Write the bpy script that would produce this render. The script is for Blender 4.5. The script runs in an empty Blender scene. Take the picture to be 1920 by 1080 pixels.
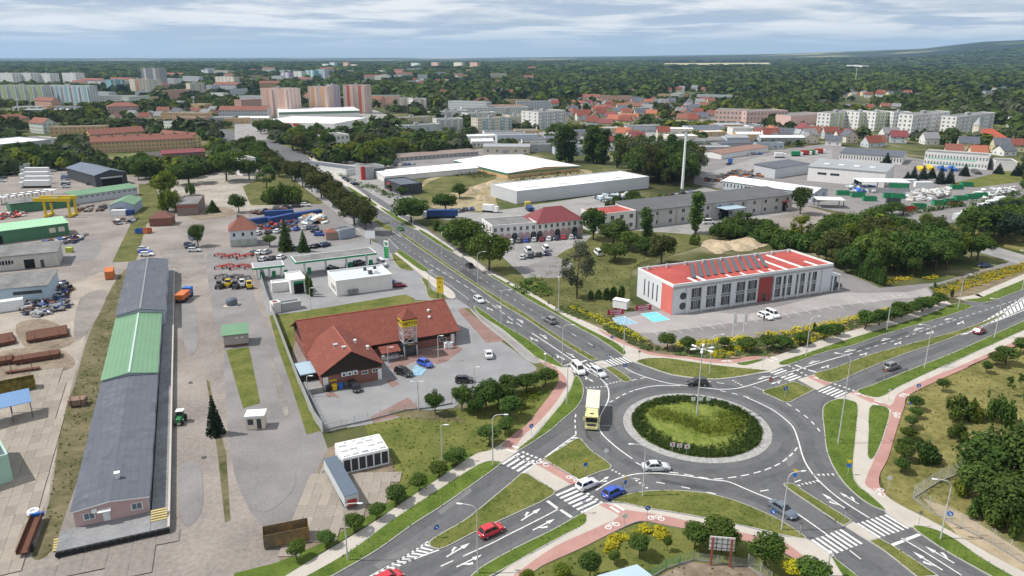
import bpy,math,random
import numpy as np
from mathutils import Vector,Matrix
random.seed(7)
RNG=np.random.default_rng(7)
S=bpy.context.scene
COL=S.collection
FPX,HCAM,HORIZON=1378.0,66.0,103.0
PITCH=math.atan((540-HORIZON)/FPX)
cam_d=bpy.data.cameras.new('camera')
cam=bpy.data.objects.new('camera',cam_d)
COL.objects.link(cam)
cam_d.sensor_width=36.0
cam_d.lens=36.0*FPX/1920.0
cam_d.clip_start,cam_d.clip_end=1.0,90000.0
cam.location=(0,0,HCAM)
cam.rotation_euler=(math.pi/2-PITCH,0,0)
S.camera=cam
SUN_EL,SUN_AZ=math.radians(54),math.radians(-91)
W=bpy.data.worlds.new('World')
S.world=W
W.use_nodes=True
wn=W.node_tree
wn.nodes.clear()
def WN(t,**k):
 n=wn.nodes.new(t)
 for a,b in k.items():setattr(n,a,b)
 return n
def wl(a,b):wn.links.new(a,b)
out=WN('ShaderNodeOutputWorld');bg=WN('ShaderNodeBackground')
sky=WN('ShaderNodeTexSky',sky_type='NISHITA',sun_disc=False,sun_elevation=SUN_EL,sun_rotation=SUN_AZ,altitude=100,air_density=1.0,dust_density=0.6,ozone_density=2.0)
tc=WN('ShaderNodeTexCoord');sp=WN('ShaderNodeSeparateXYZ')
wl(tc.outputs['Generated'],sp.inputs[0])
mz=WN('ShaderNodeMath',operation='MAXIMUM');mz.inputs[1].default_value=0.0
wl(sp.outputs[2],mz.inputs[0])
az_=WN('ShaderNodeMath',operation='ADD');az_.inputs[1].default_value=0.06
wl(mz.outputs[0],az_.inputs[0])
dx=WN('ShaderNodeMath',operation='DIVIDE');wl(sp.outputs[0],dx.inputs[0]);wl(az_.outputs[0],dx.inputs[1])
dy=WN('ShaderNodeMath',operation='DIVIDE');wl(sp.outputs[1],dy.inputs[0]);wl(az_.outputs[0],dy.inputs[1])
cb=WN('ShaderNodeCombineXYZ');wl(dx.outputs[0],cb.inputs[0]);wl(dy.outputs[0],cb.inputs[1])
def cloud(scale,detail,lo,hi,off):
 mp=WN('ShaderNodeMapping');mp.inputs['Location'].default_value=off
 mp.inputs['Scale'].default_value=(scale*.9,scale,scale);wl(cb.outputs[0],mp.inputs[0])
 nz=WN('ShaderNodeTexNoise');nz.inputs['Scale'].default_value=1;nz.inputs['Detail'].default_value=detail
 nz.inputs['Roughness'].default_value=.58;nz.inputs['Distortion'].default_value=.25
 wl(mp.outputs[0],nz.inputs['Vector'])
 mr=WN('ShaderNodeMapRange');mr.inputs['From Min'].default_value=lo;mr.inputs['From Max'].default_value=hi
 mr.interpolation_type='SMOOTHSTEP'
 wl(nz.outputs['Fac'],mr.inputs['Value']);return mr.outputs[0]
c1=cloud(.38,6,.28,.52,(3.1,1.7,0))
c2=cloud(.6,8,.42,.58,(9.3,4.2,0))
mixc=WN('ShaderNodeMix',data_type='RGBA');mixc.inputs['A'].default_value=(6.3,7.5,9.3,1)
mixc.inputs['B'].default_value=(13.2,13.2,13.2,1);wl(c2,mixc.inputs['Factor'])
mixs=WN('ShaderNodeMix',data_type='RGBA')
bl=WN('ShaderNodeMix',data_type='RGBA');bl.inputs['Factor'].default_value=.8;bl.inputs['B'].default_value=(6.9,8.2,9.6,1)
wl(sky.outputs[0],bl.inputs['A']);wl(bl.outputs['Result'],mixs.inputs['A']);wl(mixc.outputs['Result'],mixs.inputs['B'])
fade=WN('ShaderNodeMapRange');fade.inputs['From Min'].default_value=0.004;fade.inputs['From Max'].default_value=.035
wl(sp.outputs[2],fade.inputs['Value'])
fm=WN('ShaderNodeMath',operation='MULTIPLY');wl(c1,fm.inputs[0]);wl(fade.outputs[0],fm.inputs[1])
fm2=WN('ShaderNodeMath',operation='MULTIPLY');wl(fm.outputs[0],fm2.inputs[0]);fm2.inputs[1].default_value=.92
wl(fm2.outputs[0],mixs.inputs['Factor'])
wl(mixs.outputs['Result'],bg.inputs[0]);bg.inputs[1].default_value=0.074
wl(bg.outputs[0],out.inputs[0])
sd=bpy.data.lights.new('sun','SUN');sd.energy=5.0;sd.angle=math.radians(.53);sd.color=(1,.955,.89)
sun=bpy.data.objects.new('sun',sd);COL.objects.link(sun)
sv=Vector((math.sin(SUN_AZ)*math.cos(SUN_EL),math.cos(SUN_AZ)*math.cos(SUN_EL),math.sin(SUN_EL)))
sun.rotation_euler=sv.to_track_quat('Z','Y').to_euler()
sun.location=(0,0,300)
S.view_settings.view_transform='Standard'
S.view_settings.look='None'
S.view_settings.exposure=-0.02
S.view_settings.gamma=1.0
S.render.engine='CYCLES'
S.cycles.use_denoising=True
S.cycles.use_adaptive_sampling=True
S.cycles.adaptive_threshold=.02
S.cycles.max_bounces=5
S.cycles.diffuse_bounces=2
S.cycles.glossy_bounces=2
S.cycles.transmission_bounces=3
S.cycles.transparent_max_bounces=6
S.cycles.volume_bounces=1
S.cycles.caustics_reflective=S.cycles.caustics_refractive=False
CP,SP=math.cos(PITCH),math.sin(PITCH)
def G(p,z=0.0):
 u,v=(p[0]-960)/FPX,(p[1]-540)/FPX
 dyy,dz=CP-v*SP,-SP-v*CP
 t=(HCAM-z)/-dz
 return Vector((u*t,dyy*t,z))
def HT(base,ytop):
 pass
 g=G(base);v=(ytop-540)/FPX
 return HCAM-g.y*(SP+v*CP)/(CP-v*SP)
def PX(P):
 P=Vector(P)-Vector((0,0,HCAM))
 d=P.y*CP-P.z*SP;up=P.y*SP+P.z*CP
 return 960+FPX*P.x/d,540-FPX*up/d
MATS={}
def mat(name,col,rough=.85,var=.12,scale=.6,metal=0.0,col2=None,fine=9.0,bump=0.0,coat=0.0,tex=None,rnd=0.0,spec=.3):
 if name in MATS:return MATS[name]
 m=bpy.data.materials.new(name);MATS[name]=m;m.use_nodes=True
 nt=m.node_tree;b=nt.nodes['Principled BSDF']
 b.inputs['Roughness'].default_value=rough;b.inputs['Metallic'].default_value=metal
 b.inputs['Specular IOR Level'].default_value=spec
 if coat:b.inputs['Coat Weight'].default_value=coat;b.inputs['Coat Roughness'].default_value=.06
 c=tuple(col)+(1,)
 if var<=0 and not tex and not rnd:
  b.inputs['Base Color'].default_value=c;return m
 def N(t,**k):
  n=nt.nodes.new(t)
  for a,v in k.items():setattr(n,a,v)
  return n
 L=nt.links.new
 co=N('ShaderNodeTexCoord')
 n1=N('ShaderNodeTexNoise');n1.inputs['Scale'].default_value=scale;n1.inputs['Detail'].default_value=6;n1.inputs['Roughness'].default_value=.6
 n2=N('ShaderNodeTexNoise');n2.inputs['Scale'].default_value=fine;n2.inputs['Detail'].default_value=3
 L(co.outputs['Object'],n1.inputs['Vector']);L(co.outputs['Object'],n2.inputs['Vector'])
 ad=N('ShaderNodeMix',data_type='FLOAT');ad.inputs['Factor'].default_value=.35
 L(n1.outputs['Fac'],ad.inputs['A']);L(n2.outputs['Fac'],ad.inputs['B'])
 mr=N('ShaderNodeMapRange');mr.inputs['From Min'].default_value=.32;mr.inputs['From Max'].default_value=.68
 L(ad.outputs['Result'],mr.inputs['Value'])
 mx=N('ShaderNodeMix',data_type='RGBA')
 mx.inputs['A'].default_value=tuple(x*(1-var)for x in col)+(1,)
 mx.inputs['B'].default_value=(tuple(col2)if col2 else tuple(min(1,x*(1+var))for x in col))+(1,)
 L(mr.outputs['Result'],mx.inputs['Factor'])
 res=mx.outputs['Result'];hgt=ad.outputs['Result']
 if tex:
  kind,p=tex[0],tex[1:]
  if kind=='brick':
   bk=N('ShaderNodeTexBrick');bk.inputs['Scale'].default_value=1
   bk.inputs['Brick Width'].default_value=p[2];bk.inputs['Row Height'].default_value=p[3]
   bk.inputs['Mortar Size'].default_value=p[4]if len(p)>4 else .012
   bk.inputs['Color2'].default_value=tuple(p[0])+(1,);bk.inputs['Mortar'].default_value=tuple(p[1])+(1,)
   L(res,bk.inputs['Color1']);L(co.outputs['UV' if len(p)>5 else 'Object'],bk.inputs['Vector']);res=bk.outputs['Color']
  elif kind=='wave':
   wv=N('ShaderNodeTexWave',bands_direction=p[0]);wv.inputs['Scale'].default_value=.314/p[1]
   L(co.outputs['UV'],wv.inputs['Vector']);hgt=wv.outputs['Fac']
   dk=N('ShaderNodeMix',data_type='RGBA',blend_type='MULTIPLY');dk.inputs['Factor'].default_value=p[2]
   L(res,dk.inputs['A']);L(wv.outputs['Color'],dk.inputs['B']);res=dk.outputs['Result']
 if rnd:
  oi=N('ShaderNodeObjectInfo');hs=N('ShaderNodeHueSaturation')
  r1=N('ShaderNodeMapRange');r1.inputs['To Min'].default_value=1-rnd;r1.inputs['To Max'].default_value=1+rnd
  L(oi.outputs['Random'],r1.inputs['Value']);L(r1.outputs['Result'],hs.inputs['Value'])
  L(res,hs.inputs['Color']);res=hs.outputs['Color']
 L(res,b.inputs['Base Color'])
 if bump:
  bp=N('ShaderNodeBump');bp.inputs['Strength'].default_value=bump;bp.inputs['Distance'].default_value=.05
  L(hgt,bp.inputs['Height']);L(bp.outputs[0],b.inputs['Normal'])
 return m
def leafmat(name,c1,c2,transl=.25,rnd=.22):
 if name in MATS:return MATS[name]
 m=bpy.data.materials.new(name);MATS[name]=m;m.use_nodes=True
 nt=m.node_tree;nt.nodes.clear();L=nt.links.new
 N=nt.nodes.new
 o=N('ShaderNodeOutputMaterial');d=N('ShaderNodeBsdfDiffuse');t=N('ShaderNodeBsdfTranslucent');ms=N('ShaderNodeMixShader')
 ms.inputs[0].default_value=transl
 co=N('ShaderNodeTexCoord');n1=N('ShaderNodeTexNoise');n1.inputs['Scale'].default_value=.55;n1.inputs['Detail'].default_value=4
 n1.inputs['Roughness'].default_value=.7
 oi=N('ShaderNodeObjectInfo')
 L(co.outputs['Object'],n1.inputs['Vector'])
 mr=N('ShaderNodeMapRange');mr.inputs['From Min'].default_value=.3;mr.inputs['From Max'].default_value=.7;L(n1.outputs['Fac'],mr.inputs['Value'])
 mx=N('ShaderNodeMix');mx.data_type='RGBA';mx.inputs['A'].default_value=tuple(c1)+(1,);mx.inputs['B'].default_value=tuple(c2)+(1,)
 L(mr.outputs['Result'],mx.inputs['Factor'])
 hs=N('ShaderNodeHueSaturation')
 r1=N('ShaderNodeMapRange');r1.inputs['To Min'].default_value=1-rnd;r1.inputs['To Max'].default_value=1+rnd
 r2=N('ShaderNodeMapRange');r2.inputs['To Min'].default_value=.485;r2.inputs['To Max'].default_value=.515
 mm=N('ShaderNodeMath');mm.operation='FRACT';m7=N('ShaderNodeMath');m7.operation='MULTIPLY';m7.inputs[1].default_value=7.31
 L(oi.outputs['Random'],r1.inputs['Value']);L(oi.outputs['Random'],m7.inputs[0]);L(m7.outputs[0],mm.inputs[0]);L(mm.outputs[0],r2.inputs['Value'])
 L(r1.outputs['Result'],hs.inputs['Value']);L(r2.outputs['Result'],hs.inputs['Hue']);L(mx.outputs['Result'],hs.inputs['Color'])
 L(hs.outputs[0],d.inputs[0]);L(hs.outputs[0],t.inputs[0]);L(d.outputs[0],ms.inputs[1]);L(t.outputs[0],ms.inputs[2]);L(ms.outputs[0],o.inputs[0])
 return m
class MB:
 def __init__(s):s.v,s.f,s.m,s.uv=[],[],[],{}
 def add(s,pts,faces,mi=0):
  o=len(s.v);s.v+=[tuple(p)for p in pts]
  for f in faces:s.f.append([i+o for i in f]);s.m.append(mi)
  return s
 def poly(s,pts,mi=0):return s.add(pts,[list(range(len(pts)))],mi)
 def box(s,x0,x1,y0,y1,z0,z1,mi=0):
  p=[(x0,y0,z0),(x1,y0,z0),(x1,y1,z0),(x0,y1,z0),(x0,y0,z1),(x1,y0,z1),(x1,y1,z1),(x0,y1,z1)]
  return s.add(p,[(0,3,2,1),(4,5,6,7),(0,1,5,4),(1,2,6,5),(2,3,7,6),(3,0,4,7)],mi)
 def prism(s,poly,z0,z1,mi=0,mi_side=None,top=True,bottom=False):
  n=len(poly);a=sum(poly[i][0]*poly[(i+1)%n][1]-poly[(i+1)%n][0]*poly[i][1]for i in range(n))
  if a<0:poly=poly[::-1]
  pts=[(p[0],p[1],z0)for p in poly]+[(p[0],p[1],z1)for p in poly]
  ms=mi if mi_side is None else mi_side
  s.add(pts,[(i,(i+1)%n,n+(i+1)%n,n+i)for i in range(n)],ms)
  if top:s.poly(pts[n:],mi)
  if bottom:s.poly(pts[:n][::-1],mi)
  return s
 def tube(s,a,b,r0,r1=None,n=6,mi=0,caps=True):
  a,b=Vector(a),Vector(b);r1=r0 if r1 is None else r1
  d=(b-a).normalized();x=d.orthogonal().normalized();y=d.cross(x)
  p=[]
  for c,r in((a,r0),(b,r1)):
   for i in range(n):
    t=2*math.pi*i/n;p.append(c+x*(r*math.cos(t))+y*(r*math.sin(t)))
  s.add(p,[(i,(i+1)%n,n+(i+1)%n,n+i)for i in range(n)],mi)
  if caps:s.poly(p[n:],mi);s.poly(p[:n][::-1],mi)
  return s
 def path(s,pts,rs,n=6,mi=0):
  for i in range(len(pts)-1):s.tube(pts[i],pts[i+1],rs[i],rs[i+1],n,mi,caps=(i in(0,len(pts)-2)))
  return s
 def lathe(s,prof,n=12,mi=0,c=(0,0,0)):
  pts=[(c[0]+r*math.cos(2*math.pi*i/n),c[1]+r*math.sin(2*math.pi*i/n),c[2]+z)for r,z in prof for i in range(n)]
  fs=[(j*n+i,j*n+(i+1)%n,(j+1)*n+(i+1)%n,(j+1)*n+i)for j in range(len(prof)-1)for i in range(n)]
  s.add(pts,fs,mi);o=len(s.v)-len(pts)
  s.f.append([o+(len(prof)-1)*n+i for i in range(n)]);s.m.append(mi)
  return s
 def data(s,name,mats,smooth=False,uvm=False):
  me=bpy.data.meshes.new(name);me.from_pydata(s.v,[],s.f)
  for m in(mats if isinstance(mats,(list,tuple))else[mats]):me.materials.append(m)
  if any(s.m):me.polygons.foreach_set('material_index',s.m)
  if smooth:me.polygons.foreach_set('use_smooth',[True]*len(s.f))
  if uvm:
   uv=me.uv_layers.new(name='UVMap');
   for pl in me.polygons:
    n=pl.normal
    h=Vector((-n.y,n.x,0))
    if h.length<1e-3:h=Vector((1,0,0))
    h.normalize();w=n.cross(h)
    for li in pl.loop_indices:
     c=me.vertices[me.loops[li].vertex_index].co;uv.data[li].uv=(c.dot(h),c.dot(w))
  me.update();return me
 def build(s,name,mats,parent=None,smooth=False,uvm=False,**k):
  return obj(name,s.data(name,mats,smooth,uvm),parent,**k)
def obj(name,me,parent=None,loc=None,rz=0.0,sc=None,label=None,cat=None,group=None,kind=None):
 o=bpy.data.objects.new(name,me);COL.objects.link(o)
 if parent is not None:o.parent=parent
 if loc is not None:o.location=loc
 if rz:o.rotation_euler=(0,0,rz)
 if sc is not None:o.scale=(sc,sc,sc)if not hasattr(sc,'__len__')else sc
 return tag(o,label,cat,group,kind)
def tag(o,label=None,cat=None,group=None,kind=None):
 if label:o['label']=label
 if cat:o['category']=cat
 if group:o['group']=group
 if kind:o['kind']=kind
 return o
def thing(name,label,cat,loc=(0,0,0),rz=0.0,group=None,sc=None):
 return obj(name,None,None,loc,rz,sc,label,cat,group)
KIDS={}
def copy_tree(o,parent=None):
 c=o.copy();COL.objects.link(c)
 if parent is not None:c.parent=parent
 for ch in list(o.children):copy_tree(ch,c)
 return c
def ORD(i):
 n='first second third fourth fifth sixth seventh eighth ninth tenth eleventh twelfth thirteenth fourteenth fifteenth sixteenth seventeenth eighteenth nineteenth twentieth'.split()
 if i<20:return n[i]
 t='twenty thirty forty fifty sixty seventy eighty ninety'.split()[(i+1)//10-2]
 return t+'-'+n[i%10]if(i+1)%10 else t[:-1]+'ieth'
def number_across(things_):
 by={}
 for o in things_:by.setdefault(o['label'],[]).append(o)
 for lab,l in by.items():
  if len(l)>1:
   for i,o in enumerate(sorted(l,key=lambda o:PX(o.location)[0])):o['label']=f'{lab}, {ORD(i)} from the left'
def curve(pts,closed=True,n=5,smooth=True):
 pass
 P=[Vector((p[0],p[1]))for p in pts];C=[len(p)>2 and p[2]for p in pts];N_=len(P);outp=[]
 if not smooth:return P
 for i in range(N_ if closed else N_-1):
  p1,p2=P[i],P[(i+1)%N_]
  p0=P[i-1]if(closed or i>0)else p1
  p3=P[(i+2)%N_]if(closed or i+2<N_)else p2
  if C[i]:p0=p1
  if C[(i+1)%N_]:p3=p2
  for k in range(n):
   t=k/n
   outp.append(.5*((2*p1)+(p2-p0)*t+(2*p0-5*p1+4*p2-p3)*t*t+(3*p1-p0-3*p2+p3)*t**3))
 if not closed:outp.append(P[-1])
 return outp
def W2(pts,z=0.0):
 return[tuple(G(p,z)[:2])+((1,)if len(p)>2 else())for p in pts]
def inset(poly,d):
 n=len(poly);a=sum(poly[i][0]*poly[(i+1)%n][1]-poly[(i+1)%n][0]*poly[i][1]for i in range(n))
 s=1 if a>0 else -1;res=[]
 for i in range(n):
  p0,p1,p2=Vector(poly[i-1][:2]),Vector(poly[i][:2]),Vector(poly[(i+1)%n][:2])
  e1,e2=(p1-p0),(p2-p1)
  if e1.length<1e-6:e1=e2
  if e2.length<1e-6:e2=e1
  if e1.length<1e-6:res.append(p1);continue
  n1=Vector((-e1.y,e1.x)).normalized()*s;n2=Vector((-e2.y,e2.x)).normalized()*s
  m=n1+n2
  if m.length<.3:res.append(p1+n1*d);continue
  m=m/max(.35,m.dot(n1));res.append(p1+m*d)
 return res
OPEN,FOOT,TUFT=[],[],[]
def sheet(name,pts,m,z=.01,smooth=True,n=5,label=None,parent=None,kind='structure'):
 poly=curve(W2(pts),True,n,smooth);OPEN.append((name,poly))
 return MB().poly([(p[0],p[1],z)for p in(poly if area(poly)>0 else poly[::-1])]).build(name,m,parent,label=label,kind=None if parent else kind)
def area(poly):
 n=len(poly);return .5*sum(poly[i][0]*poly[(i+1)%n][1]-poly[(i+1)%n][0]*poly[i][1]for i in range(n))
def raised(name,pts,m,h=.12,kerb=True,smooth=True,n=5,z0=0.0,label=None):
 h+=.075
 poly=curve(W2(pts),True,n,smooth)
 if area(poly)<0:poly=poly[::-1]
 if kerb:
  ins=inset(poly,.16)
  if 'pave' not in name:TUFT.append((poly,h))
  top=MB().poly([(p[0],p[1],h+.012)for p in ins]).build(name,m,kind='structure',label=label)
  k=MB();nn=len(poly)
  k.add([(p[0],p[1],z0)for p in poly]+[(p[0],p[1],h)for p in poly]+[(p[0],p[1],h)for p in ins]+[(p[0],p[1],h+.012)for p in ins],[(i+a*nn,(i+1)%nn+a*nn,(i+1)%nn+(a+1)*nn,i+(a+1)*nn)for a in range(3)for i in range(nn)])
  k.build('kerb',MATS['kerb'],top)
  return top
 return MB().prism([tuple(p)for p in poly],z0,h).build(name,m,kind='structure',label=label)
def inpoly(P,poly):
 x,y=P[:,0],P[:,1];c=np.zeros(len(P),bool);n=len(poly)
 for i in range(n):
  x1,y1=poly[i][0],poly[i][1];x2,y2=poly[(i+1)%n][0],poly[(i+1)%n][1]
  if y1==y2:continue
  c^=((y1>y)!=(y2>y))&(x<(x2-x1)*(y-y1)/(y2-y1)+x1)
 return c
def scatter(poly,n):
 A=np.array([[p[0],p[1]]for p in poly]);lo,hi=A.min(0),A.max(0);out_=np.zeros((0,2))
 while len(out_)<n:
  P=lo+RNG.random((max(64,n*2),2))*(hi-lo);out_=np.vstack([out_,P[inpoly(P,poly)]])
 return out_[:n]
def npmesh(name,V,F,mats,midx=None,smooth=False):
 pass
 me=bpy.data.meshes.new(name);k=F.shape[1]
 me.vertices.add(len(V));me.vertices.foreach_set('co',V.astype(np.float32).ravel())
 me.loops.add(F.size);me.loops.foreach_set('vertex_index',F.astype(np.int32).ravel())
 me.polygons.add(len(F));me.polygons.foreach_set('loop_start',np.arange(0,F.size,k,dtype=np.int32))
 try:me.polygons.foreach_set('loop_total',np.full(len(F),k,dtype=np.int32))
 except Exception:pass
 for m in(mats if isinstance(mats,(list,tuple))else[mats]):me.materials.append(m)
 if midx is not None:me.polygons.foreach_set('material_index',midx.astype(np.int32))
 if smooth:me.polygons.foreach_set('use_smooth',np.ones(len(F),bool))
 me.update(calc_edges=True);me.validate();return me
mat('kerb',(.36,.35,.33),.9,.15,2)
A_ROAD=mat('asphalt',(.098,.099,.103),.88,.16,.11,col2=(.142,.142,.146),fine=1.1,bump=.05)
A_OLD=mat('old_asphalt',(.175,.163,.162),.92,.18,.10,col2=(.255,.24,.237),fine=2.5,bump=.05)
A_LOT=mat('lot_paving',(.215,.216,.222),.9,.14,.15,col2=(.275,.275,.28),fine=4)
CONC=mat('yard_concrete',(.205,.177,.158),.92,.3,.06,col2=(.318,.282,.254),fine=1.4,bump=.05)
CONC2=mat('pale_concrete',(.26,.226,.19),.92,.2,.15,col2=(.37,.325,.275),fine=2.0,rnd=.13)
CONC3=mat('grey_concrete',(.225,.217,.21),.92,.2,.12,col2=(.33,.32,.31),fine=2.0)
BEIGE=mat('beige_paving',(.42,.38,.335),.9,.10,.25,col2=(.49,.45,.40),fine=7)
PINK=mat('red_cycle_paving',(.355,.19,.165),.9,.12,.25,col2=(.43,.245,.215),fine=7)
REDPAV=mat('dark_red_paving',(.20,.12,.105),.9,.15,.3,col2=(.27,.17,.15),fine=6)
GRASS=mat('mown_grass',(.066,.108,.018),.95,.3,.18,col2=(.185,.178,.055),fine=1.6,bump=.4,spec=.1)
GRASSG=mat('fresh_grass',(.066,.118,.018),.95,.3,.3,col2=(.125,.17,.032),fine=2.2,bump=.4,spec=.1)
DRY=mat('dry_meadow',(.12,.13,.035),.95,.35,.10,col2=(.26,.225,.085),fine=.8,bump=.5,spec=.1)
WEEDY=mat('weedy_ground',(.062,.085,.02),.95,.35,.12,col2=(.17,.16,.062),fine=.9,bump=.5,spec=.1)
SAND=mat('bare_sand',(.33,.26,.17),.95,.25,.09,col2=(.47,.38,.26),fine=.7,bump=.4)
DIRT=mat('bare_dirt',(.16,.12,.085),.95,.3,.2,col2=(.30,.24,.18),fine=1.0,bump=.4)
MIXED=mat('dirt_and_moss',(.066,.076,.025),.95,.3,.16,col2=(.20,.165,.10),fine=.8,bump=.4,spec=.1)
PAINT=mat('road_paint',(.50,.50,.49),.7,.15,1.6,col2=(.76,.76,.74),fine=5)
APRON=mat('pale_stone_setts',(.27,.265,.255),.9,.3,1.5,col2=(.43,.42,.405),fine=6,bump=.3)
BLUEP=mat('blue_bay_paint',(.17,.36,.50),.8,.35,1.3,col2=(.35,.52,.62),fine=6)
BLUEP2=mat('bright_blue_bay_paint',(.16,.52,.62),.8,.15,.8,fine=6)
def hill(x,y):
 r=math.hypot(x,y);a=math.atan2(x,max(y,1));px=960+FPX*math.tan(max(-.9,min(.9,a)))
 xs=[-3000,900,1080,1200,1440,1600,1700,1800,1900,2300,4000]
 ys=[0,0,25,45,80,112,150,225,262,240,200]
 H=np.interp(px,xs,ys)
 t=min(1,max(0,(r-4200)/6800));t=t*t*(3-2*t)
 z=H*t
 if r>4500:z+=min(1,(r-4500)/2500)*(H/285)*(16*math.sin(x/610+1)+12*math.sin(x/333+y/900)+8*math.sin(x/190+y/410))
 return z-.06
def terrain():
 rs=[0.0]+[30*1.22**i for i in range(33)];rs=[r for r in rs if r<17500]+[19000]
 az=[math.radians(a)for a in list(np.arange(-48,48.01,.6))+list(np.arange(60,301,12))]
 n=len(az);mb=MB();V=[(0,0,-.06)]
 for r in rs[1:]:
  for a in az:
   x,y=r*math.sin(a),r*math.cos(a);V.append((x,y,hill(x,y)))
 F=[(0,1+(j+1)%n,1+j)for j in range(n)]
 for i in range(len(rs)-2):
  o=1+i*n
  F+=[(o+j,o+(j+1)%n,o+n+(j+1)%n,o+n+j)for j in range(n)]
 mb.add(V,F)
 m=bpy.data.materials.new('countryside');m.use_nodes=True;nt=m.node_tree;L=nt.links.new;N=nt.nodes.new
 b=nt.nodes['Principled BSDF'];b.inputs['Roughness'].default_value=.95;b.inputs['Specular IOR Level'].default_value=.1
 co=N('ShaderNodeTexCoord');
 def noise(s,d=5):
  q=N('ShaderNodeTexNoise');q.inputs['Scale'].default_value=s;q.inputs['Detail'].default_value=d;L(co.outputs['Object'],q.inputs['Vector']);return q.outputs['Fac']
 def ramp(fac,stops):
  r=N('ShaderNodeValToRGB');e=r.color_ramp.elements
  while len(e)<len(stops):e.new(.5)
  for k,(p,c)in enumerate(stops):e[k].position=p;e[k].color=tuple(c)+(1,)
  L(fac,r.inputs[0]);return r.outputs[0]
 near=ramp(noise(.05),[(.35,(.05,.07,.02)),(.55,(.12,.12,.05)),(.7,(.25,.22,.15))])
 far=ramp(noise(.00085,4),[(.30,(.014,.024,.016)),(.50,(.018,.029,.018)),(.52,(.05,.065,.03)),(.54,(.019,.030,.018)),(.58,(.10,.12,.05)),(.63,(.26,.23,.13)),(.8,(.30,.26,.15))])  # forest stops darkened: self-shade of the tree canopy put into the ground colour
 sep=N('ShaderNodeSeparateXYZ');L(co.outputs['Object'],sep.inputs[0])
 mr=N('ShaderNodeMapRange');mr.inputs['From Min'].default_value=700;mr.inputs['From Max'].default_value=2200;L(sep.outputs[1],mr.inputs['Value'])
 mx=N('ShaderNodeMix');mx.data_type='RGBA';L(mr.outputs['Result'],mx.inputs['Factor']);L(near,mx.inputs['A']);L(far,mx.inputs['B'])
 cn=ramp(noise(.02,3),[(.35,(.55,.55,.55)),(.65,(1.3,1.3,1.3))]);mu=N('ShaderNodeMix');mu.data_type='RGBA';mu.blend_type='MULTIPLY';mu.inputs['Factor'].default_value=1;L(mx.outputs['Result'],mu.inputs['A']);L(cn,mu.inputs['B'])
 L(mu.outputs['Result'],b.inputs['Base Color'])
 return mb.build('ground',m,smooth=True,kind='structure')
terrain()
for nm,lab,x0,x1,y0,y1 in(('field','pale harvested field behind the far woods',1238,1452,121,126.5),('field','thin pale field on the plain left of centre',780,925,108.6,110.2)):
 mb=MB();P=[G((x,y))for x,y in((x0,y1),(x0+(x1-x0)*.4,y1+.4),(x1,y1-1.2),(x1-10,y0),(x0+8,y0+.6))]
 mb.poly([(p.x,p.y,hill(p.x,p.y)+6)for p in P]).build(nm,mat('stubble',(.40,.34,.20),.95,.1,.004),kind='structure',label=lab)
Z=[.004]
def flat(name,pts,m,label=None,smooth=False,dz=.0016):
 dz=dz if dz>0 else .0004
 Z[0]+=dz
 return sheet(name,pts,m,Z[0],smooth,4,label)
flat('yard',[(0,330),(150,318),(300,335),(480,345),(520,300),(545,295),(690,402),(700,470),(745,545),(640,575),(600,800),(625,1000),(550,1110),(-60,1110),(-60,330)],CONC,'broad pale concrete yard around the long warehouse')
flat('lawn',[(260,345),(290,345),(310,400),(275,420),(255,490),(210,492),(245,420),(262,380)],WEEDY)
flat('lawn',[(225,515),(262,500),(242,560),(222,640),(190,800),(150,890),(128,950),(95,1035),(60,1045),(80,985),(100,900),(115,790),(140,720),(170,620)],MIXED,'mossy dirt strip along the left side of the long warehouse',True)
flat('yard',[(60,560),(190,510),(222,515),(165,610),(130,740),(115,800),(90,930),(60,1000),(25,1110),(-60,1110),(-60,560)],CONC2)
flat('yard',[(300,345),(520,300),(600,360),(470,400),(380,395)],mat('bare_gravel',(.27,.24,.20),.95,.3,.09,col2=(.42,.38,.33),fine=.7),'bare gravelly plot beyond the red roofed house')
flat('lawn',[(455,350),(520,318),(545,300),(628,372),(600,383),(470,385)],WEEDY)
flat('yard',[(470,392),(630,382),(700,455),(690,470),(480,478),(455,440)],A_OLD)
flat('yard',[(392,470),(470,478),(478,560),(600,800),(625,960),(560,1020),(470,960),(430,830),(420,700),(395,560)],A_OLD,'grey asphalt strip beside the boundary fence',True)
flat('yard',[(560,985),(600,870),(615,840),(700,815),(765,885),(740,950),(640,1010),(545,1045),(520,1060)],DIRT)
flat('petrol_station_yard',[(478,488),(690,450),(745,468),(800,510),(850,545),(862,566),(770,562),(560,590),(500,590)],A_LOT)
flat('lawn',[(505,592),(560,585),(760,552),(778,560),(775,572),(690,585),(560,612),(548,660),(552,700),(590,760),(608,806),(575,815),(545,720),(520,650)],GRASS,'lawn behind the brick supermarket')
flat('car_park',[(552,690),(640,600),(840,560),(880,580),(925,618),(1010,678),(1005,695),(960,712),(900,728),(850,765),(790,772),(700,795),(612,808),(580,770)],A_LOT,'grey paved car park of the brick supermarket')
flat('car_park',[(845,564),(868,560),(905,583),(925,595),(990,640),(945,628),(905,606)],A_LOT)
flat('lawn',[(868,578),(882,578),(945,618),(985,645),(1012,678),(1040,694),(1020,700),(985,672),(940,640),(905,612)],WEEDY)
flat('paving',[(858,582),(868,577),(940,632),(944,640),(912,643)],REDPAV,'dark red paved corner of the supermarket car park')
flat('paving',[(735,678),(772,662),(830,650),(850,642),(868,655),(838,678),(820,684),(790,672),(742,694),(728,690)],REDPAV,'red paved forecourt under the sign tower')
flat('paving',[(693,783),(765,745),(790,770),(700,793)],REDPAV)
flat('paving',[(722,713),(735,711),(750,720),(735,727)],REDPAV)
flat('paving',[(610,738),(625,735),(638,747),(612,742)],REDPAV)
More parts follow.
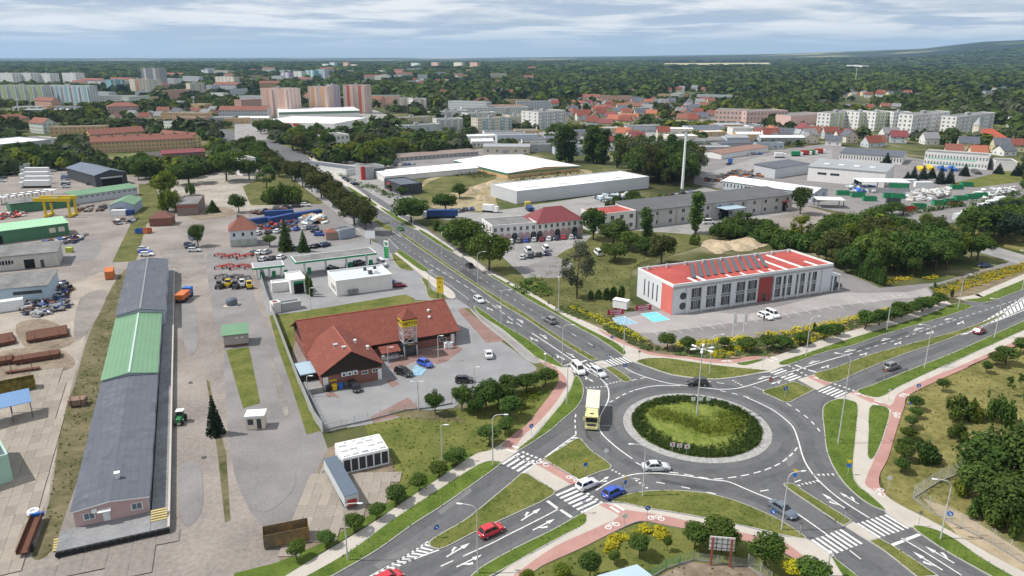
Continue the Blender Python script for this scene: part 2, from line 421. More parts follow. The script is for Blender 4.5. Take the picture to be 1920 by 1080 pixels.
flat('lawn',[(684,797),(790,775),(850,770),(905,760),(960,740),(985,720),(1010,700),(1040,700),(1048,715),(1020,757),(987,798),(967,812),(925,845),(890,855),(830,893),(765,940),(745,900),(735,860),(690,820)],GRASS,'lawn between the supermarket fence and the footpath')
flat('lawn',[(730,770),(830,772),(870,790),(838,790),(760,784)],MIXED,'bare dirt patch below the supermarket fence',True)
flat('lawn',[(424,656),(467,651),(488,756),(456,766)],GRASS,'grass strip between the green roofed hut and the cabin')
flat('lawn',[(387,712),(393,716),(402,770),(424,850),(432,975),(422,980),(408,850)],MIXED,'dirt strip at the foot of the lone fir')
flat('lawn',[(548,1075),(605,1035),(680,990),(755,942),(765,935),(830,895),(890,852),(880,845),(760,920),(680,975),(600,1020),(520,1055),(440,1075),(430,1110),(520,1110)],GRASSG)
STAIN=mat('stained_concrete',(.185,.165,.152),.92,.3,.12,col2=(.29,.262,.24),fine=1.2)
for i,(q,m_)in enumerate((([(120,455),(185,448),(182,480),(150,492),(110,490)],A_OLD),([(60,470),(118,462),(112,476),(70,484)],STAIN),([(335,560),(360,555),(372,640),(350,660)],A_OLD),([(300,470),(372,466),(384,500),(340,520)],STAIN),([(335,880),(372,870),(380,950),(345,985)],A_OLD),([(395,640),(420,640),(418,700),(400,705)],CONC),([(440,850),(520,840),(555,905),(500,960),(455,930)],A_OLD),([(150,560),(200,545),(180,600),(140,640)],STAIN),([(30,610),(90,600),(140,640),(60,660)],DIRT),([(0,660),(110,655),(135,690),(0,712)],DIRT),([(500,650),(512,670),(540,760),(530,770)],STAIN),([(350,395),(420,388),(440,402),(370,412)],DIRT))):flat('yard_patch',q,m_,None,True)
flat('meadow',[(1720,700),(1815,690),(1852,672),(1925,645),(2300,560),(2300,1110),(1930,1110),(1795,1005),(1740,975),(1690,950),(1662,931),(1650,892),(1665,860),(1680,810),(1695,765)],DRY,'dry yellow meadow right of the cycle path')
flat('meadow',[(1795,1003),(1730,935),(1800,960),(1925,1040),(1925,1078)],SAND)
flat('lawn',[(1185,985),(1210,979),(1243,985),(1278,992),(1403,1017),(1457,1032),(1500,1057),(1530,1110),(960,1110),(985,1080),(1022,1060),(1085,1032),(1135,1007)],GRASS,'lawn with round topped trees at the bottom of the picture')
flat('yard',[(1235,1080),(1290,1053),(1330,1058),(1400,1062),(1450,1085),(1470,1120),(1180,1120)],DIRT)
flat('car_park',[(1150,590),(1250,560),(1560,500),(1650,540),(1760,530),(1930,480),(1990,470),(1990,492),(1905,510),(1825,540),(1760,556),(1750,565),(1700,575),(1600,602),(1450,630),(1235,648),(1180,632)],A_OLD,'asphalt car park in front of the red roofed office')
flat('car_park',[(1160,600),(1250,580),(1400,590),(1560,550),(1700,548),(1760,535),(1830,512),(1870,505),(1820,530),(1745,556),(1690,560),(1560,575),(1450,596),(1330,612),(1230,624),(1190,625)],mat('worn_lot',(.28,.255,.25),.92,.12,.1,col2=(.36,.335,.325),fine=2),None)
flat('planting_bed',[(1165,667),(1040,592),(1060,587),(1128,610),(1155,600),(1190,628),(1235,648),(1450,628),(1600,600),(1700,573),(1760,556),(1772,566),(1715,588),(1652,608),(1575,628),(1507,651),(1440,674),(1403,670),(1337,675),(1237,665)],mat('mulch',(.13,.10,.06),.95,.3,.4,col2=(.26,.21,.13),fine=3),None)
flat('planting_bed',[(1742,540),(1760,535),(1835,510),(1900,497),(1925,490),(1925,512),(1867,537),(1833,552),(1792,560),(1765,556)],MATS['mulch'])
flat('lawn',[(965,540),(850,465),(880,450),(960,470),(1050,460),(1110,440),(1280,425),(1330,452),(1260,478),(1190,500),(1182,560),(1200,580),(1150,592),(1128,610),(1060,587),(1010,558)],WEEDY,'rough green plot left of the red roofed office',True)
flat('yard',[(930,460),(1000,430),(1110,440),(1100,452),(1060,470),(1030,490),(1015,520),(985,522),(940,480)],CONC3)
flat('yard',[(985,500),(1040,480),(1075,495),(1060,520),(1020,522)],A_OLD)
flat('yard',[(1315,458),(1335,448),(1370,452),(1410,440),(1440,446),(1435,462),(1380,468),(1340,472)],SAND,'bare sand heap ground behind the red roofed office',True)
flat('yard',[(1240,420),(1300,400),(1490,380),(1560,400),(1500,440),(1440,415),(1330,440),(1290,440)],CONC)
flat('yard',[(790,345),(830,330),(960,330),(1090,318),(1100,330),(945,360),(930,390),(870,396),(800,385)],mat('scrub_sand',(.12,.12,.04),.95,.3,.08,col2=(.42,.34,.21),fine=.5,bump=.4),'bare sandy plot with dry weeds behind the dark pavilion',True)
flat('lawn',[(790,352),(840,330),(930,332),(900,345),(850,360),(830,380),(795,378)],WEEDY,None,True)
flat('yard',[(862,450),(880,420),(790,405),(870,396),(900,400),(1130,365),(1260,375),(1320,350),(1480,400),(1300,440),(1000,420)],CONC3,dz=-.003)
flat('yard',[(1290,300),(1550,270),(1925,330),(1925,395),(1740,425),(1560,395),(1300,345)],A_OLD,'grey yard of the recycling depot',dz=-.002)
flat('yard',[(1310,330),(1420,295),(1560,280),(1560,300),(1420,330),(1350,345)],CONC3)
flat('lawn',[(1640,365),(1900,345),(1925,350),(1925,362),(1760,380),(1660,385)],A_OLD)
flat('lawn',[(1780,345),(1890,320),(1925,322),(1925,340),(1830,352)],GRASS,'grass bank beyond the recycling depot')
flat('road',[(1560,420),(1640,430),(1740,445),(1925,500),(1925,480),(1790,440),(1700,415)],CONC3)
flat('lawn',[(1690,418),(1925,440),(1925,475),(1790,440)],DRY)
flat('car_park',[(640,300),(700,310),(760,350),(790,395),(750,395),(690,360),(640,325)],CONC3)
flat('yard',[(730,300),(940,275),(1000,285),(880,310),(720,320)],A_OLD)
flat('rough_ground',[(860,250),(1560,235),(1480,262),(1240,285),(1000,275),(870,275)],CONC3,dz=-.002)
flat('car_park',[(440,232),(560,215),(700,205),(760,230),(640,262),(440,262)],CONC3)
road=sheet('road',[(392,244),(420,242),(500,258),(560,285),(592,300),(660,335),(735,385),(800,428),(880,480),(960,530),(1060,592),(1180,655),(1300,700),(1440,685),(1580,645),(1740,592),(1860,552),(2200,409),(2200,486),(1860,645),(1740,700),(1640,745),(1580,800),(1600,890),(1660,945),(1800,1020),(1920,1090),(1940,1125),(1600,1125),(1560,1060),(1480,1010),(1380,965),(1240,940),(1150,955),(1060,1010),(940,1080),(860,1125),(560,1125),(620,1080),(760,990),(920,870),(1040,790),(1080,740),(1060,700),(1000,660),(930,610),(860,562),(740,480),(650,410),(560,332),(515,300),(450,274),(400,254)],A_ROAD,.094,False,label='grey asphalt dual carriageways meeting at the roundabout')
ZR=.100
def wpoly(pts):return[G(p)for p in pts]
def stripe(a,b,w,name='lane_line',z=ZR):
 a,b=Vector(a[:2]),Vector(b[:2]);d=(b-a);n=Vector((-d.y,d.x)).normalized()*(w/2)
 return MB().poly([(p.x,p.y,z)for p in(a-n,b-n,b+n,a+n)]).build(name,PAINT,road)
def ribbon(pts,w,name='lane_line',closed=False):
 P=curve([tuple(p[:2])for p in pts],closed,6);mb=MB();L_=[];R_=[]
 for i,p in enumerate(P):
  t=(P[min(i+1,len(P)-1)]-P[max(i-1,0)]).normalized();n=Vector((-t.y,t.x))*(w/2);L_.append(p+n);R_.append(p-n)
 n=len(P);mb.add([(p.x,p.y,ZR)for p in L_]+[(p.x,p.y,ZR)for p in R_],[(n+i,n+i+1,i+1,i)for i in range(n-1)])
 return mb.build(name,PAINT,road)
def dashes(px,w,on,off,name='lane_dash',off0=0.0):
 P=curve([tuple(G(p)[:2])for p in px],False,8);seg=[(P[i+1]-P[i]).length for i in range(len(P)-1)]
 tot=sum(seg);
 def at(s):
  for i,l in enumerate(seg):
   if s<=l:return P[i].lerp(P[i+1],s/l if l else 0)
   s-=l
  return P[-1]
 s=off0
 while s+on<=tot+.01:stripe(at(s),at(s+on),w,name);s+=on+off
def solid(px,w=.24):return ribbon([G(p)for p in px],w)
def zebra(a,b,d,n,wfrac=.5):
 A,B,D=G(a),G(b),G(d);st=(B-A)/(n-1);dv=D-A;w=st.length*wfrac
 u=st.normalized()
 for i in range(n):
  o=A+st*i
  P=[o-u*w/2,o+u*w/2,o+u*w/2+dv,o-u*w/2+dv]
  q=[(p.x,p.y,ZR)for p in P]
  if area(q)<0:q=q[::-1]
  MB().poly(q).build('zebra_stripe',PAINT,road)
def boxes(a,b,n,s=.5):
 A,B=G(a),G(b);u=(B-A).normalized()
 for i in range(n):c=A.lerp(B,i/(n-1));stripe(c-u*s/2,c+u*s/2,s,'cycle_crossing_block')
def teeth(a,b,n,s=.55):
 A,B=G(a),G(b);u=(B-A)/(n-.5);v=Vector((-u.y,u.x,0)).normalized()*s
 for i in range(n):
  o=A+u*i;q=[(p.x,p.y,ZR)for p in(o,o+u*.62,o+u*.31+v)]
  if area(q)<0:q=q[::-1]
  MB().poly(q).build('give_way_triangle',PAINT,road)
ARROWS={}
def arrow(tail,head,side=0,straight=True):
 pass
 key=(side,straight)
 if key not in ARROWS:
  mb=MB()
  mb.poly([(0,-.09,0),(.66,-.09,0),(.66,.09,0),(0,.09,0)])
  if straight:mb.poly([(.6601,-.30,0),(1,0,0),(.6601,.30,0)])
  if side:
   y=-side
   q=[(.20,y*.0901,0),(.30,y*.0901,0),(.46,y*.36,0),(.36,y*.36,0)]
   mb.poly(q if y>0 else q[::-1])
   q=[(.27,y*.3601,0),(.55,y*.3601,0),(.50,y*.72,0)]
   mb.poly(q if y>0 else q[::-1])
  ARROWS[key]=mb.data('lane_arrow',PAINT)
 A,B=G(tail),G(head);d=B-A;l=d.length
 obj('lane_arrow',ARROWS[key],road,(A.x,A.y,ZR),math.atan2(d.y,d.x),(l,min(1.6,max(1.1,l*.3)),1))
zebra((942,871),(979,889),(974,851),5);boxes((981,849),(1013,862),5);boxes((968,857),(1001,870),5)
zebra((1043,930),(1090,962),(1078,915),7);boxes((1102,927),(1127,943),4)
zebra((1522,1013),(1575,994),(1562,1041),7)
zebra((1607,982),(1659,966),(1650,1009),7)
zebra((1535,735),(1565,746),(1558,725),5);boxes((1566,721),(1600,733),5)
zebra((1445,700),(1478,715),(1468,692),6);boxes((1480,687),(1511,704),5)
zebra((1130,677),(1167,670),(1147,687),7)
zebra((1067,690),(1107,681),(1080,700),6)
for a,b in(((1026,940),(1045,954)),((1051,957),(1072,971)),((1670,1024),(1694,1015)),((1698,1013),(1724,1003)),((1491,685),(1511,693)),((1515,694),(1534,700)),((1086,681),(1100,676)),((1058,686),(1070,683))):
 stripe(G(a),G(b),.5,'stop_line')
solid([(997,625),(1020,640),(1072,675),(1100,695),(1122,708),(1135,720),(1141,733),(1140,752),(1128,775),(1123,790),(1126,810),(1147,832),(1170,850),(1186,861)])
solid([(1170,689),(1190,700),(1215,709),(1252,719),(1290,724),(1340,730),(1370,730),(1395,726),(1440,712),(1475,700),(1540,680),(1598,663)])
dashes([(1143,755),(1170,740),(1190,732)],.24,1.2,1.0);solid([(1190,732),(1215,726),(1240,723.5),(1275,724)])
dashes([(1350,733),(1390,742),(1415,750)],.24,1.2,1.2)
solid([(1400,746),(1425,757),(1450,770),(1470,785),(1487,802),(1496,825),(1503,850),(1510,868),(1522,887),(1535,902),(1560,925),(1590,947),(1630,972)])
dashes([(1255,886),(1290,891),(1335,899),(1372,896),(1410,889),(1440,880),(1465,868),(1485,852),(1496,838)],.24,1.5,.9)
solid([(1117,920),(1147,903),(1180,892),(1210,888),(1240,888)])
solid([(1240,888.5),(1285,893),(1335,900.5),(1365,904),(1397,917),(1418,926),(1450,939),(1490,961),(1550,1003)])
dashes([(1475,757),(1488,765),(1502,775),(1515,785),(1527,797),(1536,808),(1542,820)],.24,1.3,1.3)
dashes([(1080,815),(1078,790),(1081,770)],.24,1.2,1.0)
dashes([(1192,868),(1215,880)],.24,1.2,1);dashes([(1184,897),(1270,912),(1345,928)],.24,1.4,2.6)
dashes([(1425,922),(1455,917)],.24,1.5,1);dashes([(1490,905),(1512,897)],.24,1.4,.8)
dashes([(1184,714),(1212,708)],.24,1.3,1);dashes([(1295,712),(1330,716),(1370,722)],.24,1.5,1.2)
teeth((1098,729),(1136,726),6);teeth((1138,722),(1164,716),5)
teeth((1372,714),(1394,726),5);teeth((1412,726),(1430,733),5)
teeth((1145,882),(1168,894),4);teeth((1184,897),(1212,917),5)
teeth((1522,890),(1562,889),5,-.7);teeth((1494,910),(1532,901),6,-.7)
dashes([(706,415),(760,447),(800,474),(860,510),(905,543)],.16,1.0,2.6)if 0 else None
dashes([(697,416),(737,447),(768,470),(795,487)],.16,1.2,3.5)
dashes([(795,489),(840,517),(890,548),(960,600),(995,624)],.2,3.2,2.0)
dashes([(700,395),(730,413),(790,450),(850,490),(905,524),(950,553),(1000,584)],.16,1.2,3.6)
dashes([(1015,595),(1075,628),(1125,656)],.16,2.0,5.0)
solid([(1140,667),(1153,675)],.18)
dashes([(806,510),(850,540),(880,563)],.3,.7,.9);dashes([(728,447),(748,468)],.3,.7,.9)
solid([(735,434),(752,445)],.25)
solid([(1690,1010),(1740,1040),(1803,1080)],.2);dashes([(1593,1033),(1612,1048),(1650,1075),(1700,1110)],.2,2.0,4.0)
solid([(1046,956),(1000,980),(950,1005),(925,1018),(868,1044)],.2);dashes([(850,1052),(828,1062),(790,1082)],.2,2.0,1.9)
dashes([(1607,660),(1640,650),(1690,635),(1740,617),(1800,597),(1850,581),(1920,558)],.18,1.6,1.5)
for t,h,s in(((912,576),(925,583),1),((930,572),(940,579),-1),((950,602),(962,608),1),((969,598),(982,607),-1),((993,632),(1010,641),1),((1012,627),(1027,637),-1),((1042,665),(1060,676),1),((1062,662),(1079,672),-1),((1095,705),(1113,717),1),((1126,705),(1140,712),0),((1537,677),(1515,683),1),((1605,656),(1582,661),1),((1670,635),(1651,640),1),((1731,615),(1712,621),1),((1787,597),(1770,601),1),((1555,685),(1539,691),-1),((1626,662),(1611,667),-1),((1690,641),(1676,647),-1),((1751,621),(1736,627),-1),((1807,602),(1794,609),-1),((1445,706),(1420,712),1),((1465,714),(1445,721),-1),((1610,946),(1574,924),1),((1584,954),(1541,926),-1),((1789,1057),(1734,1025),1),((1767,1070),(1711,1035),-1),((1122,906),(1142,894),1),((977,977),(1014,954),-1),((999,995),(1040,974),1),((837,1045),(881,1019),-1),((856,1064),(904,1041),1)):
 arrow(t,h,s)
def hatch(quad,n,frac=.5):
 pass
 a,b,c,d=[G(p)for p in quad]
 for i in range(n):
  t0,t1=i/n,(i+frac)/n;s=1.6/n
  P=[a.lerp(b,t0),a.lerp(b,t1),c.lerp(d,min(1,t1+s*.6)),c.lerp(d,min(1,t0+s*.6))]
  q=[(p.x,p.y,ZR)for p in P]
  if area(q)<0:q=q[::-1]
  MB().poly(q).build('hatch_stripe',PAINT,road)
hatch(((698,1080),(801,1017),(718,1078),(818,1030)),11);solid([(690,1084),(760,1044),(803,1016)],.25);solid([(700,1084),(770,1052),(823,1032)],.25)
hatch(((1800,629),(1922,556),(1806,630),(1922,578)),16,.7);solid([(1788,632),(1840,613),(1880,598),(1925,580)],.25);solid([(1877,590),(1925,556)],.25)
solid([(1022,858),(1060,830),(1080,816)],.25);solid([(1024,860),(1062,838),(1083,821)],.25);hatch(((1030,854),(1080,817),(1034,856),(1083,821)),5)
NPAVE=raised('pavement',[(955,530,1),(978,540),(1010,558),(1060,587),(1128,618),(1158,635),(1198,655),(1237,665),(1287,670),(1337,675),(1378,675),(1403,670),(1440,672),(1507,650),(1575,627),(1652,607),(1715,587),(1772,564,1),(1785,572,1),(1740,592),(1660,617),(1580,643),(1515,665),(1480,685),(1464,690,1),(1445,699,1),(1420,702),(1387,708),(1337,713),(1287,709),(1253,703),(1213,689),(1187,680,1),(1168,669,1),(1150,645),(1117,630),(1045,589),(1003,562),(965,541),(945,530,1)],BEIGE,.12,True,label='beige paved footpath curving round the far side of the roundabout')
def overlay(name,pts,m,z,label=None):return sheet(name,pts,m,z,True,5,label)
overlay('cycle_path',[(1120,617,1),(1158,635),(1198,655),(1237,665),(1287,670),(1337,675),(1378,675),(1403,670),(1438,669,1),(1446,675,1),(1403,677),(1380,682),(1337,682),(1287,674),(1220,667),(1192,655),(1153,640),(1128,625,1)],PINK,.210,'red paved cycle path on the far side of the roundabout')
raised('grass_verge',[(955,540,1),(1000,568),(1045,592),(1083,615),(1117,633),(1150,655),(1168,667),(1174,662),(1166,652),(1150,641),(1092,612),(1047,587),(1003,560),(965,540,1),(925,517,1),(917,517,1)],GRASSG,.14)
raised('grass_verge',[(1193,679),(1213,673),(1253,673),(1287,678),(1353,687),(1403,692),(1437,696),(1435,698),(1387,707),(1337,712),(1287,708),(1253,702),(1213,688)],GRASS,.14,label='lens shaped grass verge on the far side of the roundabout')
raised('grass_verge',[(1380,683),(1403,678),(1428,674),(1432,677),(1410,684),(1395,687)],GRASSG,.14)
raised('grass_verge',[(1461,680),(1515,662),(1580,640),(1660,615),(1740,590),(1785,571),(1812,572),(1822,577),(1765,597),(1665,626),(1595,650),(1545,662),(1478,685)],GRASSG,.14)
raised('pavement',[(1792,560,1),(1833,552),(1867,537),(2150,418,1),(2150,434,1),(1883,541),(1842,559),(1812,565,1)],BEIGE,.12)
raised('grass_verge',[(1807,563),(1842,558),(1883,540),(2150,430,1),(2150,454,1),(1883,557),(1850,567),(1825,567)],GRASSG,.14)
raised('grass_median',[(1525,703),(1560,692),(1635,665),(1727,640),(1815,615),(1877,590.5),(1879,593),(1840,612),(1765,642),(1690,667),(1615,697),(1562,719)],GRASS,.14,label='grass median of the road leaving to the right')
raised('pavement',[(1495,713,1),(1523,704,1),(1561,720,1),(1532,733,1)],BEIGE,.12,smooth=False)
overlay('cycle_path',[(1512,708,1),(1522,705,1),(1559,720,1),(1548,725,1)],PINK,.210)
raised('traffic_island',[(1430,735),(1460,725),(1488,716,1),(1528,732,1),(1500,746),(1476,756),(1450,746)],GRASS,.14,label='grass traffic island right of the roundabout')
SPAVE=raised('pavement',[(1593,738,1),(1605,735,1),(1690,705),(1765,690),(1840,657),(2150,514,1),(2150,532,1),(1840,671),(1765,702),(1706,735),(1690,765),(1660,830),(1640,880),(1645,905),(1662,931),(1690,950),(1740,975),(1795,1005),(1855,1040),(1925,1078,1),(1925,1095,1),(1865,1063),(1790,1018),(1745,995),(1702,991,1),(1662,965,1),(1640,938),(1605,905),(1598,870),(1602,810),(1600,775),(1566,749,1)],BEIGE,.12,label='beige footpath on the right side of the roundabout')
overlay('cycle_path',[(2150,528,1),(1840,670),(1765,701),(1690,736),(1676,755),(1668,780),(1657,810),(1640,860),(1628,888),(1622,910),(1640,922),(1655,932,1),(1663,929,1),(1650,915),(1649,892),(1665,860),(1680,810),(1695,765),(1705,742),(1765,712),(1815,690),(1852,672),(2150,548,1)],PINK,.210,'red cycle path running down the right side of the roundabout')
overlay('cycle_path',[(1594,738,1),(1602,735,1),(1668,763,1),(1690,745),(1676,766),(1660,770,1)],PINK,.214)
raised('grass_verge',[(1606,735),(1640,721),(1727,686),(1790,661),(1852,633),(2150,497,1),(2150,516,1),(1840,657),(1765,690),(1690,725),(1647,747)],GRASSG,.14)
raised('grass_verge',[(1543,765),(1567,750),(1595,752),(1609,763),(1606,810),(1600,885),(1610,912),(1630,928),(1662,959),(1627,946),(1590,916),(1565,883),(1550,848),(1545,810)],GRASSG,.14,label='curved grass verge at the right edge of the roundabout')
raised('grass_verge',[(1629,767),(1647,761),(1668,771),(1660,810),(1641,858),(1626,857),(1627,810)],GRASSG,.14)
raised('grass_verge',[(1710,989),(1747,992),(1790,1012),(1840,1047),(1905,1085,1),(1880,1095,1),(1840,1073),(1765,1030)],GRASSG,.14)
raised('grass_median',[(1470,912),(1487,909),(1515,927),(1598,978,1),(1582,989,1),(1527,952)],GRASS,.14,label='grass median between the crossing and the roundabout at lower right')
raised('grass_median',[(1627,1016,1),(1647,1010,1),(1690,1035),(1760,1082,1),(1720,1085,1),(1660,1037)],GRASS,.14)
raised('pavement',[(1584,989,1),(1599,979,1),(1648,1010,1),(1627,1016,1)],BEIGE,.12,smooth=False)
BPAVE=raised('pavement',[(1130,944,1),(1168,946),(1210,955),(1260,963),(1310,972),(1360,982),(1420,995),(1470,1007),(1513,1012,1),(1563,1043,1),(1590,1085,1),(1530,1095,1),(1500,1057),(1457,1032),(1403,1017),(1278,992),(1243,985),(1210,979),(1185,983),(1135,1007),(1085,1032),(1022,1060),(985,1085,1),(925,1085,1),(960,1061),(1010,1033),(1060,1005),(1090,985),(1095,963,1)],BEIGE,.12,label='beige footpath below the roundabout')
overlay('cycle_path',[(1122,949,1),(1134,945,1),(1170,957),(1210,963),(1260,972),(1293,980),(1327,987),(1378,998),(1412,1005),(1465,1017),(1490,1032),(1508,1047,1),(1498,1056,1),(1457,1032),(1403,1017),(1278,992),(1243,985),(1210,979),(1185,982),(1135,1007),(1085,1032),(1022,1060),(985,1082,1),(962,1082,1),(1035,1030),(1110,995),(1158,972),(1150,962)],PINK,.210,'red cycle path below the roundabout')
for a,b in(((1144,952),(1161,963)),((1152,948),(1170,959))):stripe(G(a),G(b),.5,'zebra_stripe',.222)
for a,b in(((1634,757),(1648,762)),((1639,753),(1654,757)),((950,845),(967,850)),((960,838),(975,843)),((1438,674),(1450,680)),((1446,671),(1458,677))):stripe(G(a),G(b),.4,'zebra_stripe',.222)
raised('grass_verge',[(1147,941),(1177,928),(1210,922.5),(1260,920.5),(1310,924),(1343,930),(1387,943),(1437,964),(1470,981),(1512,1011),(1470,1006),(1420,994),(1362,982),(1310,971),(1260,962),(1210,954),(1168,945)],GRASS,.14,label='lens shaped grass verge below the roundabout')
raised('grass_verge',[(1557,1046),(1567,1050),(1612,1085,1),(1580,1085,1)],GRASSG,.14)
raised('grass_verge',[(1096,964),(1101,972),(1097,985),(1060,1005),(1010,1032),(960,1061),(915,1085,1),(880,1085,1),(902,1065),(960,1032),(1035,995),(1085,967)],GRASSG,.14)
raised('grass_median',[(983,888),(1010,903),(1041,923),(1020,940),(997,951),(960,968),(890,1000),(840,1026),(820,1031),(806,1026),(806,1016),(830,1000),(880,970),(960,904)],GRASS,.14,label='grass median of the road leaving to the lower left')
raised('pavement',[(985,886,1),(1017,864,1),(1085,904,1),(1043,923,1)],BEIGE,.12,smooth=False)
overlay('cycle_path',[(1005,872,1),(1018,864,1),(1086,904,1),(1072,911,1)],PINK,.210)
raised('traffic_island',[(1083,823),(1096,832),(1110,847),(1147,876),(1120,888),(1086,902,1),(1018,862,1),(1050,842)],GRASS,.14,label='triangular grass island left of the roundabout')
WPAVE=raised('pavement',[(525,1088,1),(605,1039),(680,994),(755,944),(830,894),(890,854),(920,845),(950,826),(987,798),(1020,757),(1037,733),(1048,713),(1042,698),(1012,680,1),(1000,668,1),(1008,672),(1047,688),(1066,690,1),(1076,706),(1070,727),(1053,757),(1028,787),(1003,816),(975,846,1),(942,869,1),(930,866),(910,868),(880,883),(805,931),(730,981),(655,1036),(572,1088,1)],BEIGE,.12,label='beige footpath along the left side of the roundabout')
overlay('cycle_path',[(940,838,1),(967,812),(987,798),(1020,757),(1037,733),(1048,713),(1042,698),(1012,680,1),(1028,681,1),(1050,698),(1062,713),(1060,728),(1037,763),(1003,800),(983,817),(962,846,1)],PINK,.210,'red cycle path curving past the yellow truck')
raised('grass_verge',[(562,1088,1),(655,1035),(730,980),(805,930),(880,882),(910,867),(930,866),(939,871),(905,897),(830,950),(775,985),(705,1035),(620,1084,1)],GRASSG,.14)
raised('grass_verge',[(1076,709),(1083,706),(1093,723),(1093,745),(1080,767),(1053,790),(1030,810),(976,845),(972,841),(1003,817),(1028,787),(1053,757),(1070,727)],GRASSG,.14)
raised('grass_verge',[(888,575),(900,580),(940,608),(983,633),(1017,657),(1055,687),(1047,689),(1008,673),(983,653),(940,618),(900,592)],GRASSG,.14)
raised('pavement',[(880,578),(900,592),(940,618),(983,654),(1008,674),(1010,682),(990,676),(945,638),(905,606)],CONC3,.10)
raised('grass_median',[(753,442),(761,442),(830,490),(897,535),(940,562),(983,588),(1033,622),(1075,648),(1122,675,1),(1109,678,1),(1067,653),(1033,630),(983,597),(933,567),(897,541),(830,496)],GRASS,.14,label='long grass median of the avenue leaving to the upper left')
raised('grass_median',[(640,365),(700,407),(739,430),(722,431),(690,408),(632,368)],GRASS,.14)
raised('pavement',[(1112,681,1),(1128,677,1),(1147,688,1),(1132,692,1)],BEIGE,.12,smooth=False)
raised('grass_median',[(1133,691,1),(1147,688,1),(1170,702),(1184,714),(1170,717),(1152,705)],GRASS,.14)
raised('grass_verge',[(743,473),(752,471),(775,486),(803,507),(790,508),(765,491)],GRASSG,.14)
raised('pavement',[(590,298),(650,340),(713,385),(776,421),(800,432,1),(850,466),(868,478,1),(866,484,1),(846,472),(790,436),(770,427),(708,391),(640,344),(583,300)],BEIGE,.12)
raised('grass_verge',[(713,391),(722,393),(776,424),(772,428),(740,411)],GRASSG,.14)
raised('grass_verge',[(785,433),(796,435),(848,469),(842,471),(815,455)],GRASSG,.14)
raised('grass_verge',[(650,352),(660,354),(705,383),(698,386),(675,372)],GRASSG,.14)
raised('pavement',[(866,480,1),(885,484,1),(917,508),(955,529),(947,533),(917,517),(880,492)],BEIGE,.12)
raised('pavement',[(735,478),(760,478),(800,512),(850,548),(846,562),(810,535),(770,500)],BEIGE,.10)
raised('grass_verge',[(790,521),(803,527),(812,545),(830,552),(838,560),(806,560),(798,540)],GRASS,.14)
raised('grass_verge',[(735,476),(745,480),(775,506),(752,505),(738,490)],GRASS,.14)
raised('pavement',[(555,330),(640,395),(690,440),(684,444),(630,398),(548,334)],CONC3,.10)
def fit_circle():
 best=None
 for cx in np.arange(1300,1318,1.0):
  for cy in np.arange(786,806,1.0):
   c=G((cx,cy))
   for R in np.arange(11.5,15.5,.25):
    P=[PX((c.x+R*math.cos(t),c.y+R*math.sin(t),0))for t in np.linspace(0,6.283,40)]
    xs=[p[0]for p in P];ys=[p[1]for p in P]
    e=abs(min(xs)-1168)+abs(max(xs)-1448.5)+abs(max(ys)-869)+abs(min(ys)-739)*.5
    if best is None or e<best[0]:best=(e,c,R)
 return best
_,RC,RR=fit_circle()
for k_,rr_ in enumerate((RR+2.6,RR+6.3)):o=ribbon([(RC.x+rr_*math.cos(t),RC.y+rr_*math.sin(t))for t in np.linspace(0,6.2832,40)],1.8,'tyre_track');o.data.materials[0]=mat('tyre_polished_asphalt',(.082,.083,.087),.82,.16,.25,col2=(.118,.118,.122),fine=1.2);o.location.z=.0970+.0003*k_-ZR
ap=thing('roundabout_island','round central island with pale stone apron and dark hedge ring','traffic island',(RC.x,RC.y,.03))
ringp=[(RR*math.cos(t),RR*math.sin(t))for t in np.linspace(0,2*math.pi,72,endpoint=False)]
ringi=[(p[0]*.875,p[1]*.875)for p in ringp]
k=MB();n=72
k.add([(p[0],p[1],0)for p in ringp]+[(p[0],p[1],.10)for p in ringp]+[(p[0],p[1],.16)for p in ringi],[(i+a*n,(i+1)%n+a*n,(i+1)%n+(a+1)*n,i+(a+1)*n)for a in range(2)for i in range(n)])
k.build('stone_apron',APRON,ap)
def patch(pts,m,nm='asphalt_patch'):
 P=[G(p)for p in pts];q=[(p.x,p.y,.097)for p in P]
 MB().poly(q if area(q)>0 else q[::-1]).build(nm,m,road)
TYRE=mat('tyre_polished_asphalt',(.082,.083,.087),.82,.16,.25,col2=(.118,.118,.122),fine=1.2)
def track(px,w,z=.0955):
 o=ribbon([G(p)for p in px],w,'tyre_track');o.data.materials[0]=TYRE;o.location.z=z-ZR
PD,PL=mat('dark_asphalt',(.066,.067,.071),.9,.2,.5),mat('pale_asphalt',(.15,.149,.15),.9,.15,.4)
for i,q in enumerate(([(690,420),(706,416),(740,440),(724,446)],[(860,508),(872,505),(905,527),(893,531)],[(1000,650),(1010,646),(1040,668),(1030,672)],[(1150,690),(1168,686),(1190,700),(1170,703)],[(1095,800),(1125,815),(1120,835),(1100,822)],[(1240,898),(1330,915),(1330,922),(1240,905)],[(1470,860),(1485,850),(1500,880),(1485,886)],[(1560,960),(1580,973),(1565,982),(1546,968)],[(900,1010),(930,995),(936,1003),(906,1019)],[(700,1060),(760,1028),(768,1036),(710,1068)],[(1640,712),(1700,690),(1704,694),(1646,717)],[(1600,655),(1700,622),(1704,626),(1606,660)],[(820,960),(880,915),(886,921),(828,966)])):patch(q,PD if i%3 else PL)
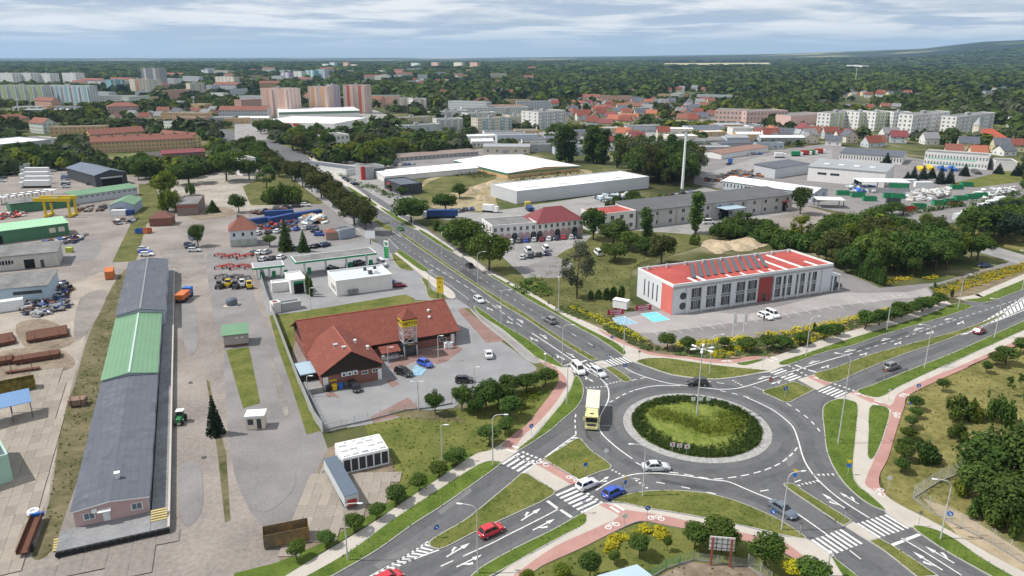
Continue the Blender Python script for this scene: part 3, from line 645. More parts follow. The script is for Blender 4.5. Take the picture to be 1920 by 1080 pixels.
for i,(px,w_)in enumerate((([(720,440),(800,495),(900,562),(1000,636),(1070,690),(1105,722)],1.7),([(740,440),(820,492),(920,560),(1020,630),(1090,680),(1125,706)],1.7),([(780,440),(860,494),(960,556),(1060,612),(1140,660),(1200,696)],1.7),([(770,438),(850,493),(940,552),(1040,612),(1120,658)],1.5),([(1920,570),(1800,605),(1660,645),(1540,685),(1440,712)],1.7),([(1920,590),(1800,640),(1680,687),(1580,730),(1530,780)],1.9),([(640,1080),(760,1005),(900,915),(1000,840),(1075,790)],2.0),([(760,1085),(880,1020),(1000,960),(1100,910),(1170,882)],1.7),([(820,1085),(920,1030),(1020,980),(1120,930),(1190,905)],1.7),([(1280,910),(1380,925),(1460,955),(1560,1012),(1660,1080)],1.9),([(1840,1082),(1720,1010),(1620,945),(1550,890),(1520,840)],1.7),([(1800,1085),(1690,1018),(1590,955),(1520,895)],1.7))):track(px,w_,.0955+.0001*i)
LEAF={'dark':leafmat('dark_leaves',(.036,.070,.018),(.098,.152,.038)),'mid':leafmat('green_leaves',(.044,.084,.018),(.120,.172,.038)),'olive':leafmat('olive_leaves',(.050,.064,.020),(.120,.130,.045)),'lime':leafmat('lime_leaves',(.075,.115,.016),(.190,.215,.035)),'grey':leafmat('silver_leaves',(.070,.085,.050),(.150,.165,.105)),'blue':leafmat('blue_needles',(.022,.042,.026),(.055,.080,.055)),'gold':leafmat('golden_foliage',(.260,.235,.020),(.560,.480,.035),.15),'juniper':leafmat('juniper_foliage',(.060,.095,.030),(.150,.185,.070),.1),'hedge':leafmat('hedge_leaves',(.022,.044,.012),(.060,.098,.025),.12,.05),'reed':leafmat('reed_leaves',(.075,.125,.018),(.220,.270,.050),.3),'far':leafmat('far_leaves',(.036,.056,.022),(.090,.120,.042),.2,.1),'tuft':leafmat('grass_blades',(.060,.105,.018),(.170,.190,.050),.3,.05),'drytuft':leafmat('dry_grass_blades',(.150,.140,.045),(.360,.300,.130),.3,.05),}
BARK=mat('bark',(.10,.075,.055),.95,.3,3)
BARKW=mat('pale_bark',(.36,.34,.31),.95,.4,4)
def leaves(C,R,n,size,rng,squash=(1,1,1),out_bias=.55,up=.25):
 pass
 w=R**2;idx=rng.choice(len(C),n,p=w/w.sum())
 u=rng.normal(size=(n,3));u/=np.linalg.norm(u,axis=1)[:,None]
 rad=R[idx]*(out_bias+(1-out_bias)*rng.random(n))
 P=C[idx]+u*rad[:,None]*np.array(squash)
 nn=u*.9+rng.normal(size=(n,3))*.55;nn[:,2]+=up
 nn/=np.linalg.norm(nn,axis=1)[:,None]
 t=np.cross(nn,rng.normal(size=(n,3)));t/=np.linalg.norm(t,axis=1)[:,None]+1e-9
 b=np.cross(nn,t);s=size*(.6+.8*rng.random(n))[:,None]
 V=np.stack([P-t*s-b*s*.7,P+t*s-b*s*.7,P+t*s*.8+b*s*.7,P-t*s*.8+b*s*.7],1).reshape(-1,3)
 return V,np.arange(4*n).reshape(-1,4)
def limbs(mb,top,r0,spread,n,rng,z0=.3):
 mb.path([(0,0,0),(.02*top,0,top*.4),(-.01*top,.02*top,top*.75),(0,0,top)],[r0,r0*.78,r0*.5,r0*.15],7)
 for i in range(n):
  z=top*(z0+(.9-z0)*rng.random());a=rng.random()*6.28;l=spread*(.5+.5*rng.random())*(1.1-.5*z/top)
  p1=(math.cos(a)*l*.5,math.sin(a)*l*.5,z+l*.28);p2=(math.cos(a)*l,math.sin(a)*l,z+l*.45)
  mb.path([(0,0,z),p1,p2],[r0*.42,r0*.25,r0*.07],5)
TREES={}
def proto(kind,v):
 pass
 key=(kind,v)
 if key in TREES:return TREES[key]
 rng=np.random.default_rng(abs(hash(kind))%1000+v*17 if False else sum(map(ord,kind))+v*17)
 tr=MB();bark=BARK
 if kind=='round' or kind=='wide':
  H=10.0;rx=3.6 if kind=='round' else 4.6;cz,rz=6.0,3.9
  n=34;u=rng.normal(size=(n,3));u/=np.linalg.norm(u,axis=1)[:,None]
  C=u*np.array([rx,rx,rz])*(.35+.42*rng.random(n))[:,None];C[:,2]+=cz
  C[:,:2]+=rng.normal(size=(n,2))*.3
  R=.9+.9*rng.random(n)
  V,F=leaves(C,R,4600,.185,rng);limbs(tr,8.5,.24,3.0,9,rng,.28)
 elif kind=='ball':
  H=3.6;n=16;u=rng.normal(size=(n,3));u/=np.linalg.norm(u,axis=1)[:,None]
  C=u*np.array([.85,.85,.70])*.72;C[:,2]+=2.55;R=.55+.22*rng.random(n)
  V,F=leaves(C,R,2400,.078,rng,out_bias=.66,up=.35);tr.path([(0,0,0),(.02,0,1.2),(0,0,2.6)],[.07,.055,.03],6)
  limbs(tr,2.6,.05,.7,5,rng,.65)
 elif kind=='poplar':
  H=20.0;n=46;z=1.6+17.6*rng.random(n);a=rng.random(n)*6.28;rr=2.0*np.sin(np.clip((z-.4)/20*3.05,0,3.1))**.6*rng.random(n)
  C=np.stack([rr*np.cos(a),rr*np.sin(a),z],1);R=.9+.55*rng.random(n)
  V,F=leaves(C,R,3600,.25,rng,(1,1,1.5));tr.path([(0,0,0),(0,0,9),(0,0,18)],[.35,.2,.05],7)
  limbs(tr,17,.15,2.2,8,rng,.12)
 elif kind=='spruce':
  H=10.0;Vs=[];
  tr.path([(0,0,0),(0,0,9.6)],[.16,.03],7);C=[];R=[]
  for k in range(15):
   z=.8+k*.62;L_=2.5*(1-z/10.4);m=max(4,int(11-k*.5))
   for j in range(m):
    a=6.28*j/m+rng.random()*.7
    for q in(.35,.7,1.0):
     C.append((math.cos(a)*L_*q,math.sin(a)*L_*q,z-L_*q*.22));R.append(.16+.32*L_/2.5)
  C=np.array(C);R=np.array(R);V,F=leaves(C,R,4600,.19,rng,(1,1,.5),.2,.2)
  limbs(tr,9,.06,1.6,10,rng,.1)
 elif kind=='pine':
  H=10.0;n=22;z=4.5+5*rng.random(n);a=rng.random(n)*6.28;rr=(2.6-1.7*(z-4.5)/5)*(.4+.6*rng.random(n))
  C=np.stack([rr*np.cos(a),rr*np.sin(a),z],1);R=.6+.55*rng.random(n)
  V,F=leaves(C,R,2600,.15,rng,(1,1,.7));limbs(tr,9.3,.2,2.4,12,rng,.4)
 elif kind=='thuja':
  H=4.0;n=22;z=.2+3.5*np.linspace(0,1,n);rr=.22*(1-z/4.2)*rng.random(n);a=rng.random(n)*6.28
  C=np.stack([rr*np.cos(a),rr*np.sin(a),z],1);R=.15+.42*np.sin(np.clip((z+.35)/4.2,0,1)*3.0)**.7
  V,F=leaves(C,R,1500,.085,rng,(1,1,1.2),.7);tr.path([(0,0,0),(0,0,3)],[.06,.02],5)
 elif kind=='airy':
  H=10.0;n=26;a=rng.random(n)*6.28;z=2.8+6.6*rng.random(n);rr=2.7*np.sqrt(rng.random(n))*np.sin(np.clip((z-1.2)/9.4,0,1)*3.0)
  C=np.stack([rr*np.cos(a),rr*np.sin(a),z],1);R=.65+.6*rng.random(n)
  V,F=leaves(C,R,3000,.13,rng,(.9,.9,1.25),.2);limbs(tr,9.2,.17,2.6,14,rng,.22);bark=BARK
 elif kind=='willow':
  H=9.0;n=60;a=rng.random(n)*6.28;rr=3.4*np.sqrt(rng.random(n));z=8.2-(rr/3.4)**2*2.2-rng.random(n)*4.2*(rr/3.4)
  C=np.stack([rr*np.cos(a),rr*np.sin(a),z],1);R=.55+.3*rng.random(n)
  V,F=leaves(C,R,2000,.20,rng,(.8,.8,1.8),.3);limbs(tr,7,.3,2.8,8,rng,.4)
 elif kind=='sapling':
  H=3.0;n=8;C=np.stack([rng.normal(size=n)*.18,rng.normal(size=n)*.18,1.2+1.5*rng.random(n)],1);R=.2+.16*rng.random(n)
  V,F=leaves(C,R,260,.09,rng,(1,1,1.2),.3);tr.path([(0,0,0),(.03,0,2.4)],[.035,.015],5)
 else:
  H=2.4;n=16;a=rng.random(n)*6.28;rr=1.25*np.sqrt(rng.random(n));z=.45+1.2*rng.random(n)*(1-rr/1.9)
  C=np.stack([rr*np.cos(a),rr*np.sin(a),z],1);R=.42+.3*rng.random(n)
  V,F=leaves(C,R,2000,.09,rng,out_bias=.5)
  limbs(tr,1.5,.05,.9,6,rng,.1)
 V[:,2]=np.maximum(V[:,2],.02)
 H=float(V[:,2].max())
 TREES[key]=(npmesh(kind+'_crown',V,F,LEAF['mid']),tr.data(kind+'_trunk',bark),H)
 return TREES[key]
NTREE=[0]
NAMES_T={'round':'broadleaf_tree','wide':'broadleaf_tree','ball':'round_topped_tree','poplar':'poplar_tree','spruce':'spruce_tree','pine':'pine_tree','thuja':'columnar_thuja','airy':'birch_tree','willow':'willow_tree','sapling':'young_tree','shrub':'shrub'}
def tree(kind,p,h,label,group=None,leaf='mid',wide=1.0,v=None,z=.05):
 NTREE[0]+=1;i=NTREE[0]
 g=G(p)if len(p)==2 else Vector(p)
 cr,tk,H=proto(kind,(i*7)%3 if v is None else v)
 s=h/H;rz=(i*2.399)%6.283
 r=thing(NAMES_T[kind],label,'shrub' if kind=='shrub' else 'tree',(g.x,g.y,z),rz,group,(s*wide,s*wide,s))
 obj('trunk' if kind!='shrub' else 'stem',tk,r)
 c=obj('crown' if kind!='shrub' else 'foliage',cr,r)
 c.material_slots[0].link='OBJECT';c.material_slots[0].material=LEAF[leaf]
 return r
def tree_px(kind,base,ytop,label,group=None,leaf='mid',width=None,v=None):
 pass
 h=HT(base,ytop);wide=1.0
 if width:
  g=G(base);dist=math.hypot(g.y,HCAM-h*.6)
  D=g.y*CP+(HCAM-h*.6)*SP;wm=width*(1.3 if kind=='ball' else .95 if kind=='shrub' else 1.25)*D/FPX
  cr,tk,H=proto(kind,((NTREE[0]+1)*7)%3 if v is None else v)
  xs=np.zeros(len(cr.vertices)*3);cr.vertices.foreach_get('co',xs);xs=xs.reshape(-1,3)
  wide=wm/((xs[:,0].max()-xs[:,0].min())*h/H);wide=max(.45,min(2.4,wide))
 return tree(kind,base,h,label,group,leaf,wide,v)
def foliage_bed(name,poly,hts,n,leaf,size,label,cat=None,kind=None,parent=None,clump=.8,dens=None,z=.02,group=None):
 pass
 nc=dens or max(6,int(abs(area(poly))/(clump*clump*1.3)))
 C2=scatter(poly,nc);h=hts[0]+(hts[1]-hts[0])*RNG.random(nc)
 C=np.column_stack([C2,h*.45+z]);R=np.full(nc,clump)*(.7+.6*RNG.random(nc))
 V,F=leaves(C,R,n,size,RNG,(1,1,.55*np.mean(hts)/clump),.5,1.3)
 V[:,2]=np.maximum(V[:,2],z+.01)
 return obj(name,npmesh(name,V,F,LEAF[leaf]),parent,label=label,cat=cat,kind=kind,group=group)
GLASS=mat('dark_glass',(.035,.045,.055),.12,0,spec=.6)
FARG=mat('haze_lightened_glass',(.17,.19,.21),.3,0)  # paler panes for distant windows: distance haze put into the glass colour
GLASSB=mat('blue_glass',(.09,.13,.17),.12,0,spec=.6)
FRAMEW=mat('white_frame',(.72,.72,.70),.6,0)
FRAMED=mat('dark_frame',(.06,.06,.065),.6,0)
WINM={}
def winmesh(w,h,fm,gm,t=.06):
 k=(round(w,2),round(h,2),fm.name,gm.name)
 if k not in WINM:
  f=MB();f.box(-w/2-t,-w/2+t,-.07,0,0,h);f.box(w/2-t,w/2+t,-.07,0,0,h);f.box(-w/2-t,w/2+t,-.075,0,h,h+t);f.box(-w/2-t*1.6,w/2+t*1.6,-.14,0,-t,0)
  if w>1.0:f.box(-t/2,t/2,-.06,0,0,h)
  g=MB().poly([(-w/2,-.025,0),(w/2,-.025,0),(w/2,-.025,h),(-w/2,-.025,h)])
  WINM[k]=(f.data('window',fm),g.data('pane',gm))
 return WINM[k]
def face_tf(face,w,d):
 pass
 return{'f':((0,0),0.0,w),'r':((w,0),math.pi/2,d),'b':((w,d),math.pi,w),'l':((0,d),-math.pi/2,d)}[face]
class Bld:
 def __init__(s,name,label,a,b,depth,H,wall,roofm,roof='flat',rh=2.0,ridge='x',over=.35,top=False,par=.35,cat='building',group=None,z=.05,base=None,slope=None,trim=None):
  A=G(a,H if top else 0);B=G(b,H if top else 0);d=B-A;s.w=math.hypot(d.x,d.y);s.d,s.H=depth,H
  if isinstance(depth,tuple):
   C=G(depth,H if top else 0);n=Vector((-d.y,d.x,0)).normalized();s.d=(C-B).dot(n)
  rz=math.atan2(d.y,d.x);FOOT.append((A.x,A.y,rz,s.w,s.d,H))
  s.root=thing(name,label,cat,(A.x,A.y,z),rz,group)
  w,dd=s.w,s.d;m=MB();o=over
  m.prism([(0,0),(w,0),(w,dd),(0,dd)],0,H,top=False)
  r=MB();th=.14
  if roof=='gable':
   if ridge=='x':
    m.poly([(w,0,H),(w,dd,H),(w,dd/2,H+rh)]);m.poly([(0,dd,H),(0,0,H),(0,dd/2,H+rh)])
    e=rh/(dd/2)*o
    for q in([(-o,-o,H-e),(w+o,-o,H-e),(w+o,dd/2,H+rh),(-o,dd/2,H+rh)],[(w+o,dd+o,H-e),(-o,dd+o,H-e),(-o,dd/2,H+rh),(w+o,dd/2,H+rh)]):
     s.slab(r,q,th)
   else:
    m.poly([(0,0,H),(w,0,H),(w/2,0,H+rh)]);m.poly([(w,dd,H),(0,dd,H),(w/2,dd,H+rh)])
    e=rh/(w/2)*o
    for q in([(-o,dd+o,H-e),(-o,-o,H-e),(w/2,-o,H+rh),(w/2,dd+o,H+rh)],[(w+o,-o,H-e),(w+o,dd+o,H-e),(w/2,dd+o,H+rh),(w/2,-o,H+rh)]):
     s.slab(r,q,th)
  elif roof=='hip':
   e=.25;k=min(w,dd)/2
   if w>=dd:p1,p2=(k*.95,dd/2,H+rh),(w-k*.95,dd/2,H+rh)
   else:p1,p2=(w/2,k*.95,H+rh),(w/2,dd-k*.95,H+rh)
   c=[(-o,-o,H-e),(w+o,-o,H-e),(w+o,dd+o,H-e),(-o,dd+o,H-e)]
   if w>=dd:qs=[[c[0],c[1],p2,p1],[c[1],c[2],p2],[c[2],c[3],p1,p2],[c[3],c[0],p1]]
   else:qs=[[c[0],c[1],p1],[c[1],c[2],p2,p1],[c[2],c[3],p2],[c[3],c[0],p1,p2]]
   for q in qs:r.poly(q)
   r.poly([c[3],c[2],c[1],c[0]])
  elif roof=='shed':
   m.poly([(w,0,H),(w,dd,H),(w,dd,H+rh)]);m.poly([(0,dd,H),(0,0,H),(0,dd,H+rh)]);m.poly([(w,dd,H),(0,dd,H),(0,dd,H+rh),(w,dd,H+rh)])
   e=rh/dd*o
   s.slab(r,[(-o,-o,H-e+.02),(w+o,-o,H-e+.02),(w+o,dd+o,H+rh+e+.02),(-o,dd+o,H+rh+e+.02)],th)
  else:
   p,t=par,.25
   r.poly([(t,t,H-.05),(w-t,t,H-.05),(w-t,dd-t,H-.05),(t,dd-t,H-.05)])
   pr=MB();oo=.04
   for x0,x1,y0,y1 in((-oo,w+oo,-oo,t),(-oo,w+oo,dd-t,dd+oo),(-oo,t,t,dd-t),(w-t,w+oo,t,dd-t)):pr.box(x0,x1,y0,y1,H-.3,H+p)
   pr.build('parapet',trim or wall,s.root)
  s.wall=m.build('wall',wall,s.root,uvm=True)
  s.roof=r.build('roof',roofm,s.root,uvm=True)
  if base:
   bm=MB();bm.prism([(-.03,-.03),(w+.03,-.03),(w+.03,dd+.03),(-.03,dd+.03)],0,base[0],top=True);bm.build('plinth',base[1],s.root)
 @staticmethod
 def slab(r,q,th):
  q=[Vector(p)for p in q];t=[p+Vector((0,0,th))for p in q]
  r.poly(t);r.poly(q[::-1])
  for i in range(4):r.poly([q[i],q[(i+1)%4],t[(i+1)%4],t[i]])
 def wins(s,face,n,rows,w,h,z0,dz=3.0,x0=None,x1=None,fm=None,gm=None,sep=True,name='window'):
  fm,gm=fm or FRAMEW,gm or GLASS
  (ox,oy),rz,L_=face_tf(face,s.w,s.d);x0=L_/n/2 if x0 is None else x0;x1=L_-L_/n/2 if x1 is None else x1
  ca,sa=math.cos(rz),math.sin(rz);st=MB()
  for r in range(rows):
   for i in range(n):
    x=x0+(x1-x0)*(i/(n-1)if n>1 else .5);z=z0+r*dz
    if sep:
     f,g=winmesh(w,h,fm,gm);o=obj(name,f,s.root,(ox+ca*x,oy+sa*x,z),rz);obj('pane',g,o)
    else:
     def P(u,v,q):return(ox+ca*u-sa*q,oy+sa*u+ca*q,v)
     st.add([P(x-w/2,z,-.04),P(x+w/2,z,-.04),P(x+w/2,z+h,-.04),P(x-w/2,z+h,-.04),P(x-w/2,z,0),P(x+w/2,z,0),P(x+w/2,z+h,0),P(x-w/2,z+h,0)],[(0,1,2,3),(3,2,6,7),(1,5,6,2),(4,0,3,7),(4,5,1,0)])
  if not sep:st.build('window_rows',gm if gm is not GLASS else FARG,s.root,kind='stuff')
  return s
 def panel(s,face,x0,x1,z0,z1,m,name='door',t=.05,parent=None):
  (ox,oy),rz,L_=face_tf(face,s.w,s.d)
  return MB().box(x0,x1,-t,0,z0,z1).build(name,m,parent or s.root,loc=(ox,oy,0),rz=rz)
 def boxon(s,x0,x1,y0,y1,z0,z1,m,name):return MB().box(x0,x1,y0,y1,z0,z1).build(name,m,s.root)
WHITE=mat('white_render',(.70,.69,.67),.85,.08,.3)
CREAM=mat('cream_render',(.62,.56,.46),.85,.08,.3)
LGREY=mat('light_grey_cladding',(.50,.53,.56),.7,.05,.3)
MGREY=mat('grey_render',(.36,.37,.38),.85,.1,.3)
DGREY=mat('dark_grey_cladding',(.055,.06,.07),.6,.1,.5)
OCHRE=mat('ochre_render',(.52,.36,.19),.85,.08,.3)
PINKW=mat('pink_render',(.48,.33,.32),.88,.10,.4)
BRICKR=mat('red_brick',(.26,.085,.06),.88,.15,2,tex=('brick',(.20,.065,.05),(.28,.24,.21),.5,.16,.012,1))
DARKW=mat('dark_brown_boards',(.035,.024,.02),.8,.2,1)
FELT=mat('dark_roofing_felt',(.080,.090,.112),.9,.2,.35,col2=(.145,.157,.185),fine=.8,tex=('brick',(.10,.11,.135),(.075,.08,.095),9,1.1,.03,1))
FELTG=mat('grey_roofing_felt',(.145,.145,.145),.9,.28,.2,col2=(.24,.235,.23),fine=1.4)
GREENR=mat('green_metal_roof',(.145,.27,.16),.55,.1,.2,tex=('wave','Y',.9,.12))
GREENW=mat('green_cladding',(.075,.20,.11),.7,.1,.3,tex=('wave','X',.5,.2))
WHITER=mat('white_metal_roof',(.72,.73,.74),.5,.06,.1)
GREYR=mat('grey_metal_roof',(.30,.315,.33),.5,.08,.15,tex=('wave','X',.8,.12))
BLUER=mat('blue_metal_roof',(.16,.28,.48),.5,.06,.2,tex=('wave','X',.35,.25))
PBLUER=mat('pale_blue_metal_roof',(.42,.55,.64),.5,.06,.2,tex=('wave','X',.35,.25))
TILER=mat('red_roof_tiles',(.215,.058,.040),.85,.14,.5,col2=(.30,.095,.065),fine=5,tex=('brick',(.17,.05,.036),(.09,.03,.022),.34,.32,.02,1))
TILEO=mat('orange_roof_tiles',(.235,.10,.075),.85,.22,.4,tex=('brick',(.21,.085,.06),(.16,.06,.04),.5,.45,.03,1))
MAROON=mat('maroon_metal_roof',(.20,.05,.055),.6,.1,.3,tex=('wave','X',.5,.15))
REDROOF=mat('bright_red_roof',(.34,.055,.05),.75,.2,.12,col2=(.44,.09,.07),fine=1.5)
RUST=mat('rusty_steel',(.20,.085,.05),.85,.35,.8,col2=(.11,.045,.03),fine=3)
STEEL=mat('galvanised_steel',(.50,.51,.52),.45,.08,1,metal=.3)
LAMPG=mat('lamp_post_grey',(.55,.56,.56),.5,.06,1,metal=.2)
DKSTEEL=mat('dark_steel',(.09,.09,.095),.6,.15,1)
YELLOW=mat('yellow_paint',(.62,.44,.02),.6,.08,.6)
BLUEC=mat('blue_container_paint',(.03,.075,.24),.6,.15,.5,tex=('wave','X',.3,.3))
GREENC=mat('green_container_paint',(.03,.28,.12),.6,.12,.5,tex=('wave','X',.5,.3))
REDP=mat('red_paint',(.42,.045,.035),.6,.1,.6)
ORANGE=mat('orange_paint',(.58,.17,.05),.7,.12,.6,tex=('wave','X',.4,.2))
WHITEP=mat('white_paint',(.74,.75,.75),.5,.06,.6)
BLACKP=mat('black_rubber',(.02,.02,.021),.8,0)
BLUEP3=mat('blue_paint',(.03,.13,.45),.5,.08,.6)
PLASTIC=mat('grey_plastic',(.22,.225,.23),.6,.1,1)
PAINTS={}
def paint(c):
 P={'white':(.74,.75,.76),'silver':(.54,.56,.58),'grey':(.16,.17,.19),'black':(.012,.012,.014),'red':(.50,.012,.025),'darkred':(.22,.01,.03),'blue':(.015,.07,.42),'navy':(.02,.035,.10),'green':(.05,.22,.08),'slate':(.10,.13,.17),'yellow':(.75,.68,.30),'beige':(.40,.36,.28),'brightyellow':(.75,.52,.03)}
 if c not in PAINTS:PAINTS[c]=mat(c+'_car_paint',P[c],.32,0,coat=.7,spec=.5)
 return PAINTS[c]
CGLASS=mat('car_glass',(.012,.015,.018),.08,0,spec=.7)
RIM=mat('alloy_rim',(.40,.41,.42),.35,0,metal=.6)
HEADL=mat('headlamp_glass',(.80,.82,.84),.15,0,spec=.7)
TAILL=mat('tail_lamp_red',(.45,.01,.01),.25,0)
CARS={}
SPEC={'hatch':([(2.02,.34,.58,.62),(1.9,.22,.68,.80),(1.5,.18,.80,.86),(.95,.18,.90,.87),(-1.5,.18,.95,.87),(-1.9,.22,.92,.82),(-2.02,.34,.80,.70)],(1.02,-1.92,.22,-1.45,.90,1.47),(1.27,-1.22),.31),'sedan':([(2.35,.34,.58,.62),(2.22,.22,.68,.82),(1.7,.18,.82,.89),(.95,.18,.92,.90),(-1.35,.18,.95,.90),(-2.1,.20,.96,.86),(-2.35,.36,.88,.72)],(1.0,-1.75,.15,-1.05,.92,1.45),(1.42,-1.38),.32),'suv':([(2.25,.42,.72,.66),(2.12,.28,.85,.84),(1.6,.24,.98,.91),(.95,.24,1.05,.92),(-1.7,.24,1.08,.92),(-2.1,.28,1.05,.87),(-2.25,.42,.92,.76)],(1.05,-2.1,.3,-1.75,1.05,1.68),(1.38,-1.35),.36),'wagon':([(2.3,.34,.58,.62),(2.18,.22,.68,.82),(1.7,.18,.82,.88),(.95,.18,.92,.89),(-1.7,.18,.97,.89),(-2.2,.22,.95,.84),(-2.3,.36,.85,.74)],(1.02,-2.22,.2,-1.85,.92,1.47),(1.4,-1.36),.32),'van':([(2.6,.40,.75,.72),(2.45,.26,.95,.90),(2.1,.24,1.12,.96),(1.6,.24,1.22,.97),(-2.2,.24,1.25,.97),(-2.5,.26,1.25,.95),(-2.6,.36,1.2,.92)],(1.75,-2.56,1.0,-2.5,1.2,2.2),(1.65,-1.55),.34),}
def carproto(kind):
 if kind in CARS:return CARS[kind]
 rings,cab,wx,wr=SPEC[kind]
 b=MB();V=[];F=[]
 for x,zl,zt,hw in rings:
  V+=[(x,-hw*.88,zl),(x,-hw,zl+.16),(x,-hw,zt-.12),(x,-hw*.90,zt),(x,hw*.90,zt),(x,hw,zt-.12),(x,hw,zl+.16),(x,hw*.88,zl)]
 n=8
 for i in range(len(rings)-1):
  o=i*n
  for j in range(n):F.append((o+j,o+(j+1)%n,o+n+(j+1)%n,o+n+j))
 F.append(list(range(n))[::-1]);o=(len(rings)-1)*n;F.append([o+j for j in range(n)])
 b.add(V,[tuple(reversed(f))for f in F])
 bf,br,tf,tr_,zb,zt=cab;hwb=max(r[3]for r in rings)*.90;hwt=hwb*.80
 c=[(bf,-hwb,zb-.02),(bf,hwb,zb-.02),(br,hwb,zb-.02),(br,-hwb,zb-.02),(tf,-hwt,zt),(tf,hwt,zt),(tr_,hwt,zt),(tr_,-hwt,zt)]
 b.add(c,[(4,7,6,5),(0,4,5,1),(2,6,7,3),(1,5,6,2),(3,7,4,0)])
 b.box(tf-.06,tr_+.08,-hwt*.9,hwt*.9,zt,zt+.025)if False else b.box(tr_+.08,tf-.06,-hwt*.9,hwt*.9,zt,zt+.025)
 c=[Vector(p)for p in c]
 def panel(i,j,k,l,u0,u1,v0=.12,v1=.88):
  A,B,C,D=c[i],c[j],c[k],c[l];f=lambda u,v:(A.lerp(B,u)).lerp(D.lerp(C,u),v)
  q=[f(u0,v0),f(u1,v0),f(u1,v1),f(u0,v1)];nrm=(q[1]-q[0]).cross(q[2]-q[0]).normalized()*.014
  return[p+nrm for p in q]
 ws=MB().poly(panel(0,1,5,4,.05,.95));rw=MB().poly(panel(2,3,7,6,.08,.92));
 sl=MB().poly(panel(1,2,6,5,.06,.47));sl2=MB().poly(panel(1,2,6,5,.50,.94))
 sr=MB().poly(panel(3,0,4,7,.06,.50));sr2=MB().poly(panel(3,0,4,7,.53,.94))
 wh=MB();wh.add([(wr*f*math.cos(t),y,wr*f*math.sin(t))for y,f in((-.11,.92),(-.09,1),(.09,1),(.11,.92))for t in np.linspace(0,6.283,12,endpoint=False)],[(j*12+i,j*12+(i+1)%12,(j+1)*12+(i+1)%12,(j+1)*12+i)for j in range(3)for i in range(12)]+[tuple(range(12)),tuple(range(47,35,-1))])
 rm=MB();
 for y in(-.118,.118):rm.add([(wr*.62*math.cos(t),y,wr*.62*math.sin(t))for t in np.linspace(0,6.283,8,endpoint=False)],[tuple(range(8))])
 x0,zl0,zt0,hw0=rings[1];hl=MB().box(x0-.12,x0+.05,-hw0*.98,-hw0*.55,zt0-.16,zt0-.02);hr=MB().box(x0-.12,x0+.05,hw0*.55,hw0*.98,zt0-.16,zt0-.02)
 x1,zl1,zt1,hw1=rings[-2];tl=MB().box(x1-.1,x1+.06,-hw1*.99,-hw1*.66,zt1-.26,zt1-.06);t2=MB().box(x1-.1,x1+.06,hw1*.66,hw1*.99,zt1-.26,zt1-.06)
 mi=MB().box(bf-.28,bf-.12,-hwb-.2,-hwb+.02,zb+.02,zb+.15);mi2=MB().box(bf-.28,bf-.12,hwb-.02,hwb+.2,zb+.02,zb+.15)
 xp=rings[0][0];pl=MB().box(xp-.02,xp+.015,-.26,.26,.42,.53);xr=rings[-1][0];pr=MB().box(xr-.015,xr+.02,-.26,.26,.5,.61)
 def D(q,nme,m):
  me=q.data(nme,m)
  if nme=='body':me.polygons.foreach_set('use_smooth',[True]*len(me.polygons));me.set_sharp_from_angle(angle=.75)
  return me
 CARS[kind]=dict(body=D(b,'body',paint('white')),parts=[('windscreen',D(ws,'w',CGLASS)),('rear_window',D(rw,'w',CGLASS)),('side_window',D(sl,'w',CGLASS)),('side_window',D(sl2,'w',CGLASS)),('side_window',D(sr,'w',CGLASS)),('side_window',D(sr2,'w',CGLASS))],det=[('headlight',D(hl,'w',HEADL)),('headlight',D(hr,'w',HEADL)),('tail_light',D(tl,'w',TAILL)),('tail_light',D(t2,'w',TAILL)),('number_plate',D(pl,'w',WHITEP)),('number_plate',D(pr,'w',WHITEP))],mir=[D(mi,'w',BLACKP),D(mi2,'w',BLACKP)],wheel=D(wh,'wheel',BLACKP),rim=D(rm,'rim',RIM),wx=wx,wr=wr,hw=max(r[3]for r in rings))
 return CARS[kind]
def car(kind,p,yaw,colour,label,group=None,full=False,z=.1,cat='car',sc=1.0,name=None):
 pass
 C=carproto(kind);g=G(p)if len(p)==2 else Vector(p)
 r=thing(name or('van' if kind=='van' else 'car'),label,'van' if kind=='van' else cat,(g.x,g.y,z),math.radians(yaw),group,sc)
 b=obj('body',C['body'],r);b.material_slots[0].link='OBJECT';b.material_slots[0].material=paint(colour)
 for nme,me in C['parts']:obj(nme,me,r)
 for x in C['wx']:
  for y in(-1,1):
   w=obj('wheel',C['wheel'],r,(x,y*(C['hw']-.10),C['wr']))
   if full:obj('rim',C['rim'],w)
 if full:
  for nme,me in C['det']:obj(nme,me,r)
  for me in C['mir']:
   m=obj('wing_mirror',me,r);m.material_slots[0].link='OBJECT';m.material_slots[0].material=paint(colour)
 return r
def yaw_px(a,b):
 d=G(b)-G(a);return math.degrees(math.atan2(d.y,d.x))
def carrow(a,b,n,yaw,cols,kinds,lab,group,z=.1):
 pass
 for i in range(n):
  t=i/max(1,n-1);p=(a[0]+(b[0]-a[0])*t,a[1]+(b[1]-a[1])*t)
  P=G(a).lerp(G(b),t);c=cols[i%len(cols)]
  car(kinds[i%len(kinds)],(P.x,P.y,0),yaw+RNG.normal()*2,c,f'{c} car parked {ORD(i)} in {lab}',group,z=z)
def text_mesh(txt,size,m,depth=.02):
 cu=bpy.data.curves.new('lettering','FONT');cu.body=txt;cu.size=size;cu.align_x='CENTER';cu.align_y='CENTER';cu.extrude=depth;cu.offset=size*.012
 o=bpy.data.objects.new('lettering',cu);COL.objects.link(o);dg=bpy.context.evaluated_depsgraph_get()
 me=bpy.data.meshes.new_from_object(o.evaluated_get(dg));bpy.data.objects.remove(o);me.materials.clear();me.materials.append(m);return me
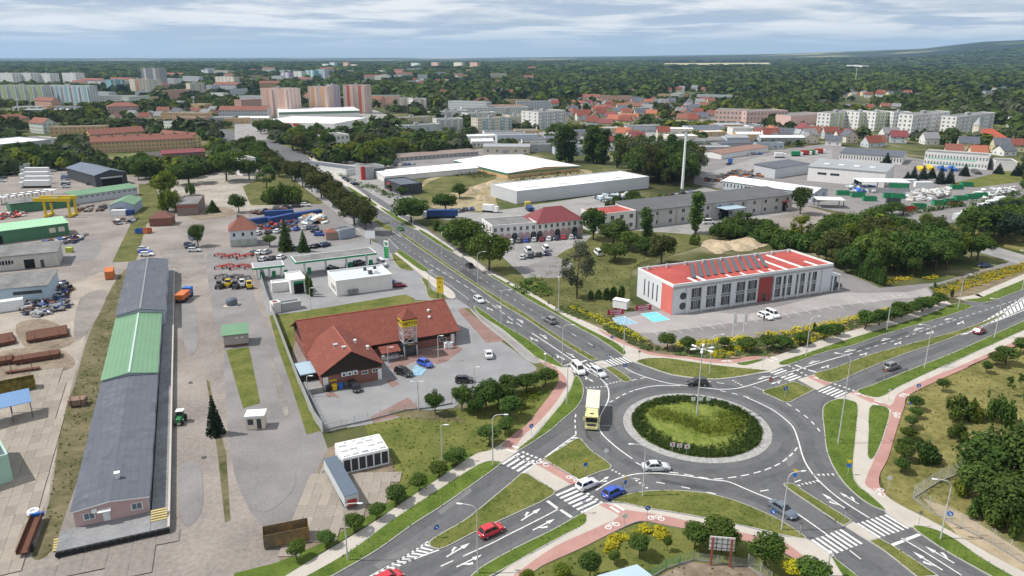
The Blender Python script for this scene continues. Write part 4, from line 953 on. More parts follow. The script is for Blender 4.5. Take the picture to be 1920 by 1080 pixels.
def lettering(txt,size,m,parent,loc,rz=0.0,name='lettering',sx=1.0):
 o=obj(name,text_mesh(txt,size,m),parent,loc);o.rotation_euler=(math.pi/2,0,rz);o.scale=(sx,1,1);return o
LAMPS={}
def lamp(p,ytop,yaw,label,arm=2.0,group='street lamps along the roads',two=False):
 g=G(p);h=HT(p,ytop)if ytop else 9.5
 key=(round(h*2)/2,arm,two)
 if key not in LAMPS:
  H=key[0];m=MB();r=min(1.1,arm*.5)
  m.path([(0,0,0),(0,0,1.2),(0,0,H-r)],[.13,.11,.065],8)
  if arm>.2:
   for sgn in((1,-1)if two else(1,)):
    pts=[(sgn*r*(1-math.cos(t)),0,H-r+r*math.sin(t))for t in np.linspace(0,1.45,6)]+[(sgn*arm,0,H+.08)]
    m.path(pts,[.06]*7,6)
  hd=MB()
  for sgn in((1,-1)if two else(1,)):
   if arm>.2:hd.lathe([(.05,.06),(.20,.02),(.22,-.06),(.15,-.12)],10,0,(0,0,0))
   else:hd.lathe([(.10,0),(.28,.15),(.30,.35),(.18,.5)],10)
  LAMPS[key]=(m.data('pole',LAMPG,True),hd.data('lamp_head',WHITEP,True))
 po,he=LAMPS[key]
 t=thing('street_lamp',label,'street lamp',(g.x,g.y,.1),math.radians(yaw),group)
 obj('pole',po,t)
 for sgn in((1,-1)if two else(1,)):obj('lamp_head',he,t,(sgn*(arm+.25)if arm>.2 else 0,0,key[0]+(.08 if arm>.2 else -.05)),sc=(2.1,.8,1)if arm>.2 else 1)
 return t
SIGNM={}
def sign(p,shape,col,label,h=2.6,yaw=0,size=.42,extra=None,name='road_sign'):
 pass
 g=G(p);t=thing(name,label,'road sign',(g.x,g.y,.15),math.radians(yaw),'road signs')
 key=('post',h)
 if key not in SIGNM:SIGNM[key]=MB().tube((0,0,0),(0,0,h),.04,.04,6).data('post',STEEL)
 obj('post',SIGNM[key],t)
 k2=(shape,col,size)
 if k2 not in SIGNM:
  n={'round':16,'square':4,'tri':3,'invtri':3}[shape];ph={'round':0,'square':math.pi/4,'tri':math.pi/2,'invtri':-math.pi/2}[shape]
  P=[(size*math.cos(ph+6.28318*i/n),size*math.sin(ph+6.28318*i/n))for i in range(n)]
  mb=MB();mb.add([(x,-.06,z)for x,z in P]+[(x,-.04,z)for x,z in P],[tuple(range(n)),tuple(range(2*n-1,n-1,-1))]+[(i,i+n,(i+1)%n+n,(i+1)%n)for i in range(n)])
  SIGNM[k2]=mb.data('plate',{'blue':BLUEP3,'yellow':YELLOW,'white':WHITEP,'grey':PLASTIC,'red':REDP}[col])
 pl=obj('plate',SIGNM[k2],t,(0,0,h-size*.5))
 if extra=='arrow':
  a=MB().poly([(-.05,-.063,-.25),(.05,-.063,-.25),(.05,-.063,.05),(.17,-.063,.05),(0,-.063,.27),(-.17,-.063,.05),(-.05,-.063,.05)]).build('arrow_symbol',WHITEP,pl);a.rotation_euler=(0,math.radians(135),0)
 if extra=='ring':
  R2=[(math.cos(6.283*i/14),math.sin(6.283*i/14))for i in range(14)]
  MB().add([(x*.26,-.063,z*.26)for x,z in R2]+[(x*.17,-.063,z*.17)for x,z in R2],[(i,(i+1)%14,14+(i+1)%14,14+i)for i in range(14)]).build('ring_symbol',WHITEP,pl)
 if extra=='bar':MB().box(-.27,.27,-.066,-.061,-.06,.06).build('bar_symbol',WHITEP,pl)
 if extra=='walk':MB().poly([(-.30,-.063,-.22),(.30,-.063,-.22),(0,-.063,.30)]).build('crossing_symbol',WHITEP,pl)
 if extra=='round2':obj('plate',SIGNM.setdefault(('round','blue',.38),None)or mkround(),t,(0,0,h-1.0))
 return t
def mkround():
 n=16;P=[(.38*math.cos(6.28318*i/n),.38*math.sin(6.28318*i/n))for i in range(n)]
 mb=MB();mb.add([(x,-.06,z)for x,z in P]+[(x,-.04,z)for x,z in P],[tuple(range(n)),tuple(range(2*n-1,n-1,-1))]+[(i,i+n,(i+1)%n+n,(i+1)%n)for i in range(n)])
 SIGNM[('round','blue',.38)]=mb.data('plate',BLUEP3);return SIGNM[('round','blue',.38)]
def fence(px,h,label,style='mesh',step=2.5,m=None,z=.05,name='fence',base=True,world=False):
 pass
 P=[Vector(p[:2])for p in px]if world else[Vector(G(p)[:2])for p in px]
 m=m or STEEL;o=P[0];t=thing(name,label,'fence',(o.x,o.y,z))
 post=MB().box(-.04,.04,-.04,.04,0,h+.05).data('post',m);cache={}
 for i in range(len(P)-1):
  a,b=P[i],P[i+1];L_=(b-a).length;n=max(1,round(L_/step));s=L_/n;rz=math.atan2((b-a).y,(b-a).x)
  key=round(s,2)
  if key not in cache:
   q=MB()
   if style=='mesh':
    for k in range(10):q.box(.04,s-.04,-.006,.006,.1+(h-.15)*k/9,.1+(h-.15)*k/9+.012)
    for k in range(int(s/.28)):q.box(.15+k*.28,.15+k*.28+.010,-.007,.007,.1,h-.05)
   elif style=='bars':
    q.box(.04,s-.04,-.02,.02,h-.12,h-.06);q.box(.04,s-.04,-.02,.02,.15,.21)
    for k in range(int(s/.22)):q.box(.12+k*.22,.12+k*.22+.03,-.015,.015,.05,h)
   else:q.box(.05,s-.05,-.03,.03,.08,h-.03)
   cache[key]=q.data('panel',m)
   if base and style!='solid':cache[(key,'b')]=MB().box(.04,s-.04,-.06,.06,0,.22).data('plinth',CONC3)
  for k in range(n):
   c=a.lerp(b,k/n)-o
   obj('post',post,t,(c.x,c.y,0),rz);pn=obj('panel',cache[key],t,(c.x,c.y,0),rz)
   if(key,'b')in cache:obj('plinth',cache[(key,'b')],pn)
 c=P[-1]-o;obj('post',post,t,(c.x,c.y,0))
 return t
def container(p,yaw,L_,h,wd,m,label,group=None,name='shipping_container',cat='container',rails=True):
 g=G(p);t=thing(name,label,cat,(g.x,g.y,.06),math.radians(yaw),group)
 MB().box(-L_/2+.05,L_/2-.05,-wd/2+.04,wd/2-.04,.12,h-.05).build('shell',m,t,uvm=True)
 f=MB()
 for x in(-L_/2,L_/2-.1):
  for y in(-wd/2,wd/2-.1):f.box(x,x+.1,y,y+.1,0,h)
 for z_ in(.02,h-.11):
  for y in(-wd/2-.004,wd/2-.096):f.box(-L_/2+.1,L_/2-.1,y,y+.1,z_,z_+.1)
 f.build('frame',m,t)
 MB().box(L_/2-.045,L_/2-.02,-wd/2+.15,-.02,.2,h-.15).build('door',m,t);MB().box(L_/2-.045,L_/2-.02,.02,wd/2-.15,.2,h-.15).build('door',m,t)
 return t
def skip(p,yaw,L_,h,wd,m,label,group=None,fill=None,name='open_skip',cat='container'):
 g=G(p);t=thing(name,label,cat,(g.x,g.y,.06),math.radians(yaw),group);w=MB()
 a=[(-L_/2,-wd/2),(L_/2,-wd/2),(L_/2,wd/2),(-L_/2,wd/2)];b=[(x*.985,y*.96)for x,y in a]
 w.prism(a,.15,h,top=False);n=4
 w.add([(x,y,h)for x,y in a]+[(x,y,h)for x,y in b]+[(x,y,.3)for x,y in b],[(i,(i+1)%n,n+(i+1)%n,n+i)for i in range(n)]+[(n+i,n+(i+1)%n,2*n+(i+1)%n,2*n+i)for i in range(n)]+[(8,9,10,11)])
 w.build('shell',m,t,uvm=True)
 k=max(3,int(L_/.9))
 rb=MB().box(-.06,.06,-.07,0,.15,h).data('rib',m)
 for i in range(k):
  x=-L_/2+L_*(i+.5)/k;obj('rib',rb,t,(x,-wd/2,0));obj('rib',rb,t,(x,wd/2,0),math.pi)
 MB().box(-L_/2,L_/2,-.5,-.35,0,.15).build('skid',m,t);MB().box(-L_/2,L_/2,.35,.5,0,.15).build('skid',m,t)
 if fill:
  V,F=leaves(np.column_stack([scatter([(x*.9,y*.9)for x,y in a],12),np.full(12,h*.6)]),np.full(12,h*.3),160,.3,RNG);obj('load',npmesh('load',V,F,fill),t,kind='stuff')
 return t
# roundabout island planting
def ring(r0,r1,n=64):return[(r1*math.cos(t),r1*math.sin(t))for t in np.linspace(0,6.283,n)]+[(r0*math.cos(t),r0*math.sin(t))for t in np.linspace(6.283,0,n)]
disc=MB().poly([(.87*RR*math.cos(t),.87*RR*math.sin(t),.17)for t in np.linspace(0,6.2832,48,endpoint=False)]).build('lawn',mat('island_grass',(.085,.15,.018),.95,.3,.5,col2=(.23,.25,.065),fine=2.5,bump=.4,spec=.1),ap)
def hedge_ring():
 n=1900;t=RNG.random(n)*6.283
 inner=.60+.07*np.sin(t-.4)+.05*np.sin(3*t)
 r=RR*(inner+(.865-inner)*np.sqrt(RNG.random(n)))
 C=np.column_stack([r*np.cos(t),r*np.sin(t),.36+.20*RNG.random(n)]);R=.36+.10*RNG.random(n)
 V,F=leaves(C,R,36000,.085,RNG,(1,1,.9),.45,.4);V[:,2]=np.maximum(V[:,2],.1)
 obj('hedge',npmesh('hedge',V,F,LEAF['hedge']),ap)
hedge_ring()
def reeds():
 path=curve([(-.52,.30),(-.30,.22),(-.05,.02),(.08,-.12),(.30,-.16),(.55,.02),(.45,.22)],False,12)
 C=[];
 for i in range(1600):
  p=path[RNG.integers(len(path))];C.append((RR*p[0]+RNG.normal()*1.3,RR*p[1]+RNG.normal()*1.3,.45+.45*RNG.random()))
 V,F=leaves(np.array(C),np.full(len(C),.45),12000,.085,RNG,(.8,.8,1.6),.2,-.2);V[:,2]=np.maximum(V[:,2],.1)
 obj('tall_grass',npmesh('tall_grass',V,F,LEAF['reed']),ap)
reeds()
def chevron(p,label,z=.8,back=False):
 g=G(p);t=thing('chevron_sign',label,'road sign',(g.x,g.y,.1),0.0 if not back else math.pi,'chevron signs on the roundabout island')
 MB().tube((0,.03,0),(0,.03,1.9),.035,.035,6).build('post',STEEL,t)
 pl=MB().box(-.42,.42,-.03,0,1.15,1.9).build('plate',WHITEP,t)
 MB().poly([(-.30,-.034,1.2),(-.05,-.034,1.2),(.28,-.034,1.52),(-.05,-.034,1.85),(-.30,-.034,1.85),(.02,-.034,1.52)]).build('chevron_symbol',REDP,pl)
for i,(x,y)in enumerate(((1260,849),(1273,851),(1287,853))):chevron((x,y),['left','middle','right'][i]+' red and white chevron sign of three in the near hedge')
for i,x in enumerate((1299,1313,1327)):chevron((x,762),['left','middle','right'][i]+' chevron sign seen from behind in the far hedge',back=True)
gm=G((1306,783));mh=HT((1306,783),656)
mast=thing('lighting_mast','tall grey mast with a ring of lamps in the roundabout island','street lamp',(gm.x,gm.y,.1))
MB().path([(0,0,0),(0,0,1.5),(0,0,mh)],[.20,.16,.08],10).build('pole',LAMPG,mast,smooth=True)
MB().lathe([(.25,-.15),(.3,0),(.2,.12)],12,0,(0,0,mh)).build('collar',LAMPG,mast)
arm=MB().tube((.2,0,0),(1.35,0,.18),.05,.05,6).data('arm',LAMPG);hd=MB().box(1.3,2.3,-.2,.2,.08,.26).data('lamp_head',WHITEP)
for i in range(6):
 a=obj('arm',arm,mast,(0,0,mh),i*math.pi/3+.2);obj('lamp_head',hd,a)
# street lamps
LT=[((652,1052),944,0,'street lamp on the footpath verge at the very bottom left of centre'),((896,1077),947,170,'street lamp beside the red car, arm turned left'),((924,874),781,0,'street lamp on the corner by the left zebra crossing'),((1063,758),679,0,'street lamp on the verge left of the yellow truck'),((1054,685),609,0,'street lamp at the crossing behind the white van'),((940,607),543,0,'street lamp on the verge in front of the supermarket car park'),((1047,588),526,90,'slim street lamp beside the dark car on the avenue'),((1169,662),600,80,'street lamp at the far zebra crossing near the blue bays'),((1330,702),628,10,'street lamp on the lens shaped verge behind the mast'),((1511,669),597,20,'street lamp by the right crossing with arm to the right'),((1662,621),557,15,'street lamp in the right verge beside the clipped bushes'),((1796,580),517,15,'street lamp near the car park driveway on the right'),((1733,691),612,165,'street lamp in the verge right of the dark car'),((1864,635),563,165,'street lamp beside the small red car on the right'),((1571,833),667,160,'tallest street lamp, on the curved verge right of the roundabout'),((1465,995),889,10,'street lamp in front of the grey car at lower right'),((1763,1012),905,170,'street lamp at the bottom right beside the wire fence'),((1205,931),833,175,'street lamp standing in front of the silver car'),((776,456),405,160,'street lamp in the median by the avenue turn'),((829,491),438,90,'slim street lamp in the median of the avenue'),((896,534),474,20,'street lamp in the median opposite the fuel station shop'),((1916,545),470,170,'street lamp at the right picture edge'),((700,405),362,90,'street lamp in the median far up the avenue'),((627,352),316,90,'street lamp far up the avenue between trees')]
for p,yt,yaw,lab in LT:lamp(p,yt,yaw,lab)
for p,yt,lab in(((1550,1082),1043,'white globe lamp on the footpath at the bottom'),((1022,690),666,'white globe lamp on the cycle path by the supermarket')):lamp(p,yt,0,lab,0.0,'globe lamps by the paths')
for p,yt,lab,two in(((785,769),716,'twin lamp in the middle of the supermarket car park',True),((889,718),689,'lamp beside the black hatchback in the car park',False),((578,744),706,'lamp at the left corner of the supermarket car park',False),((729,700),651,'lamp at the inner corner of the supermarket',False),((822,677),632,'lamp on the red paving beside the blue car',False),((829,867),800,'grey lamp on the lawn between two poles',False),((583,580),540,'lamp in front of the car wash',False),((805,548),508,'lamp beside the yellow sign board',False)):lamp(p,yt,0,lab,.7,'lamps in the car parks',two)
for p,yt,lab in(((1373,630),586,'left flagpole beside the office car park'),((1393,626),582,'right flagpole beside the office car park')):
 g=G(p);h=HT(p,yt);t=thing('flagpole',lab,'flagpole',(g.x,g.y,.05),0,'flagpoles');MB().path([(0,0,0),(0,0,h)],[.06,.03],6).build('pole',WHITEP,t);MB().poly([(.03,0,h-3),(.8,.1,h-3.2),(.7,-.1,h-.3),(.03,0,h-.1)]).build('flag',WHITEP,t)
# road signs
for a in(((819,1010),'round','blue','blue keep right sign at the tip of the lower left median',2.0,30,.42,'arrow'),((1097,892),'invtri','yellow','yellow give way sign on the triangular island',3.0,20,.5,'round2'),((1136,866),'round','white','round sign seen from behind at the edge of the triangular island',2.2,0,.42,None),((1171,925),'invtri','yellow','yellow give way sign beside the blue car',2.9,40,.5,'round2'),((1170,993),'round','white','round white sign beside the cycle path bend',2.4,10,.42,'ring'),((1213,979),'round','blue','round blue cycle path sign below the roundabout',2.5,0,.4,'arrow'),((1094,964),'square','blue','blue crossing sign at the lower left zebra crossing',2.4,30,.42,'walk'),((1447,985),'round','blue','round blue sign on the verge near the grey car',2.4,-30,.42,'arrow'),((1498,1009),'square','grey','grey backed sign at the lower right zebra crossing',2.6,30,.40,None),((1583,981),'square','grey','grey backed sign on the lower right median',2.5,0,.40,None),((1589,892),'invtri','yellow','yellow give way sign on the curved verge at right',2.8,-30,.5,'round2'),((1488,910),'invtri','yellow','give way sign at the tip of the lower right median',2.8,-30,.5,'round2'),((1664,921),'round','white','round white sign where the red cycle path ends',2.5,0,.42,'ring'),((1721,989),'square','grey','grey backed sign by the lower right footpath',2.6,20,.40,None),((1776,991),'round','blue','round blue sign near the wire fence at lower right',2.6,-30,.42,'arrow'),((1720,739),'round','blue','round blue cycle sign beside the red path on the right',2.0,-20,.42,'arrow'),((1704,773),'tri','blue','blue triangular sign among the clipped bushes at right',2.0,0,.42,None),((1665,752),'square','white','white sign with a bin at the right crossing',2.5,0,.34,None),((1657,713),'round','red','reddish sign beside the dark grey car on the right',2.3,0,.40,'bar'),((1471,746),'round','blue','blue keep right sign on the island right of the roundabout',2.2,0,.45,'arrow'),((1473,721),'square','white','white sign at the right zebra crossing refuge',2.2,0,.34,None),((1444,726),'round','red','red no entry sign right of the roundabout',1.8,0,.45,'bar'),((1576,641),'square','white','small white sign on the verge beside the right footpath',2.2,0,.34,None),((1198,677),'square','grey','grey backed sign at the far zebra crossing',2.4,0,.36,None),((1171,702),'round','blue','blue keep right sign on the small far median',2.2,10,.45,'arrow'),((1140,684),'square','blue','blue crossing sign on the far refuge',2.2,0,.42,'walk'),((996,818),'round','blue','round blue cycle sign by the path left of the truck',2.2,20,.42,'arrow'),((694+2,1022),'square','white','small white sign post on the lower left verge',2.4,20,.3,None),((1113,668),'square','grey','grey sign on the avenue median near the crossing',2.4,0,.36,None),((1430,690),'round','white','round white sign on the far footpath near the right crossing',2.4,0,.4,'ring'),((1147,648),'round','blue','round blue sign on the right verge of the avenue',2.3,0,.42,'arrow'),((963,610),'square','blue','blue sign in the left avenue lane verge',2.2,0,.42,'walk'),((1029,582),'round','grey','grey round sign by the avenue footpath',2.3,0,.40,None)):
 sign(*a[:4],h=a[4],yaw=a[5],size=a[6],extra=a[7])
def bikesym(p,yaw,s=1.0):
 g=G(p);mb=MB()
 for cx in(-.5,.5):
  R2=[(math.cos(6.283*i/12),math.sin(6.283*i/12))for i in range(12)]
  mb.add([(cx+x*.34,y*.34,0)for x,y in R2]+[(cx+x*.22,y*.22,0)for x,y in R2],[(i,(i+1)%12,12+(i+1)%12,12+i)for i in range(12)])
 for a,b in(((-.5,0),(-.15,.45)),((-.15,.45),(.4,.45)),((.4,.45),(.5,0)),((-.15,.45),(0,-.02)),((0,-.02),(.4,.44)),((.4,.45),(.55,.62))):
  A_,B_=Vector(a),Vector(b);d=(B_-A_).normalized();n=Vector((-d.y,d.x))*.06;mb.poly([(q.x,q.y,.001)for q in(A_-n,B_-n,B_+n,A_+n)])
 mb.build('cycle_symbol',PAINT,road,loc=(g.x,g.y,.222),rz=math.radians(yaw),sc=1.5*s)
for p,yw in(((1017,871),-40),((1074,900),-40),((1148,988),30),((1230,974),-10),((1652,925),70),((1682,780),60),((1695,743),25),((1537,712),-30),((1614,742),-25),((1363,679),0)):bikesym(p,yw)
mh_=MB().lathe([(.42,0),(.42,.012),(.0001,.013)],14).data('manhole_cover',DKSTEEL)
for i,(p,lab)in enumerate((((357,718),'round manhole cover on the yard between warehouse and fir tree'),((382,858),'dark manhole cover on the yard right of the warehouse front'),((604,886),'manhole ring at the corner of the concrete slabs'),((1346,856),'dark drain cover in the roundabout apron'))):
 g=G(p);obj('manhole_cover',mh_,None,(g.x,g.y,.14),label=lab,cat='manhole cover')
# cars on the roads
car('sedan',(1230,881),4,'silver','silver saloon car driving on the roundabout behind a lamp post',full=True)
car('hatch',(1101,914),yaw_px((1085,921),(1119,906)),'white','white hatchback waiting to enter the roundabout',full=True)
car('hatch',(1150,929),yaw_px((1131,937),(1169,919)),'blue','bright blue car stopped at the give way line',full=True)
car('hatch',(921,1001),yaw_px((900,1010),(943,991)),'red','bright red car on the lower left road',full=True)
car('hatch',(729,1092),yaw_px((705,1103),(750,1080)),'red','red car roof cut off by the bottom picture edge',full=True)
car('van',(1084,698),yaw_px((1074,687),(1094,708)),'white','white van on the zebra crossing behind the truck',full=True,sc=.92)
car('wagon',(1122,703),yaw_px((1110,695),(1134,711)),'silver','grey estate car beside the white van',full=True)
car('suv',(1307,723),180,'black','black car on the far side of the roundabout',full=True)
car('suv',(1031,605),yaw_px((1040,610),(1022,599)),'grey','dark grey car driving up the avenue',full=True)
car('wagon',(898,566),yaw_px((890,560),(907,572)),'silver','silver car coming down the avenue',full=True)
car('hatch',(880,501),yaw_px((889,506),(871,495)),'black','black car driving away up the avenue',full=True)
car('hatch',(751,432),yaw_px((759,436),(743,428)),'green','small green car far up the avenue',full=True)
car('sedan',(1467,962),yaw_px((1447,949),(1488,975)),'slate','slate grey car leaving at lower right',full=True)
car('suv',(1671,692),yaw_px((1657,697),(1686,686)),'grey','dark grey car leaving to the right',full=True)
car('hatch',(1836,625),yaw_px((1824,630),(1848,620)),'darkred','small dark red car on the right road',full=True)
car('sedan',(916,668),yaw_px((918,676),(914,658)),'white','white car alone in the supermarket car park',full=True)
car('hatch',(871,717),6,'black','black hatchback near the hedge trees in the car park',full=True)
car('hatch',(797,686),yaw_px((783,681),(810,691)),'blue','blue car parked on the blue bay by the sign tower',full=True)
car('suv',(757,703),yaw_px((742,698),(771,708)),'black','black car parked left of the blue bay',full=True)
car('wagon',(665,730),yaw_px((656,721),(674,739)),'black','black car parked against the brick gable',full=True)
car('wagon',(1435,597),yaw_px((1423,592),(1447,602)),'white','white pickup parked in front of the office',full=True,name='pickup')
car('van',(1448,594),yaw_px((1438,590),(1460,600)),'white','white panel van parked beside the pickup',full=True,sc=.85)
car('suv',(1563,537),10,'black','black car in the shade at the office corner',full=True)
car('sedan',(1847,501),12,'navy','dark car parked at the edge of the wood on the right',full=True)
MB().poly([(p.x,p.y,Z[0]+.003)for p in[G(q)for q in((776,688),(783,685),(800,694),(790,705),(770,705))]]).build('parking_bay',BLUEP,kind='structure',label='blue painted disabled bay beside the supermarket')
for q,m_,lab in((((1148,597),(1170,593),(1196,607),(1160,611)),BLUEP,'worn blue painted parking bay below the red banner'),(((1201,589),(1230,585),(1256,600),(1226,605)),BLUEP2,'bright turquoise painted parking bay at the office corner')):
 MB().poly([(p.x,p.y,Z[0]+.004)for p in[G(x)for x in q]][::1]).build('parking_bay',m_,kind='structure',label=lab)
 for i in range(4):stripe(G(q[i]),G(q[(i+1)%4]),.14,'bay_line',Z[0]+.008)
stripe(G((1215,596)),G((1243,591)),.14,'bay_line',Z[0]+.008)
for i in range(24):
 t=i/23;a=(1224+(1690-1224)*t,622+(549-622)*t+3.5*math.sin(t*3.1));ln=15-3*t
 stripe(G(a),G((a[0]+ln*1.05,a[1]+ln*.62)),.13,'bay_line',Z[0]+.008)
# yellow truck
g=G((1110,790));yw=math.radians(yaw_px((1111,760),(1107,806)))
tk=thing('truck','yellow lorry with white ribbed trailer entering the roundabout','truck',(g.x,g.y,.1),yw)
YT=paint('yellow')
MB().box(2.0,3.9,-1.22,1.22,.55,2.9).build('cab',YT,tk)
c_=MB();c_.add([(2.0,-1.1,2.9),(2.0,1.1,2.9),(3.6,1.1,2.9),(3.6,-1.1,2.9),(2.0,-1.0,3.6),(2.0,1.0,3.6),(2.6,1.0,3.55),(2.6,-1.0,3.55)],[(4,7,6,5),(0,3,7,4),(1,5,6,2),(3,2,6,7),(0,4,5,1)]);c_.build('roof_fairing',YT,tk)
MB().box(3.9,3.93,-1.05,1.05,1.75,2.65).build('windscreen',CGLASS,tk)
for y in(-1.235,1.222):MB().box(2.5,3.6,y,y+.013,1.75,2.5).build('side_window',CGLASS,tk)
MB().box(3.9,3.94,-.8,.8,.95,1.45).build('grille',DKSTEEL,tk);MB().box(3.9,4.02,-1.2,1.2,.35,.8).build('bumper',YT,tk)
for y in(-1.0,.75):MB().box(4.02,4.04,y,y+.28,.5,.72).build('headlight',HEADL,tk)
for y in(-1.55,1.3):MB().box(3.55,3.7,y,y+.25,1.9,2.55).build('wing_mirror',YT,tk)
MB().box(2.25,3.35,-.35,.35,3.12,3.25).build('roof_lamp_bar',DKSTEEL,tk)
body=MB().box(-6.2,1.6,-1.25,1.25,1.25,3.55).build('trailer_body',mat('cream_tarpaulin',(.66,.62,.50),.7,.12,.8),tk)
for i in range(12):MB().tube((-6.0+i*.67,-1.2,3.56),(-6.0+i*.67,1.2,3.56),.06,.06,6).build('roof_rib',MATS['cream_tarpaulin'],body)
MB().box(-6.1,3.3,-.5,.5,.75,1.1).build('chassis',DKSTEEL,tk)
tw=MB().tube((0,-.16,0),(0,.16,0),.5,.5,14).data('wheel',BLACKP);trm=MB().tube((0,-.17,0),(0,.17,0),.27,.27,10).data('rim',RIM)
for x in(3.0,-.2,-3.9,-5.2):
 for y in(-1.05,1.05):o=obj('wheel',tw,tk,(x,y,.5));obj('rim',trm,o)
# trees and shrubs near the roads
for i,(x,y,yt,w)in enumerate(((855,873,845,36),(824,895,867,31),(786,921,889,33),(746,943,914,34),(707,973,945,28),(664,997,965,36),(614,1023,997,27),(556,1049,1016,31))):
 tree_px('ball',(x,y),yt,f'{ORD(7 - i)} round topped tree from the bottom left along the footpath row','row of round topped trees along the left footpath',['dark','mid','mid'][i%3],w)
for x,y,yt,w,lab in((1023,724,692,38,'dark ball shaped tree nearest the cycle path bend'),(987,733,702,35,'dark ball shaped tree second from the cycle path bend'),(953,742,706,37,'dark ball shaped tree third from the cycle path bend'),(956,786,745,40,'dark ball shaped tree standing alone above the yellow shrub'),(947,814,784,28,'small ball tree behind the left crossing lamp'),(918,836,800,37,'ball tree at the corner of the left crossing')):
 tree_px('ball',(x,y),yt,lab,'dark ball trees beside the supermarket','dark',w)
for x,y,yt,w,lab in((816,777,733,28,'small dark tree alone at the supermarket fence'),(866,772,722,34,'upright dark tree at the left of the hedge clump'),(912,768,709,50,'tallest dark tree in the clump beside the car park'),(893,780,742,28,'low dark tree in front of the clump'),(935,765,722,46,'dark tree at the right of the clump beside the car park')):
 tree_px('round',(x,y),yt,lab,'dark trees clumped beside the car park','dark',w)
for x,y,yt,w,k,lf,lab in((1199,1044,1003,36,'ball','dark','round topped tree in the middle of the bottom lawn'),(1106,1085,1036,39,'ball','dark','large dark ball tree at the bottom edge'),(1152,1058,1034,19,'ball','mid','small round topped tree left of the lawn tree'),(1251,1033,1007,13,'ball','mid','smallest round topped tree behind the green fence'),(1302,1030,980,46,'ball','mid','large ball tree left of the hoarding'),(1352,1034,976,54,'ball','mid','largest ball tree right behind the hoarding'),(1432,1064,1004,56,'ball','mid','large ball tree right of the hoarding'),(1483,1088,1050,34,'ball','gold','yellow leaved ball tree at the bottom edge'),(1519,1096,1048,46,'ball','mid','green ball tree right of the yellow one'),(1051,1090,1062,30,'ball','lime','lime green bush at the bottom edge'),(988,1095,1070,24,'ball','lime','small lime bush at the bottom left of the cycle path')):
 tree_px(k,(x,y),yt,lab,'round trees on the bottom lawn',lf,w)
for i,(x,y,yt,w)in enumerate(((1912,663,632,25),(1885,684,651,33),(1867,687,661,28),(1848,700,677,15),(1767,735,711,20),(1716,769,743,24),(1716,784,766,18),(1709,803,780,23),(1703,824,803,27),(1697,845,823,23),(1694,862,834,31),(1690,886,860,28))):
 tree_px('ball',(x,y),yt,f'{ORD(i)} clipped round tree from the top along the red cycle path','clipped round trees beside the red cycle path','dark' if i%2 else 'mid',w)
for x,y,yt,w,k,lf,lab in((1795,786,738,62,'shrub','mid','big green bush in the middle of the dry meadow'),(1822,788,748,34,'shrub','lime','lighter bush beside the big meadow bush'),(1878,795,743,54,'shrub','mid','big green bush at the right of the dry meadow'),(1795,828,790,42,'shrub','mid','low bush below the big meadow bush'),(1733,866,824,52,'shrub','dark','spreading bush behind the clipped round trees'),(1830,880,850,40,'shrub','lime','lime bush where the wire fence meets the trees'),(1843,975,925,60,'shrub','mid','light green bush below the large dark trees'),(1885,1000,940,70,'shrub','mid','large green bush at the right edge below the trees'),(1800,925,895,40,'shrub','lime','pale bush inside the wire fence')):
 tree_px(k,(x,y),yt,lab,'bushes in the right meadow',lf,w)
for i,(x,y,yt)in enumerate(((1890,742,704),(1912,730,700),(1851,752,732),(1826,760,745),(1920,770,735),(1858,810,792))):
 tree_px('sapling',(x,y),yt,f'{ORD(i)} young sapling planted in the dry meadow','saplings in the dry meadow','mid')
for x,y,yt,w,lab in((1868,935,812,110,'large dark tree at the right edge inside the fence'),(1925,945,780,130,'tallest dark tree cut by the right picture edge'),(1830,955,868,80,'dark tree at the left of the fenced clump'),(1900,990,880,100,'dark tree at the front of the fenced clump')):
 tree_px('wide',(x,y),yt,lab,'large dark trees at the right edge','dark',w)
for i,(x,y,yt,w,k)in enumerate(((1251,655,625,31,'ball'),(1289,661,631,29,'ball'),(1358,655,633,20,'ball'),(1398,660,633,30,'ball'),(1438,657,627,30,'ball'),(1468,656,630,28,'ball'),(1500,648,624,26,'ball'),(1545,640,608,32,'ball'),(1566,630,607,22,'ball'),(1622,618,584,36,'ball'),(1648,611,581,32,'ball'),(1672,603,575,26,'ball'),(1690,598,567,32,'ball'),(1712,591,565,24,'ball'),(1729,586,559,28,'ball'),(1745,580,556,24,'ball'),(1760,574,549,24,'ball'))):
 tree_px(k,(x,y),yt,f'{ORD(i)} clipped round tree from the left in the juniper bed','clipped trees in the long juniper bed','dark' if i%3 else 'mid',w)
def bedpx(pts):return[tuple(p)for p in curve(W2(pts),True,4,True)]
beds=[([(1130,612),(1165,612),(1200,632),(1235,650),(1225,660),(1190,648),(1150,630)],'juniper',.75,2600,'green juniper bed beside the far cycle path'),([(1040,584),(1070,570),(1110,592),(1090,600),(1060,590)],'juniper',.6,900,'green juniper patch beside the avenue footpath'),([(1240,655),(1330,648),(1450,632),(1470,655),(1440,668),(1400,668),(1330,672),(1260,664)],'juniper',.6,4200,'green juniper carpet with round trees behind the roundabout'),([(1450,632),(1570,608),(1640,595),(1600,618),(1530,640),(1480,655)],'juniper',.6,3000,'green juniper carpet behind the right footpath'),([(1640,594),(1760,558),(1768,564),(1700,590),(1640,606)],'juniper',.6,2000,'green juniper strip by the car park driveway'),([(1742,541),(1790,527),(1910,497),(1920,505),(1860,522),(1800,540),(1760,552)],'juniper',.6,2600,'green juniper bed at the right of the car park')]
for pts,lf,h,n,lab in beds:foliage_bed('juniper_bed',bedpx(pts),(.3,h),int(n*1.7),lf,.15,lab,kind='stuff',clump=.7)
